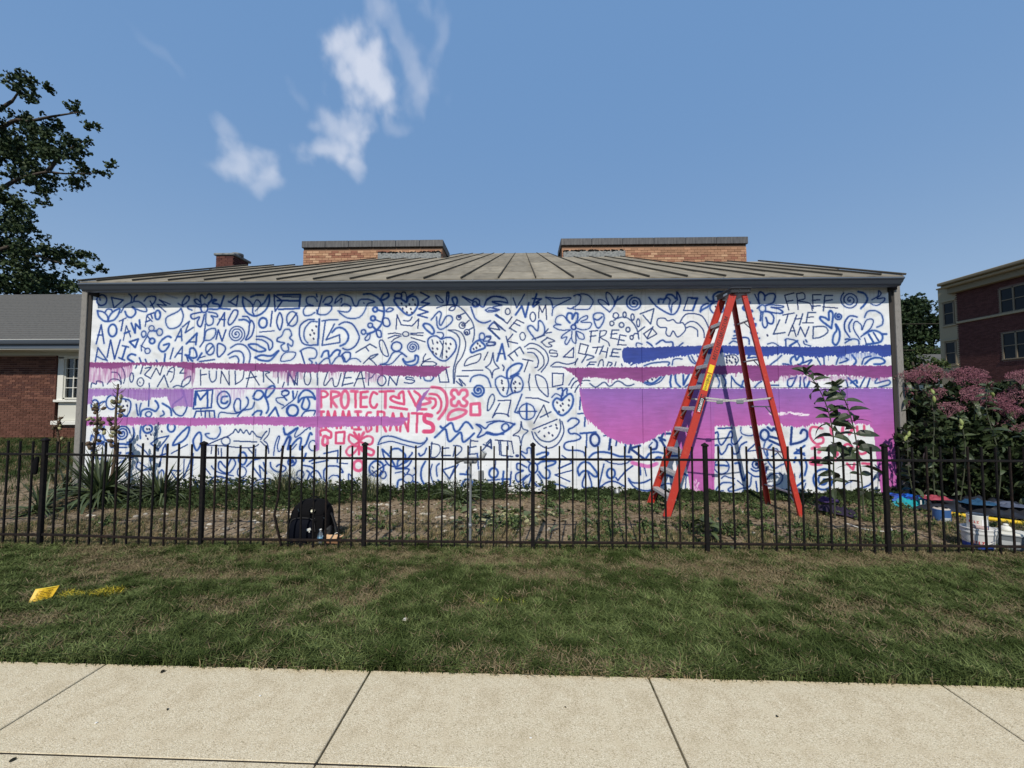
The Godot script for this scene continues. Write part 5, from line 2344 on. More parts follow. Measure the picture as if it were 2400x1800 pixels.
func build_trees() -> void:
	# crown edge of the tree behind the brick house, as clumps [x, y, radius] in metres round its trunk
	var o := thing("oak_tree", "large dark leafy tree rising behind the brick house roof at left", "tree")
	var clumps := "-26.20 18.74 0.43,-26.86 18.20 0.47,-25.76 17.94 0.63,-24.76 18.00 0.47,-24.27 17.60 0.39,-23.24 17.12 0.35,-23.77 16.97 0.43,-24.46 16.91 0.47,-26.95 17.03 0.55,-26.46 16.63 0.55,-25.46 16.77 0.55,-27.05 16.25 0.47,-26.41 15.86 0.47,-25.26 15.99 0.55,-24.63 15.83 0.39,-24.45 15.36 0.39,-26.84 15.32 0.47,-25.60 15.22 0.47,-24.96 14.91 0.55,-23.90 15.12 0.47,-22.61 15.33 0.25,-23.12 14.88 0.55,-22.18 14.55 0.47,-21.71 14.32 0.28,-24.01 14.43 0.55,-23.38 13.96 0.55,-22.68 13.80 0.55,-21.99 13.79 0.47,-21.29 13.47 0.25,-23.65 13.35 0.39,-22.88 13.19 0.35,-26.65 14.70 0.39,-25.93 14.31 0.47,-26.60 14.01 0.39,-25.60 13.99 0.32,-25.86 13.15 0.39,-25.10 13.22 0.43,-24.54 12.91 0.32,-26.81 12.33 0.47,-26.12 12.32 0.39,-25.43 12.39 0.39,-25.85 11.78 0.47,-25.00 11.62 0.39,-24.29 11.08 0.28,-25.27 11.02 0.28,-26.42 11.03 0.47,-26.69 11.64 0.39,-25.94 10.72 0.32,-26.85 10.51 0.47,-26.35 9.90 0.47,-25.31 10.34 0.35,-24.54 10.26 0.47,-24.82 9.81 0.55,-23.90 9.72 0.47,-24.10 9.20 0.55,-22.83 9.49 0.32,-22.73 8.96 0.32,-23.26 8.97 0.47,-22.85 8.52 0.25,-25.23 8.99 0.55,-26.15 9.14 0.63,-25.95 8.39 0.63,-25.04 8.39 0.47,-26.21 7.72 0.55,-25.46 7.72 0.55,-24.56 7.86 0.55,-23.80 7.85 0.47,-23.10 7.55 0.33,-24.16 7.49 0.47,-26.39 14.31 0.47,-26.88 13.55 0.39,-27.28 14.94 0.47,-27.35 16.03 0.55"
	var spots := []
	for s in clumps.split(",", false):
		var v := numbers(s)
		spots.append([Vector3(v[0], v[1], -20.0 + rng.randf_range(-1.3, 1.3)), v[2]])
	for k in 70:
		var a := rng.randf_range(-28.2, -36.0)
		var h := rng.randf_range(6.0, 18.0) * (1.0 - 0.02 * absf(a + 30))
		spots.append([Vector3(a, h, -20.0 + rng.randf_range(-4.5, 4.5)), rng.randf_range(0.9, 1.7)])
	crown(spots, 0.17, 135.0, Color(0.014, 0.028, 0.011), Color(0.05, 0.075, 0.028), o)
	limb([Vector3(-29.5, 0, -20), Vector3(-29.3, 5, -20.1), Vector3(-28.9, 10, -20), Vector3(-28.6, 16, -20)], 0.55, 0.16, o, "trunk")
	for l in [[Vector3(-30.67, 10.17, -20), Vector3(-26.62, 13.01, -20), Vector3(-25.49, 13.46, -20), Vector3(-24.51, 13.67, -20), Vector3(-23.59, 13.58, -20), Vector3(-22.13, 13.56, -20)], [Vector3(-30.86, 12.84, -20), Vector3(-26.97, 16.18, -20), Vector3(-25.67, 16.39, -20), Vector3(-24.68, 16.60, -20), Vector3(-23.76, 16.74, -20), Vector3(-23.03, 16.84, -20)], [Vector3(-30.53, 8.28, -20), Vector3(-26.34, 9.75, -20), Vector3(-25.41, 9.44, -20), Vector3(-24.63, 9.21, -20), Vector3(-23.32, 8.82, -20)], [Vector3(-30.97, 14.38, -20), Vector3(-27.11, 17.19, -20), Vector3(-26.59, 17.57, -20), Vector3(-26.17, 18.34, -20)], [Vector3(-24.51, 13.67, -20), Vector3(-24.01, 14.35, -20), Vector3(-23.13, 15.03, -20), Vector3(-22.61, 15.33, -20)]]:
		limb(l, 0.11, 0.025, o)
	var kinds := [
		["background_tree", "tall dark evergreen-looking tree beside the cream apartment corner", 46.5, -49.0, 14.0, 3.2, 0.0],
		["background_tree", "dark round-topped tree just right of the mural building's corner board", 42.0, -47.0, 13.6, 3.4, 0.0],
		["background_tree", "dark tree closing the gap low behind the small grey roof", 49.5, -57.0, 13.5, 4.6, 0.0],
		["background_tree", "smaller lighter green tree against the right corner board", 19.6, -21.0, 4.5, 1.25, 1.0]]
	for q in kinds:
		var t := thing(q[0], q[1], "tree", Vector3.ZERO, 0.0, "trees behind the right side")
		var sp := []
		var n := 42 if q[6] < 0.5 else 22
		for k in n:
			var f := rng.randf()
			var h: float = q[4] * (0.18 + 0.8 * f)
			var w: float = q[5] * sqrt(clampf(1.0 - pow(absf(f - 0.35) / 0.7, 2.0), 0.03, 1.0))
			var a := rng.randf() * TAU
			var rr := sqrt(rng.randf()) * w
			sp.append([Vector3(q[2] + cos(a) * rr, h, q[3] + sin(a) * rr), rng.randf_range(0.26, 0.4) * q[5]])
		crown(sp, 0.3 if q[6] < 0.5 else 0.12, 60.0 if q[6] < 0.5 else 330.0, Color(0.012, 0.024, 0.01) if q[6] < 0.5 else Color(0.03, 0.05, 0.016), Color(0.035, 0.06, 0.022) if q[6] < 0.5 else Color(0.085, 0.115, 0.04), t)
		limb([Vector3(q[2], 0, q[3]), Vector3(q[2] + 0.2, q[4] * 0.4, q[3]), Vector3(q[2], q[4] * 0.85, q[3])], 0.04 * q[4], 0.05, t, "trunk")

# ---------------------------------------------------------------- planting bed
func blades(n: int, h0: float, h1: float, w: float, spread: float, lean: float, sd: int) -> ArrayMesh:
	var r := RandomNumberGenerator.new()
	r.seed = sd
	var st := new_st()
	for k in n:
		var a := r.randf() * TAU
		var o := Vector3(r.randf_range(-1, 1), 0, r.randf_range(-1, 1)) * spread
		var h := r.randf_range(h0, h1)
		var out := Vector3(cos(a), 0, sin(a)) * h * r.randf_range(0.1, lean)
		var side := Vector3(-sin(a + r.randf_range(-0.8, 0.8)), 0, cos(a)).normalized() * w * 0.5
		var p1 := o + out * 0.3 + Vector3.UP * h * 0.55
		var p2 := o + out + Vector3.UP * h * (1.0 - lean * 0.3)
		face(st, [o - side, o + side, p1 + side * 0.8, p1 - side * 0.8], o - Vector3(0, 0, 0) + side.cross(Vector3.UP) * 40.0)
		face(st, [p1 - side * 0.8, p1 + side * 0.8, p2], o + side.cross(Vector3.UP) * 40.0)
	return st.commit()

func build_lawn() -> void:
	var tuft := blades(7, 0.035, 0.085, 0.0055, 0.02, 0.95, 5)
	var patch := FastNoiseLite.new()
	patch.frequency = 0.55
	patch.fractal_octaves = 3
	patch.seed = 17
	var fine := FastNoiseLite.new()
	fine.frequency = 2.4
	fine.fractal_octaves = 2
	fine.seed = 19
	var bare := [[2.15, -4.2, 0.75, 0.28], [1.6, -4.35, 0.6, 0.2], [0.2, -4.1, 0.55, 0.2], [-2.9, -4.0, 0.8, 0.16], [-4.2, -4.3, 0.7, 0.2], [3.4, -4.5, 0.9, 0.2], [-0.3, -4.45, 0.7, 0.2], [-3.9, -3.15, 0.5, 0.14], [-1.3, -4.6, 0.6, 0.12]]
	var xfs := []
	var cols := []
	for k in 125000:
		var z := rng.randf_range(-4.9, -2.6)
		var x := rng.randf_range(-1, 1) * (absf(z) * 1.3 + 1.2)
		if z > -2.655 - 0.0128 * -x + rng.randf_range(-0.03, 0.015):
			continue
		var dry := clampf(patch.get_noise_2d(x, z * 1.6) * 1.1 + fine.get_noise_2d(x, z * 1.3) * 0.55 + smoothstep(-3.5, -4.75, z) * 0.6 - 0.16 + smoothstep(-2.74, -2.64, z) * 0.25, 0.0, 1.0)
		for b in bare:
			var d := Vector2((x - b[0]) / b[2], (z - b[1]) / b[3]).length()
			dry = maxf(dry, 0.85 * smoothstep(1.25, 0.3, d))
		if rng.randf() < dry * 0.3:
			continue
		var g := lin(0.05, 0.085, 0.03).lerp(lin(0.085, 0.12, 0.045), rng.randf()) if true else Color()
		g = Color(0.034, 0.052, 0.013).lerp(Color(0.205, 0.25, 0.09), rng.randf() * clampf(0.5 + 0.9 * fine.get_noise_2d(x * 1.3 + 40.0, z * 2.0) + 0.6 * patch.get_noise_2d(x * 0.8 + 70.0, z), 0.08, 1.0))
		var s := Color(0.15, 0.115, 0.062).lerp(Color(0.29, 0.23, 0.135), rng.randf())
		var c := s if rng.randf() < dry * 0.85 + 0.05 else g
		var on_line := (absf(z + 3.545 + 0.1 * (x + 4.0)) < 0.03 + 0.03 * rng.randf() and x > -4.02 and x < -3.52) or (absf(z + 3.5 - 0.06 * x) < 0.05 * rng.randf() + 0.012 and x > -0.58 and x < 0.06 and rng.randf() < 0.6)
		if on_line and rng.randf() < (0.7 if x < -2 else 0.28):
			c = Color(0.55, 0.45, 0.05) if x < -2 else Color(0.42, 0.45, 0.06)
		var h: float = lerpf(1.05, 0.6, dry) * rng.randf_range(0.7, 1.3) * (1.0 + 0.5 * clampf(fine.get_noise_2d(x * 1.7 + 9.0, z * 1.7 + 5.0), 0.0, 1.0))
		var lay := Basis(Vector3.UP, rng.randf() * TAU) * Basis(Vector3.RIGHT, rng.randf_range(0.0, 0.35 + dry * 0.9))
		xfs.append(Transform3D(lay.scaled(Vector3(1.15, h, 1.15)), Vector3(x, ground_y(x, z) - 0.004, z)))
		cols.append(c)
	scatter("lawn_grass", tuft, M.dry, xfs, cols, self)

func build_bed() -> void:
	var tuft := blades(7, 0.03, 0.09, 0.004, 0.02, 1.1, 9)
	var xfs := []
	var cols := []
	for k in 44000:
		var z := -4.8 - pow(rng.randf(), 1.7) * 3.2
		var x := rng.randf_range(-1, 1) * (absf(z) * 1.3 + 1.0)
		if x < -8.6 or rng.randf() > smoothstep(-6.9, -4.9, z) * 0.9 + 0.12 + (0.25 if x > 1.0 else 0.0) + (0.2 if x < -5.0 else 0.0):
			continue
		if M.lump.get_noise_2d(x * 4.0, z * 4.0) < -0.12 and z < -5.1:
			continue
		var green := rng.randf() < 0.42 + (0.2 if x > 0.8 else 0.0)
		cols.append(Color(0.05, 0.075, 0.028).lerp(Color(0.10, 0.12, 0.05), rng.randf()) if green else Color(0.19, 0.145, 0.075).lerp(Color(0.34, 0.27, 0.15), rng.randf()))
		var b := Basis(Vector3.UP, rng.randf() * TAU) * Basis(Vector3.RIGHT, rng.randf_range(0.0, 1.2))
		xfs.append(Transform3D(b.scaled(Vector3.ONE * rng.randf_range(0.7, 1.3)), Vector3(x, ground_y(x, z), z)))
	scatter("dry_grass", tuft, M.dry, xfs, cols, self)
	# mulch: flakes and twigs
	var flake := box(Vector3(0.035, 0.005, 0.012))
	xfs = []
	cols = []
	for k in 26000:
		var x := rng.randf_range(-9.5, 9.5)
		var z := rng.randf_range(-8.4, -4.85) if absf(x) < 7 or x < -8.5 else rng.randf_range(-9, -5)
		if rng.randf() > (0.95 if x > 0.8 else 0.35):
			continue
		var v := rng.randf_range(0.4, 1.6)
		cols.append(Color(0.14 * v, 0.105 * v, 0.07 * v) if rng.randf() < 0.8 else Color(0.33, 0.26, 0.17))
		xfs.append(Transform3D((Basis(Vector3.UP, rng.randf() * TAU) * Basis(Vector3.BACK, rng.randf_range(-0.35, 0.35))).scaled(Vector3(rng.randf_range(0.4, 2.6), rng.randf_range(0.6, 1.8), rng.randf_range(0.4, 1.2))), Vector3(x, ground_y(x, z) + 0.006, z)))
	scatter("mulch", flake, M.dry, xfs, cols, self)
	# pale pebbles
	xfs = []
	cols = []
	for k in 3000:
		var x := rng.randfn(-2.6, 2.2)
		var z := rng.randf_range(-7.1, -4.95)
		if x < -6.6 or x > 4.2:
			continue
		var dens := 0.25 + 0.75 * exp(-pow((z + 6.45) / 0.4, 2.0)) * (1.0 if x < 0.2 else 0.35) + 0.3 * exp(-pow((x + 3.6) / 0.8, 2.0))
		if rng.randf() > dens * 0.28:
			continue
		var v := rng.randf_range(0.2, 0.5)
		cols.append(Color(v, v * 0.92, v * 0.77))
		var s := 0.008 + pow(rng.randf(), 3.0) * 0.034
		xfs.append(Transform3D(Basis(Vector3.UP, rng.randf() * TAU).scaled(Vector3(s * rng.randf_range(0.8, 1.5), s, s)), Vector3(x, ground_y(x, z) + s * 0.2, z)))
	scatter("pebbles", pebble(2), M.dry, xfs, cols, self)
	# ivy along the foot of the wall
	var ivy := ivy_leaf()
	xfs = []
	cols = []
	for k in 26000:
		var x := rng.randf_range(-7.2, 6.7)
		var top: float = 0.17 + 0.10 * M.lump.get_noise_2d(x * 5.0, 40.0) + (0.07 if x < 0.6 else -0.05) + 0.05 * smoothstep(-3.0, -5.0, x)
		var out := rng.randf()
		var z := WALL_Z + 0.03 + out * (0.45 + 0.75 * smoothstep(-1.5, -4.5, x) if x < 1.0 else 0.42)
		var y: float = ground_y(x, z) + top * (1.0 - out * 0.85) * sqrt(rng.randf()) + 0.01
		if x > -0.3 and x < 0.45 and rng.randf() < 0.8:
			continue
		if M.lump.get_noise_2d(x * 7.0, 90.0) < -0.16 and rng.randf() < 0.7:
			continue
		var b := Basis(Vector3.RIGHT, rng.randf_range(0.1, 1.2)) * Basis(Vector3.BACK, rng.randf_range(-1.2, 1.2))
		xfs.append(Transform3D(b.scaled(Vector3.ONE * rng.randf_range(0.6, 1.25)), Vector3(x, y, z)))
		cols.append(Color(0.03, 0.05, 0.02).lerp(Color(0.085, 0.12, 0.045), pow(rng.randf(), 1.6)))
	scatter("ivy", ivy, M.leaf, xfs, cols, self)
	# small weeds scattered over the mulch
	var sprig := leaf_sprig(0.035)
	xfs = []
	cols = []
	for k in 130:
		var cx := rng.randf_range(0.4, 6.4) if k % 4 != 0 else rng.randf_range(-6.0, 0.4)
		var cz := rng.randf_range(-7.3, -4.95)
		for j in rng.randi_range(8, 34):
			var p := Vector3(cx + rng.randfn() * 0.09, 0, cz + rng.randfn() * 0.07)
			p.y = ground_y(p.x, p.z) + absf(rng.randfn()) * 0.035 + 0.01
			xfs.append(Transform3D(rand_basis(0.5).scaled(Vector3.ONE * rng.randf_range(0.6, 1.3)), p))
			cols.append(Color(0.045, 0.075, 0.025).lerp(Color(0.11, 0.15, 0.055), rng.randf()))
	scatter("weeds", sprig, M.leaf, xfs, cols, self)
	# rough grass on the slope left of the mural
	var tall := blades(9, 0.08, 0.2, 0.007, 0.05, 0.9, 12)
	xfs = []
	cols = []
	for k in 17000:
		var x := rng.randf_range(-24.0, -8.3)
		var z := rng.randf_range(-13.0, -6.2)
		if rng.randf() > smoothstep(-7.0, -9.5, z) + 0.12:
			continue
		cols.append(Color(0.03, 0.055, 0.018).lerp(Color(0.07, 0.1, 0.035), rng.randf()) if rng.randf() < 0.85 else Color(0.2, 0.15, 0.08))
		xfs.append(Transform3D(Basis(Vector3.UP, rng.randf() * TAU), Vector3(x, ground_y(x, z), z)))
	scatter("rough_grass", tall, M.dry, xfs, cols, self)

func ivy_leaf() -> ArrayMesh:
	var st := new_st()
	var p := [Vector3(0, 0, 0), Vector3(0.02, -0.006, 0.002), Vector3(0.024, 0.016, -0.003), Vector3(0.008, 0.02, 0.003), Vector3(0, 0.044, -0.006), Vector3(-0.008, 0.02, 0.003), Vector3(-0.024, 0.016, -0.003), Vector3(-0.02, -0.006, 0.002)]
	for i in range(1, 7):
		face(st, [p[0], p[i], p[i + 1]], Vector3(0, 0.01, -40))
	return st.commit()

# ---------------------------------------------------------------- plants
func leaf_xf(pos: Vector3, az: float, elev: float, roll: float, s: float) -> Transform3D:
	var d := Vector3(cos(az) * cos(elev), sin(elev), sin(az) * cos(elev))
	var x := d.cross(Vector3.UP)
	if x.length() < 0.02:
		x = Vector3.RIGHT
	x = x.normalized()
	var z := x.cross(d).normalized()
	var b := Basis(x, d, z) * Basis(Vector3.UP, roll)
	return Transform3D(b.scaled(Vector3.ONE * s), pos)

func green(a: float) -> StandardMaterial3D:
	var key := "g%d" % int(a * 10)
	if not M.has(key):
		var c := Color(0.018, 0.03, 0.012).lerp(Color(0.10, 0.135, 0.05), a)
		var m := mat(c.linear_to_srgb(), 0.5)
		m.backlight_enabled = true
		m.backlight = Color(0.06, 0.08, 0.02)
		M[key] = m
	return M[key]

func milkweed(label: String, stems: Array, tone: float, pods: int, size: float, group := "") -> Node3D:
	var base: Vector3 = stems[0][0]
	var t := thing("milkweed_plant", label, "plant", base, 0.0, group)
	var meshes := [leaf(0.25, 0.095, 0.25, 0.55), leaf(0.24, 0.1, 0.35, 0.9), leaf(0.21, 0.085, 0.2, 0.25)]
	for s in stems:
		var pts := []
		for p in s:
			pts.append(p - base)
		var path := spline(pts, 10)
		part("stem", tube_mesh(path, range(path.size()).map(func(i: int) -> float: return lerpf(0.011, 0.005, float(i) / path.size())), 6), M.stem, t)
		var length := 0.0
		for i in path.size() - 1:
			length += path[i].distance_to(path[i + 1])
		var n := int(length / 0.098)
		var az0 := rng.randf() * TAU
		for k in n:
			var f := (k + 1.2) / (n + 1.0)
			if f < 0.16:
				continue
			var q: float = f * (path.size() - 1)
			var i := mini(int(q), path.size() - 2)
			var pos: Vector3 = path[i].lerp(path[i + 1], q - i)
			for e in 2:
				if rng.randf() < 0.06:
					continue
				var az: float = (0.55 if k % 2 == 0 else -0.6) + e * PI + rng.randf_range(-0.45, 0.45)
				if pods > 0:
					az = az0 + k * (PI / 2 + 0.3) + e * PI + rng.randf_range(-0.6, 0.6)
				var sc := size * (1.0 - 0.45 * pow(f, 2.0)) * rng.randf_range(0.8, 1.12) * (0.75 if f < 0.3 else 1.0)
				part("leaf", meshes[rng.randi() % 3], green(clampf(tone + rng.randf_range(-0.15, 0.25), 0, 1)), t, leaf_xf(pos, az, lerpf(-0.1, 0.7, f) + rng.randf_range(-0.4, 0.3), (0.75 if e == 0 else -0.75) * (1.0 if k % 3 else -0.4) + rng.randf_range(-0.5, 0.5), sc))
		var top: Vector3 = path[path.size() - 1]
		for k in 5:
			part("leaf", meshes[2], green(clampf(tone + 0.25 + rng.randf() * 0.2, 0, 1)), t, leaf_xf(top - Vector3(0, 0.02 * k, 0), TAU * k / 5.0, 0.9, 0, 0.5 * size))
		if pods > 0:
			for k in pods:
				var i := int(path.size() * rng.randf_range(0.72, 0.97))
				part("seed_pod", lathe([[0.0, -0.045], [0.016, -0.03], [0.026, 0.0], [0.02, 0.035], [0.008, 0.06], [0.0, 0.068]], 10), M.pod, t, Transform3D(rand_basis(0.7), path[i] + Vector3(rng.randf_range(-0.06, 0.06), 0, rng.randf_range(0.0, 0.06))))
	return t

func flower_dome(sd: int) -> ArrayMesh:
	var r := RandomNumberGenerator.new()
	r.seed = sd
	var st := new_st()
	for k in 300:
		var a := r.randf() * TAU
		var rr := sqrt(r.randf())
		var lump := 0.03 * sin(a * 5.0 + rr * 7.0 + sd)
		var c := Vector3(cos(a) * rr * 0.17, 0.10 * (1.0 - rr * rr) + lump * 0.6 + r.randf_range(-0.03, 0.008), sin(a) * rr * 0.17)
		var u := Vector3(r.randfn(), r.randfn() + 0.8, r.randfn()).normalized() * 0.018
		var v := u.cross(Vector3(r.randfn(), r.randfn(), r.randfn())).normalized() * 0.009
		var w := u.cross(v).normalized() * 0.007
		face(st, [c - v, c + v, c + u], c - w * 9.0)
		face(st, [c - w, c + w, c + u], c - v * 9.0)
	for k in 14:
		var a := r.randf() * TAU
		var rr := r.randf_range(0.4, 1.0)
		add_bar(st, Vector3(0, -0.12, 0), Vector3(cos(a) * rr * 0.14, 0.03, sin(a) * rr * 0.14), 0.003, 0.003)
	return st.commit()

func joe_pye(label: String, base: Vector3, n: int, h: float, tone: float, pink: StandardMaterial3D) -> Node3D:
	var t := thing("pink_flowered_plant", label, "plant", base, 0.0, "tall pink-headed plants right of the mural")
	var meshes := [leaf(0.2, 0.06, 0.2, 0.7), leaf(0.19, 0.055, 0.3, 1.0), leaf(0.17, 0.06, 0.15, 0.35)]
	for s in n:
		var a := rng.randf() * TAU
		var r := rng.randf_range(0.03, 0.18)
		var foot := Vector3(cos(a) * r, 0, sin(a) * r)
		var hh := h * rng.randf_range(0.66, 1.0)
		var lean := Vector3(cos(a) * rng.randf_range(0.05, 0.3), hh, sin(a) * rng.randf_range(0.05, 0.3)) + foot
		var path := spline([foot, foot.lerp(lean, 0.5) + Vector3(0, 0.05, 0), lean], 7)
		part("stem", tube_mesh(path, [0.008], 5), M.stem, t)
		var whorls := int(hh / 0.16)
		for k in range(2, whorls):
			var f := float(k) / whorls
			var q: float = f * (path.size() - 1)
			var i := mini(int(q), path.size() - 2)
			var pos: Vector3 = path[i].lerp(path[i + 1], q - i)
			for e in 4:
				part("leaf", meshes[rng.randi() % 3], green(clampf(tone + rng.randf_range(-0.2, 0.2) + 0.15 * f, 0, 1)), t, leaf_xf(pos, e * TAU / 4 + k * 0.7 + rng.randf_range(-0.3, 0.3), rng.randf_range(-0.3, 0.35), rng.randf_range(-0.5, 0.5), rng.randf_range(0.85, 1.3)))
		for k in 2 + s % 2:
			var p: Vector3 = path[path.size() - 1] + (Vector3.ZERO if k == 0 else Vector3(rng.randf_range(-0.17, 0.17), rng.randf_range(-0.12, 0.0), rng.randf_range(-0.12, 0.17)))
			part("flower_head", M.domes[rng.randi() % 3], pink if rng.randf() < 0.6 else M.pink_light, t, Transform3D(Basis(Vector3.UP, rng.randf() * TAU).scaled(Vector3.ONE * rng.randf_range(0.85, 1.25)), p))
	return t

func sword_clump(called: String, label: String, at0: Vector3, n: int, len: float, wid: float, tone: float, flat: float) -> Node3D:
	var t := thing(called, label, "plant", at0)
	var meshes := [leaf(len, wid, 0.3, 0.15, 5, 0.3), leaf(len * 0.95, wid, 0.25, 0.8, 6, 0.3), leaf(len * 0.85, wid * 0.9, 0.35, 1.5, 7, 0.3)]
	for k in n:
		var f := (k + 0.5) / n
		var elev := lerpf(1.4, flat + 0.5, pow(f, 0.65)) + rng.randf_range(-0.15, 0.15)
		var m := 0 if f < 0.2 else (1 if f < 0.6 else 2)
		if rng.randf() < 0.15:
			m = rng.randi() % 3
		var g := green(clampf(tone + rng.randf_range(-0.15, 0.2), 0, 1))
		if f > 0.8 and rng.randf() < 0.3:
			g = M.straw_leaf
		part("leaf", meshes[m], g, t, leaf_xf(Vector3(rng.randf_range(-0.05, 0.05), 0.02, rng.randf_range(-0.05, 0.05)), rng.randf() * TAU, elev, rng.randf_range(-0.4, 0.4), rng.randf_range(0.75, 1.1)))
	return t

func dead_stalk(t: Node3D, pts: Array, pods: int) -> void:
	var p := spline(pts, 8)
	var st := new_st()
	tube(st, p, range(p.size()).map(func(i: int) -> float: return lerpf(0.03, 0.011, float(i) / p.size())), 6)
	for k in 34:
		var f := rng.randf_range(0.35, 1.0)
		var q: Vector3 = p[int(f * (p.size() - 1))]
		var a := rng.randf() * TAU
		var ln := rng.randf_range(0.04, 0.17) * (1.3 - f * 0.7)
		tube(st, [q, q + Vector3(cos(a), 0.5, sin(a)) * ln * 0.6, q + Vector3(cos(a), 0.9, sin(a)) * ln], [0.006, 0.005, 0.003], 4)
	part("flower_stalk", st.commit(), M.stalk, t)
	for k in pods:
		var f := rng.randf_range(0.4, 0.95)
		var q: Vector3 = p[int(f * (p.size() - 1))]
		var a := rng.randf() * TAU
		part("seed_pod", lathe([[0.0, -0.045], [0.022, -0.03], [0.03, 0.0], [0.02, 0.035], [0.0, 0.05]], 7), M.stalk if k % 3 else M.straw_leaf, t, Transform3D(rand_basis(1.0), q + Vector3(cos(a), 0.3, sin(a)) * rng.randf_range(0.03, 0.12)))

func build_plants() -> void:
	M.stem = mat(lin(0.05, 0.06, 0.03), 0.7)
	M.pod = mat(lin(0.22, 0.27, 0.08), 0.6)
	M.stalk = mat(lin(0.11, 0.08, 0.055), 0.9)
	M.straw_leaf = mat(lin(0.32, 0.31, 0.16), 0.7)
	M.domes = [flower_dome(1), flower_dome(2), flower_dome(3)]
	M.pink_light = mat(lin(0.29, 0.145, 0.165), 0.9)
	var pink := mat(lin(0.26, 0.115, 0.145), 0.9)
	var pink2 := mat(lin(0.22, 0.12, 0.125), 0.9)
	milkweed("tall two-stemmed milkweed standing before the pink paint right of the ladder", [[Vector3(4.53, 0, -6.14), Vector3(4.52, 0.7, -6.12), Vector3(4.5, 1.3, -6.08), Vector3(4.36, 1.8, -6.05), Vector3(4.1, 2.19, -6.0)], [Vector3(4.91, 0, -6.11), Vector3(4.9, 0.6, -6.1), Vector3(4.8, 1.25, -6.06), Vector3(4.68, 1.7, -6.04), Vector3(4.5, 1.99, -6.0)]], 0.05, 0, 1.4)
	milkweed("leafy milkweed with yellow-green pods overlapping the right corner board", [[Vector3(6.55, 0, -6.75), Vector3(6.5, 0.8, -6.7), Vector3(6.55, 1.5, -6.7), Vector3(6.5, 1.95, -6.72)], [Vector3(6.85, 0, -6.7), Vector3(6.9, 0.9, -6.6), Vector3(6.85, 1.55, -6.6)], [Vector3(6.4, 0, -6.9), Vector3(6.3, 0.6, -6.9), Vector3(6.33, 1.3, -6.92)]], 0.22, 2, 0.92)
	milkweed("milkweed in the middle of the right-hand thicket with one pale pod", [[Vector3(7.2, 0, -6.5), Vector3(7.25, 0.8, -6.45), Vector3(7.15, 1.6, -6.5), Vector3(7.2, 2.0, -6.5)], [Vector3(7.55, 0, -6.45), Vector3(7.6, 0.7, -6.4), Vector3(7.5, 1.3, -6.35)]], 0.2, 1, 0.9)
	milkweed("bright leafed milkweed low at the front of the right-hand thicket", [[Vector3(7.75, 0, -6.2), Vector3(7.7, 0.6, -6.1), Vector3(7.78, 1.15, -6.1)], [Vector3(8.15, 0, -6.2), Vector3(8.2, 0.7, -6.1), Vector3(8.1, 1.3, -6.15)]], 0.3, 1, 0.88)
	var j := 0
	for q in [[7.15, -7.75, 6, 2.3, 0.15, 0, "pink-headed plant directly behind the milkweed at the corner board"], [7.75, -7.35, 6, 2.18, 0.15, 0, "tallest pink-headed plant in front of the cream apartment bay"], [8.3, -7.45, 6, 2.34, 0.15, 0, "pink-headed plant in front of the brick apartment wall"], [8.95, -7.6, 6, 2.1, 0.15, 0, "pink-headed plant at the right edge of the photo, highest row"], [8.1, -6.6, 5, 1.62, 0.25, 1, "duller pink plant stepping down at the front of the thicket"], [8.75, -6.55, 5, 1.5, 0.25, 1, "duller pink plant at the front right edge"], [9.35, -7.1, 6, 1.95, 0.15, 0, "pink-headed plant cut off by the right picture edge"], [7.35, -8.7, 5, 2.0, 0.1, 0, "pink-headed plant farthest back beside the building"], [8.6, -8.5, 6, 2.3, 0.1, 0, "pink-headed plant in the back row before the brick wall"]]:
		joe_pye(q[6], Vector3(q[0], 0.0, q[1]), q[2], q[3], q[4], pink if q[5] == 0 else pink2)
	# dark undergrowth that closes the thicket
	var xfs := []
	var cols := []
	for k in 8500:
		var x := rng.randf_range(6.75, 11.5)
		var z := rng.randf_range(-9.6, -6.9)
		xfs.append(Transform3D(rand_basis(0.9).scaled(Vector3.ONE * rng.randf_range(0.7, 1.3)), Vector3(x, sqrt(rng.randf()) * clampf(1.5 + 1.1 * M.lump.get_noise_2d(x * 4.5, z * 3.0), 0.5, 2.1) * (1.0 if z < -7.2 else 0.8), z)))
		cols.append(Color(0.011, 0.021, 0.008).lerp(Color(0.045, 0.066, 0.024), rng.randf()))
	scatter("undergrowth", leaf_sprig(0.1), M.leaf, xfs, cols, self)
	# yuccas at the left
	var y := sword_clump("yucca_plant", "large dark yucca with two dry flower stalks at the mural's left end", Vector3(-7.15, 0.08, -6.85), 260, 0.95, 0.055, 0.42, -0.35)
	dead_stalk(y, [Vector3(0.05, 0.05, -0.1), Vector3(0.1, 0.8, -0.12), Vector3(0.08, 1.4, -0.12), Vector3(0.12, 1.97, -0.1)], 22)
	dead_stalk(y, [Vector3(-0.4, 0.05, -0.2), Vector3(-0.38, 0.7, -0.2), Vector3(-0.33, 1.2, -0.2), Vector3(-0.35, 1.65, -0.2)], 30)
	sword_clump("yucca_plant", "smaller yucca sprawling beside the large one, nearer the ivy", Vector3(-6.2, 0.05, -6.95), 160, 0.75, 0.045, 0.45, -0.35)
	var y3 := sword_clump("yucca_plant", "pale low yucca in front left of the large one", Vector3(-7.3, 0.04, -6.1), 60, 0.6, 0.045, 0.6, -0.3)
	sword_clump("yucca_plant", "dark low yucca left of the corner board", Vector3(-8.2, 0.1, -7.2), 60, 0.55, 0.04, 0.12, -0.2)
	var dry := thing("dry_shrub", "bare twiggy dry stalk left of the corner board before the brick house", "plant", Vector3(-9.95, 0.15, -8.6))
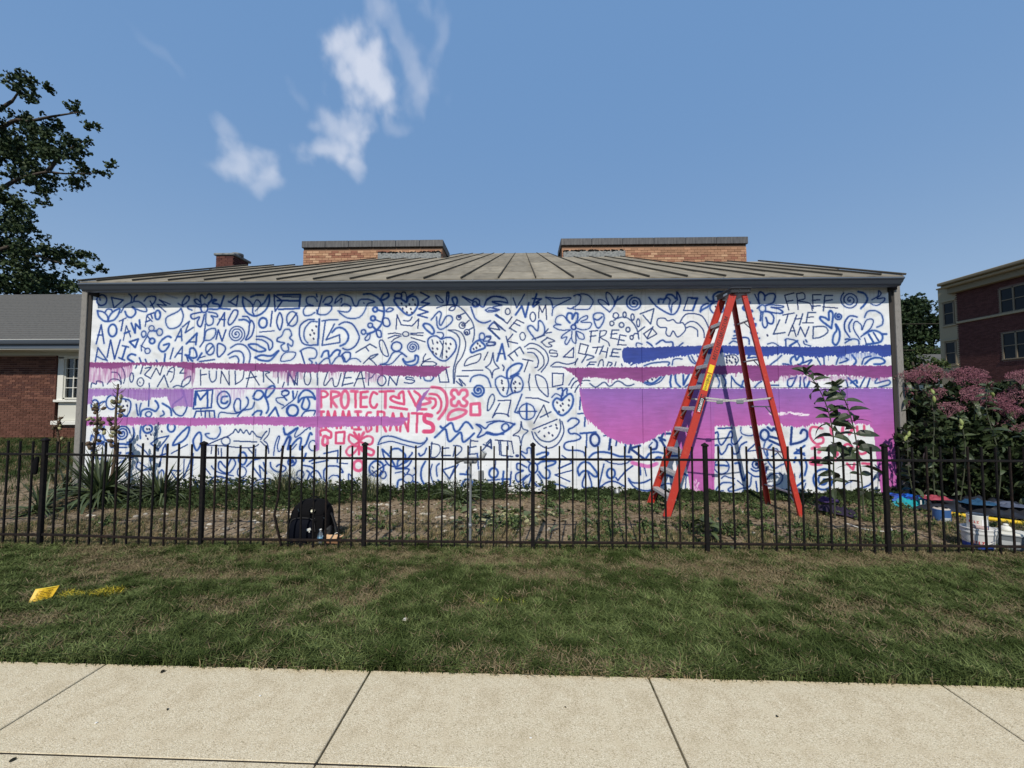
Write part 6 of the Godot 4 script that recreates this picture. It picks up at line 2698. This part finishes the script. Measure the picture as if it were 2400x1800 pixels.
	dead_stalk(dry, [Vector3(0, 0, 0), Vector3(0.02, 0.6, 0), Vector3(-0.05, 1.05, 0), Vector3(0.02, 1.25, 0)], 8)
	# iris-like clump by the lamp post and grass clumps
	sword_clump("iris_clump", "green sword-leaved clump at the wall behind the lamp post", Vector3(-1.05, 0.04, -6.95), 85, 0.55, 0.034, 0.5, 0.0)
	for q in [[-4.25, -7.3, 0.62, 230, "wispy tall grass clump behind the backpack"], [-2.68, -7.2, 0.55, 190, "wispy tall grass clump right of the backpack under the pink ring"], [-3.5, -7.25, 0.4, 150, "short grass clump between the two wispy ones"], [-5.3, -7.2, 0.3, 120, "low dry grass tuft in the ivy near the yuccas"]]:
		var g := thing("grass_clump", q[4], "grass clump", Vector3(q[0], 0.03, q[1]), 0.0, "tall grass clumps along the wall")
		part("blades", blades(q[3], q[2] * 0.5, q[2] * 1.25, 0.008, 0.13, 0.75, int(q[2] * 1000)), green(0.42), g)
		part("dry_blades", blades(q[3] / 3, q[2] * 0.5, q[2] * 1.35, 0.006, 0.14, 0.8, int(q[2] * 777)), M.straw_leaf, g)
	# broad-leaved sprout at the fence, wilted heap by the lamp post
	var sp := thing("leafy_sprout", "broad-leaved green sprout at the fence foot below the ladder", "plant", Vector3(2.35, 0.02, -5.35))
	var sm := [leaf(0.2, 0.085, 0.3, 0.9), leaf(0.17, 0.08, 0.2, 0.5)]
	for k in 26:
		part("leaf", sm[k % 2], green(rng.randf_range(0.2, 0.75)), sp, leaf_xf(Vector3(rng.randf_range(-0.16, 0.16), rng.randf_range(0.04, 0.26), rng.randf_range(-0.12, 0.16)), rng.randf() * TAU, rng.randf_range(-0.5, 0.6), rng.randf_range(-0.6, 0.6), rng.randf_range(0.7, 1.1)))
	for k in 3:
		part("stem", tube_mesh([Vector3(0.05 * (k - 1), 0, 0), Vector3(0.07 * (k - 1), 0.26, 0)], [0.006], 5), M.stem, sp)
	var s2 := thing("leafy_sprout", "small pale-leaved sprout poking through the fence right of the fence post", "plant", Vector3(2.42, 0.0, -4.82))
	for k in 9:
		part("leaf", sm[k % 2], green(rng.randf_range(0.4, 0.9)), s2, leaf_xf(Vector3(rng.randf_range(-0.12, 0.12), rng.randf_range(0.01, 0.07), rng.randf_range(-0.04, 0.05)), rng.randf() * TAU, rng.randf_range(-0.2, 0.5), 0, rng.randf_range(0.35, 0.6)))
	var heap := thing("wilted_leaves", "heap of pulled pale wilted leaves right of the lamp post", "leaf pile", Vector3(-0.25, 0.03, -6.1))
	var hm := [leaf(0.24, 0.07, 0.1, 0.5), leaf(0.2, 0.09, 0.1, 0.9)]
	for k in 170:
		var d := Vector3(rng.randfn() * 0.42, absf(rng.randfn()) * 0.03 + 0.01, rng.randfn() * 0.26)
		part("leaf", hm[k % 2], M.straw_leaf if rng.randf() < 0.35 else green(rng.randf_range(0.45, 1.0)), heap, leaf_xf(d, rng.randf() * TAU, rng.randf_range(-0.15, 0.3), rng.randf_range(-0.5, 0.5), rng.randf_range(0.6, 1.1)))
	for q in [[1.35, -5.15], [1.55, -5.05], [1.6, -5.3]]:
		var w := part("wilted_leaf", leaf(0.17, 0.075, 0.1, 0.3), green(0.8), self, leaf_xf(Vector3(q[0], 0.05, q[1]), q[0] * 4.0, 0.05, 0.2, 0.9))
		tag(w, {1.35: "pale fallen leaf behind the fence, farthest left of the sprout", 1.55: "pale fallen leaf nearest the fence, left of the sprout", 1.6: "pale fallen leaf behind its neighbour, left of the sprout"}[q[0]], "leaf", "fallen pale leaves")

# ---------------------------------------------------------------- objects
func crumple(w: float, d: float, h: float, sd: int, n := 16) -> ArrayMesh:
	var no := FastNoiseLite.new()
	no.seed = sd
	no.frequency = 1.0
	no.fractal_octaves = 3
	var st := new_st()
	st.set_smooth_group(0)
	for j in n + 1:
		for i in n + 1:
			var u := float(i) / n - 0.5
			var v := float(j) / n - 0.5
			var e := 1.0 - pow(maxf(absf(u), absf(v)) * 2.0, 3.0)
			var k := no.get_noise_2d(u * 4.0, v * 4.0)
			st.set_uv(Vector2(u + 0.5, v + 0.5))
			st.add_vertex(Vector3(u * w * (1.0 + 0.25 * no.get_noise_2d(v * 3.0, 9.0)), h * (0.25 + 0.7 * e * (0.5 + k)) , v * d * (1.0 + 0.25 * no.get_noise_2d(u * 3.0, 30.0))))
	for j in n:
		for i in n:
			var a := j * (n + 1) + i
			for k in [a, a + 1, a + n + 2, a, a + n + 2, a + n + 1]:
				st.add_index(k)
	st.generate_normals()
	return st.commit()

func curved_patch(r0: float, r1: float, y0: float, y1: float, a0: float, a1: float) -> ArrayMesh:
	var st := new_st()
	var n := 14
	for k in n:
		var a := lerpf(a0, a1, float(k) / n)
		var b := lerpf(a0, a1, float(k + 1) / n)
		face(st, [Vector3(sin(a) * r0, y0, cos(a) * r0), Vector3(sin(b) * r0, y0, cos(b) * r0), Vector3(sin(b) * r1, y1, cos(b) * r1), Vector3(sin(a) * r1, y1, cos(a) * r1)], Vector3.ZERO)
	return st.commit()

func letters_round(text: String, size: float, r: float, y: float, a0: float, step: float, m: Material, parent: Node3D) -> void:
	for i in text.length():
		var a := a0 + step * i
		lettering(text[i], size, m, parent, Transform3D(Basis(Vector3.UP, a), Vector3(sin(a) * r, y, cos(a) * r)), "Droid Sans", true)

func build_things() -> void:
	# backpack
	var bp := thing("backpack", "black backpack with round cream badge standing behind the fence", "backpack", Vector3(-2.6, -0.01, -5.08), 0.08)
	var black := mat(lin(0.006, 0.006, 0.007), 0.85)
	var black2 := mat(lin(0.004, 0.005, 0.009), 0.75)
	var grey := mat(lin(0.035, 0.035, 0.036), 0.8)
	part("body", stack([[0.0, 0, 0, 0.21, 0.1, 3.6], [0.02, 0, 0, 0.24, 0.125, 4.0], [0.12, 0, 0, 0.25, 0.14, 4.0], [0.28, 0, 0, 0.248, 0.135, 3.8], [0.39, 0.005, 0, 0.235, 0.12, 3.4], [0.46, 0.01, 0, 0.205, 0.1, 3.0], [0.505, 0.015, 0, 0.16, 0.075, 2.8], [0.535, 0.015, 0, 0.1, 0.04, 2.4]]), black, bp)
	var pk := part("front_pocket", stack([[0.015, -0.06, 0.12, 0.12, 0.03, 3.0], [0.04, -0.06, 0.13, 0.14, 0.06, 3.2], [0.16, -0.06, 0.13, 0.145, 0.065, 3.2], [0.27, -0.06, 0.125, 0.14, 0.055, 3.0], [0.315, -0.06, 0.12, 0.11, 0.035, 2.6], [0.33, -0.06, 0.115, 0.06, 0.02, 2.2]]), black2, bp)
	part("zip", tube_mesh(spline([Vector3(-0.2, 0.2, 0.15), Vector3(-0.18, 0.315, 0.15), Vector3(-0.06, 0.345, 0.155), Vector3(0.07, 0.315, 0.15), Vector3(0.1, 0.18, 0.15)], 6), [0.006], 5), grey, pk)
	part("side_pocket", stack([[0.02, 0.16, 0.06, 0.09, 0.05, 3.0], [0.1, 0.165, 0.07, 0.1, 0.07, 3.0], [0.2, 0.17, 0.06, 0.095, 0.06, 2.8], [0.24, 0.17, 0.05, 0.07, 0.03, 2.5]]), grey, bp)
	part("side_pocket", stack([[0.02, -0.2, 0.02, 0.06, 0.05, 3.0], [0.1, -0.215, 0.02, 0.065, 0.07, 3.0], [0.2, -0.215, 0.02, 0.06, 0.06, 2.8], [0.24, -0.21, 0.02, 0.04, 0.03, 2.5]]), grey, bp)
	part("top_pocket", stack([[0.34, 0.02, 0.09, 0.14, 0.03, 2.8], [0.38, 0.02, 0.095, 0.17, 0.04, 2.8], [0.44, 0.02, 0.08, 0.14, 0.03, 2.6], [0.48, 0.02, 0.06, 0.08, 0.02, 2.4]]), black, bp)
	var strap := new_st()
	var sp := spline([Vector3(0.16, 0.46, 0.0), Vector3(0.24, 0.36, 0.02), Vector3(0.3, 0.2, 0.03), Vector3(0.335, 0.06, 0.06), Vector3(0.33, 0.01, 0.08)], 6)
	for i in sp.size() - 1:
		add_bar(strap, sp[i], sp[i + 1] + (sp[i + 1] - sp[i]) * 0.15, 0.012, 0.05, Vector3.RIGHT, 0.003)
	part("strap", strap.commit(), grey, bp)
	part("handle", tube_mesh(spline([Vector3(-0.07, 0.5, -0.05), Vector3(-0.04, 0.545, -0.05), Vector3(0.04, 0.545, -0.05), Vector3(0.07, 0.5, -0.05)], 5), [0.009], 6), black, bp)
	part("badge", lathe([[0.0, 0.0], [0.034, 0.0], [0.033, 0.006], [0.0, 0.009]], 22), mat(lin(0.72, 0.7, 0.52), 0.5), bp, Transform3D(Basis(Vector3.RIGHT, PI / 2 - 0.25), Vector3(0.055, 0.425, 0.142)))
	part("tag", box(Vector3(0.05, 0.028, 0.004), 0.001), M.white, bp, Transform3D(Basis(Vector3.BACK, 0.3), Vector3(0.045, 0.22, 0.2)))
	part("tag", box(Vector3(0.014, 0.018, 0.004), 0.001), M.white, bp, Transform3D(Basis(Vector3.BACK, 0.3), Vector3(0.052, 0.195, 0.2)))
	for q in [[-0.11, 0.43, 0.11, 0.35, 0.035], [0.085, 0.335, 0.155, -1.0, 0.04], [0.19, 0.33, 0.1, 0.2, 0.02], [0.23, 0.2, 0.12, -0.5, 0.02], [-0.24, 0.1, 0.07, 0.1, 0.03]]:
		part("zip_pull", box(Vector3(0.008, q[4], 0.004), 0.001), M.metal, bp, Transform3D(Basis(Vector3.BACK, q[3]), Vector3(q[0], q[1], q[2] + 0.02)))
	# bottle
	var bt := thing("water_bottle", "clear plastic water bottle with blue label beside the backpack", "bottle", Vector3(-2.405, 0.0, -4.9))
	var clear := mat(Color(0.8, 0.85, 0.88, 0.16), 0.08)
	clear.transparency = BaseMaterial3D.TRANSPARENCY_ALPHA
	part("body", lathe([[0.0, 0.0], [0.028, 0.0], [0.032, 0.012], [0.03, 0.03], [0.032, 0.045], [0.03, 0.06], [0.032, 0.075], [0.032, 0.13], [0.028, 0.155], [0.015, 0.185], [0.013, 0.2], [0.0, 0.2]], 18), clear, bt)
	part("label_band", curved_patch(0.0328, 0.0328, 0.08, 0.127, 0, TAU), mat(srgb(150, 196, 220), 0.5), bt)
	part("label_band", curved_patch(0.0333, 0.0333, 0.1, 0.112, -1.2, 1.2), mat(srgb(60, 120, 180), 0.5), bt)
	part("cap", lathe([[0.0, 0.198], [0.016, 0.198], [0.016, 0.214], [0.0, 0.215]], 14), M.white, bt)
	# kraft box
	var kb := thing("paper_box", "open brown paper box with white ring handle beside the bottle", "box", Vector3(-2.265, 0.0, -4.93), 0.12)
	var kraft := mat(srgb(142, 106, 80), 0.85)
	var kin := mat(srgb(196, 160, 124), 0.85)
	part("side", stack([[0.0, 0, 0, 0.075, 0.055, 9.0], [0.095, 0, 0, 0.085, 0.062, 9.0], [0.096, 0, 0, 0.08, 0.058, 9.0]]), kraft, kb)
	part("flap", box(Vector3(0.13, 0.004, 0.06), 0.001), kin, kb, Transform3D(Basis(Vector3.RIGHT, 0.6), Vector3(-0.01, 0.12, 0.02)))
	part("flap", box(Vector3(0.07, 0.004, 0.09), 0.001), kin, kb, Transform3D(Basis(Vector3.BACK, -0.5), Vector3(-0.055, 0.115, -0.01)))
	part("flap", box(Vector3(0.1, 0.004, 0.08), 0.001), kin, kb, Transform3D(Basis(Vector3.BACK, 0.25), Vector3(0.06, 0.105, -0.02)))
	var ring := []
	for k in 15:
		var t := PI * 1.35 * k / 14.0 - 0.3
		ring.append(Vector3(0.04 + cos(t) * 0.03, 0.125 + sin(t) * 0.032, -0.01))
	part("ring_handle", tube_mesh(ring, [0.004], 6), M.white, kb)
	part("fork", box(Vector3(0.11, 0.004, 0.012), 0.001), M.black_plastic, kb, Transform3D(Basis(Vector3.BACK, 0.08), Vector3(0.1, 0.108, 0.01)))
	# lamp post
	var lp := thing("floodlight_post", "grey conduit post with twin floodlight heads behind the fence", "floodlight", Vector3(-0.632, 0.0, -5.03))
	part("pole", tube_mesh([Vector3(0, 0, 0), Vector3(0, 0.2, 0), Vector3(0.0, 1.0, 0)], [0.017, 0.0155, 0.0155], 10), M.galv, lp)
	part("coupling", lathe([[0.0, 0.21], [0.022, 0.21], [0.022, 0.25], [0.0, 0.25]], 12), M.galv, lp)
	part("box_cover", box(Vector3(0.16, 0.062, 0.09), 0.008), M.galv, lp, at(0, 1.02, 0))
	part("box_lid", box(Vector3(0.15, 0.012, 0.095), 0.004), mat(srgb(90, 94, 96), 0.5), lp, at(0, 0.985, 0))
	part("lamp_head", lathe([[0.0, 0.0], [0.02, 0.0], [0.024, 0.05], [0.044, 0.09], [0.046, 0.12], [0.036, 0.122], [0.0, 0.1]], 16), M.galv, lp, Transform3D(Basis(Vector3.BACK, 1.68) , Vector3(-0.075, 1.02, -0.01)))
	part("lamp_head", lathe([[0.0, 0.0], [0.03, 0.0], [0.036, 0.02], [0.036, 0.1], [0.03, 0.104], [0.0, 0.09]], 16), mat(srgb(176, 178, 176), 0.5), lp, Transform3D(Basis(Vector3.BACK, -0.5) * Basis(Vector3.RIGHT, 0.2), Vector3(0.125, 1.03, 0)))
	part("swivel", tube_mesh([Vector3(0.08, 1.02, 0), Vector3(0.13, 1.035, 0)], [0.012], 8), M.galv, lp)
	var gl := thing("ground_spotlight", "small grey spotlight low against the mural's foot right of the mushroom", "spotlight", Vector3(1.7, 0.0, -7.45))
	part("stake", tube_mesh([Vector3(0, 0, 0), Vector3(0, 0.08, 0)], [0.012], 6), M.black_plastic, gl)
	part("lamp_head", lathe([[0.0, 0.0], [0.045, 0.0], [0.05, 0.03], [0.05, 0.09], [0.042, 0.09], [0.03, 0.05], [0.0, 0.05]], 16), M.galv, gl, Transform3D(Basis(Vector3.RIGHT, -0.5), Vector3(0, 0.08, 0)))
	# dark cloth on the left fence post
	var gv := thing("black_glove", "crumpled black cloth hanging on the leftmost fence post", "cloth", Vector3(-5.75, 0.87, -4.735))
	part("cloth", stack([[0.0, 0.005, 0, 0.012, 0.01, 2.0], [0.03, 0.0, 0, 0.03, 0.016, 2.2], [0.1, 0.0, 0, 0.036, 0.02, 2.2], [0.17, 0.012, 0, 0.026, 0.018, 2.2], [0.21, 0.022, 0, 0.014, 0.012, 2.0]], 14), black, gv)
	# yellow marker flag
	var fl := thing("marker_flag", "yellow plastic utility flag leaning in the grass at left", "flag", Vector3(-4.04, 0.0, -3.44), 0.72)
	fl.scale = Vector3.ONE * 0.8
	fl.position.y = 0.035
	part("wire", tube_mesh([Vector3(-0.085, -0.05, 0.0), Vector3(-0.02, 0.07, -0.03), Vector3(0.0, 0.105, -0.05)], [0.0015], 5), M.metal, fl)
	var fs := new_st()
	var fr := []
	for i in 7:
		var u := float(i) / 6.0
		var dz := 0.012 * sin(u * 5.0)
		fr.append([Vector3(-0.07 + 0.17 * u, 0.125 - 0.012 * u, -0.055 + dz), Vector3(-0.105 + 0.16 * u, 0.018 + 0.004 * sin(u * 6.0), 0.0 + dz)])
	for i in 6:
		face(fs, [fr[i][0], fr[i + 1][0], fr[i + 1][1], fr[i][1]], Vector3(0, 0.05, -9))
	var yel := mat(srgb(226, 182, 22), 0.5)
	yel.backlight_enabled = true
	yel.backlight = Color(0.3, 0.24, 0.02)
	var fp := part("flag", fs.commit(), yel, fl)
	part("fold", tube_mesh([fr[0][0], fr[3][0] + Vector3(0, 0.002, 0), fr[6][0]], [0.006], 6), mat(srgb(240, 206, 60), 0.5), fp)
	for k in 5:
		var a: Vector3 = fr[1][0].lerp(fr[1][1], 0.22 + 0.14 * k)
		var c: Vector3 = fr[5][0].lerp(fr[5][1], 0.22 + 0.14 * k)
		var st := new_st()
		for s in 9:
			if rng.randf() < 0.75:
				add_bar(st, a.lerp(c, s / 9.0) + Vector3(0, 0.002, 0.009), a.lerp(c, (s + 0.8) / 9.0) + Vector3(0, 0.002, 0.009), 0.006, 0.001, Vector3.UP)
		part("print_line", st.commit(), mat(srgb(120, 84, 8), 0.7), fp)
	# pebble and leaf litter on lawn and walk
	var stn := part("white_stone", pebble(8), mat(lin(0.62, 0.6, 0.54), 0.9), self, Transform3D(Basis(Vector3.BACK, 0.3).scaled(Vector3(0.026, 0.03, 0.02)), Vector3(-0.9, 0.045, -3.2)))
	tag(stn, "single white stone lying on the lawn", "stone")
	var dl := mat(lin(0.03, 0.028, 0.02), 0.8)
	for q in [[388, -2.27, -2.6, 0.055, "dark dry leaf on the sidewalk close to the grass edge, left"], [30, -2.42, -1.955, 0.045, "dark dry leaf at the bottom left corner of the sidewalk"], [1305, 0.24, -2.37, 0.02, "tiny dark leaf speck on the middle slab"], [1790, 1.37, -2.33, 0.028, "tiny curled leaf on the right slab"], [403, -1.97, -2.31, 0.02, "tiny dark leaf speck on the left slab"]]:
		var o := part("dry_leaf", leaf(q[3], q[3] * 0.45, 0.3, 0.4), dl, self, leaf_xf(Vector3(q[1], 0.014, q[2]), q[0] * 1.0, 0.1, 0.2, 1.0))
		tag(o, q[4], "leaf")
	var chip := mat(lin(0.75, 0.73, 0.68), 0.9)
	for q in [[-1.52, -2.42, "white stone chip on the slab left of the longest joint, close to the grass"], [-2.26, -2.2, "white stone chip at the left slab's joint"], [0.04, -2.16, "white stone chip on the middle slab, nearest the camera"]]:
		var o := part("stone_chip", pebble(4), chip, self, Transform3D(Basis(Vector3.UP, q[0]).scaled(Vector3(0.007, 0.004, 0.006)), Vector3(q[0], 0.013, q[1])))
		tag(o, q[2], "stone chip")
	build_paint_gear()

func build_paint_gear() -> void:
	var plastic := mat(srgb(206, 206, 204), 0.45)
	var blue := mat(srgb(34, 66, 150), 0.45)
	var big := thing("paint_bucket", "white paint bucket with blue bands and wire handle behind the fence", "bucket", Vector3(5.3, -0.01, -4.98), -0.78)
	big.scale = Vector3.ONE * 1.08
	part("tub", lathe([[0.0, 0.0], [0.112, 0.0], [0.115, 0.012], [0.128, 0.2], [0.136, 0.205], [0.136, 0.222], [0.131, 0.225], [0.134, 0.25], [0.139, 0.252], [0.138, 0.262], [0.128, 0.262], [0.124, 0.235], [0.0, 0.23]], 32), plastic, big)
	part("blue_band", curved_patch(0.117, 0.122, 0.03, 0.105, -1.5, 1.0), blue, big)
	part("white_foot", curved_patch(0.1158, 0.1162, 0.0, 0.028, -3.1, 3.1), M.white, big)
	letters_round("KILZ", 0.042, 0.1275, 0.118, -0.35, 0.2, M.red_ink, big)
	letters_round("2", 0.075, 0.129, 0.12, 0.85, 0.3, mat(lin(0.3, 0.32, 0.36), 0.7), big)
	var hd := []
	for k in 17:
		var t := PI * k / 16.0
		hd.append(Vector3(cos(t) * 0.14, 0.215 - sin(t) * 0.11, 0.02 + sin(t) * 0.12))
	part("wire_handle", tube_mesh(hd, [0.0028], 6), M.metal, big)
	var can := thing("paint_can", "white paint can with blue base sitting inside the larger bucket", "paint can", Vector3(5.31, 0.243, -4.99), -0.78)
	part("body", lathe([[0.0, 0.0], [0.085, 0.0], [0.087, 0.01], [0.088, 0.155], [0.09, 0.16], [0.09, 0.168], [0.08, 0.17], [0.078, 0.16], [0.0, 0.158]], 28), M.white, can)
	part("blue_band", curved_patch(0.0885, 0.089, 0.012, 0.055, -0.2, 1.3), blue, can)
	part("white_panel", curved_patch(0.0888, 0.0893, 0.06, 0.13, 0.35, 1.15), M.white_ink, can)
	letters_round("KILZ", 0.036, 0.0885, 0.095, -0.75, 0.25, M.red_ink, can)
	letters_round("2", 0.052, 0.09, 0.075, 0.72, 0.3, mat(lin(0.03, 0.05, 0.16), 0.6), can)
	part("lid_rim", lathe([[0.07, 0.165], [0.086, 0.172], [0.08, 0.176], [0.07, 0.17]], 24), M.metal, can)
	var ro := thing("paint_roller", "used paint roller lying across the bucket in front of the can", "paint roller", Vector3(5.24, 0.278, -4.9), -0.75)
	part("sleeve", lathe([[0.0, 0.0], [0.012, 0.0], [0.024, 0.002], [0.025, 0.06], [0.024, 0.118], [0.012, 0.12], [0.0, 0.12]], 16), mat(srgb(170, 150, 146), 0.95), ro, Transform3D(Basis(Vector3.BACK, PI / 2 - 0.12), Vector3(0.06, 0.0, 0.0)))
	part("core_end", lathe([[0.0, 0.0], [0.013, 0.0], [0.013, 0.004], [0.0, 0.004]], 12), mat(srgb(90, 40, 40), 0.8), ro, Transform3D(Basis(Vector3.BACK, PI / 2 - 0.12), Vector3(-0.06, -0.014, 0.0)))
	var gb := thing("plastic_tub", "grey translucent storage tub at the right edge beside the buckets", "tub", Vector3(5.66, -0.01, -4.98), -0.6)
	var gp := mat(srgb(118, 124, 128), 0.4)
	part("tub", stack([[0.0, 0, 0, 0.14, 0.1, 5.0], [0.01, 0, 0, 0.15, 0.11, 5.0], [0.2, 0, 0, 0.17, 0.125, 5.0], [0.205, 0, 0, 0.18, 0.135, 5.0], [0.215, 0, 0, 0.18, 0.135, 5.0], [0.216, 0, 0, 0.16, 0.12, 5.0]]), gp, gb)
	part("lid", stack([[0.216, 0, 0, 0.165, 0.12, 5.0], [0.235, 0, 0, 0.16, 0.115, 5.0], [0.237, 0, 0, 0.12, 0.09, 4.0]]), M.off_white, gb)
	part("label_strip", box(Vector3(0.15, 0.05, 0.004), 0.001), mat(srgb(170, 174, 176), 0.6), gb, at(-0.03, 0.12, 0.119))
	var jar := thing("plastic_jar", "small white jar standing on the storage tub lid", "jar", Vector3(5.63, 0.225, -4.99))
	part("body", lathe([[0.0, 0.0], [0.045, 0.0], [0.05, 0.02], [0.04, 0.05], [0.022, 0.06], [0.0, 0.06]], 16), M.white, jar)
	part("cap", lathe([[0.0, 0.058], [0.022, 0.058], [0.024, 0.075], [0.012, 0.086], [0.0, 0.087]], 14), M.white, jar)
	var bc := thing("paint_can", "small blue paint can with white drips near the thicket", "paint can", Vector3(6.02, 0.0, -6.12))
	part("body", lathe([[0.0, 0.0], [0.095, 0.0], [0.097, 0.008], [0.097, 0.18], [0.1, 0.185], [0.1, 0.195], [0.088, 0.197], [0.0, 0.185]], 24), mat(srgb(52, 88, 140), 0.5), bc)
	part("drips", curved_patch(0.0975, 0.0975, 0.0, 0.09, -0.5, 0.35), mat(srgb(170, 176, 180), 0.6), bc)
	part("lid", lathe([[0.0, 0.19], [0.09, 0.19], [0.092, 0.2], [0.07, 0.215], [0.0, 0.21]], 20), mat(srgb(180, 172, 160), 0.6), bc)
	# splashed sheet, pile under dark sheeting, pole, cords, cloth
	var im := Image.create_empty(96, 96, false, Image.FORMAT_RGBA8)
	var no := FastNoiseLite.new()
	no.frequency = 0.03
	for y in 96:
		for x in 96:
			var v := no.get_noise_2d(x, y)
			var c := srgb(30, 150, 160) if y > 50 + v * 30 else srgb(24, 92, 190)
			if x > 74 + v * 30:
				c = srgb(226, 230, 230)
			im.set_pixel(x, y, c)
	var splash := StandardMaterial3D.new()
	splash.albedo_texture = ImageTexture.create_from_image(im)
	splash.roughness = 0.35
	var ts := part("drop_sheet", crumple(0.55, 0.62, 0.16, 4), splash, self, Transform3D(Basis(Vector3.UP, -0.7) * Basis(Vector3.RIGHT, 0.22), Vector3(6.4, 0.06, -6.95)))
	tag(ts, "crumpled plastic sheet splashed teal and blue behind the fence", "plastic sheet")
	var dk := part("dark_sheeting", crumple(1.5, 0.9, 0.26, 11, 22), mat(lin(0.02, 0.022, 0.028), 0.3), self, Transform3D(Basis(Vector3.UP, -0.6), Vector3(7.05, 0.02, -6.55)))
	tag(dk, "black plastic sheeting heaped over supplies under the thicket", "plastic sheet")
	for q in [[6.85, -6.42, 0.3, 7, srgb(30, 70, 100), "steel blue bundle on the black sheeting"], [7.15, -6.3, 0.3, 8, srgb(74, 82, 100), "grey bundle on the black sheeting"], [6.5, -6.7, 0.24, 9, srgb(150, 62, 76), "pink cloth at the left end of the black sheeting"]]:
		var o := part("cloth_bundle", crumple(q[2] * 1.3, q[2], 0.09, q[3], 14), mat(q[4], 0.6), self, at(q[0], 0.19, q[1]))
		tag(o, q[5], "cloth")
	var yp := thing("yellow_pole", "yellow extension pole lying behind the paint buckets", "pole")
	var py := mat(srgb(226, 190, 40), 0.45)
	part("shaft", tube_mesh([Vector3(6.45, 0.05, -6.42), Vector3(6.95, 0.06, -5.85), Vector3(7.6, 0.07, -5.1)], [0.028], 10), py, yp)
	part("grip", tube_mesh([Vector3(6.4, 0.05, -6.48), Vector3(6.47, 0.05, -6.4)], [0.034], 10), mat(srgb(190, 150, 30), 0.7), yp)
	var cd := part("purple_hose", tube_mesh(spline([Vector3(6.25, 0.06, -7.4), Vector3(6.5, 0.12, -7.35), Vector3(6.6, 0.05, -7.1), Vector3(6.4, 0.04, -7.15), Vector3(6.65, 0.08, -7.3), Vector3(6.8, 0.05, -7.1)], 7), [0.014], 6), mat(srgb(150, 90, 150), 0.6), self)
	tag(cd, "looped purple paint-stained cord at the mural's right foot", "cord")
	for k in 2:
		var s := part("garden_stake", box(Vector3(0.022, 0.18, 0.008), 0.002), M.white, self, Transform3D(Basis(), Vector3(6.3 + 0.065 * k, 0.09, -6.72)))
		tag(s, ["left of two small white stakes beside the splashed sheet", "right of two small white stakes beside the splashed sheet"][k], "stake")
	var cl := part("dark_cloth", crumple(0.5, 0.36, 0.15, 14, 18), mat(lin(0.03, 0.024, 0.045), 0.8), self, Transform3D(Basis(Vector3.UP, -0.55) * Basis(Vector3.BACK, -0.15), Vector3(4.72, 0.05, -6.35)))
	tag(cl, "crumpled purple-black cloth lying at the tall milkweed's foot", "cloth")
	var cl2 := part("purple_rag", crumple(0.26, 0.22, 0.12, 15, 10), mat(srgb(62, 48, 84), 0.8), self, at(4.95, 0.1, -6.85))
	tag(cl2, "purple rag behind the crumpled dark cloth", "cloth")
	var ck := part("white_rope", tube_mesh(spline([Vector3(4.45, 0.06, -5.85), Vector3(4.6, 0.03, -5.65), Vector3(4.85, 0.03, -5.6), Vector3(4.95, 0.05, -5.75)], 6), [0.006], 5), M.white, self)
	tag(ck, "thin white cord curling in front of the dark cloth", "cord")
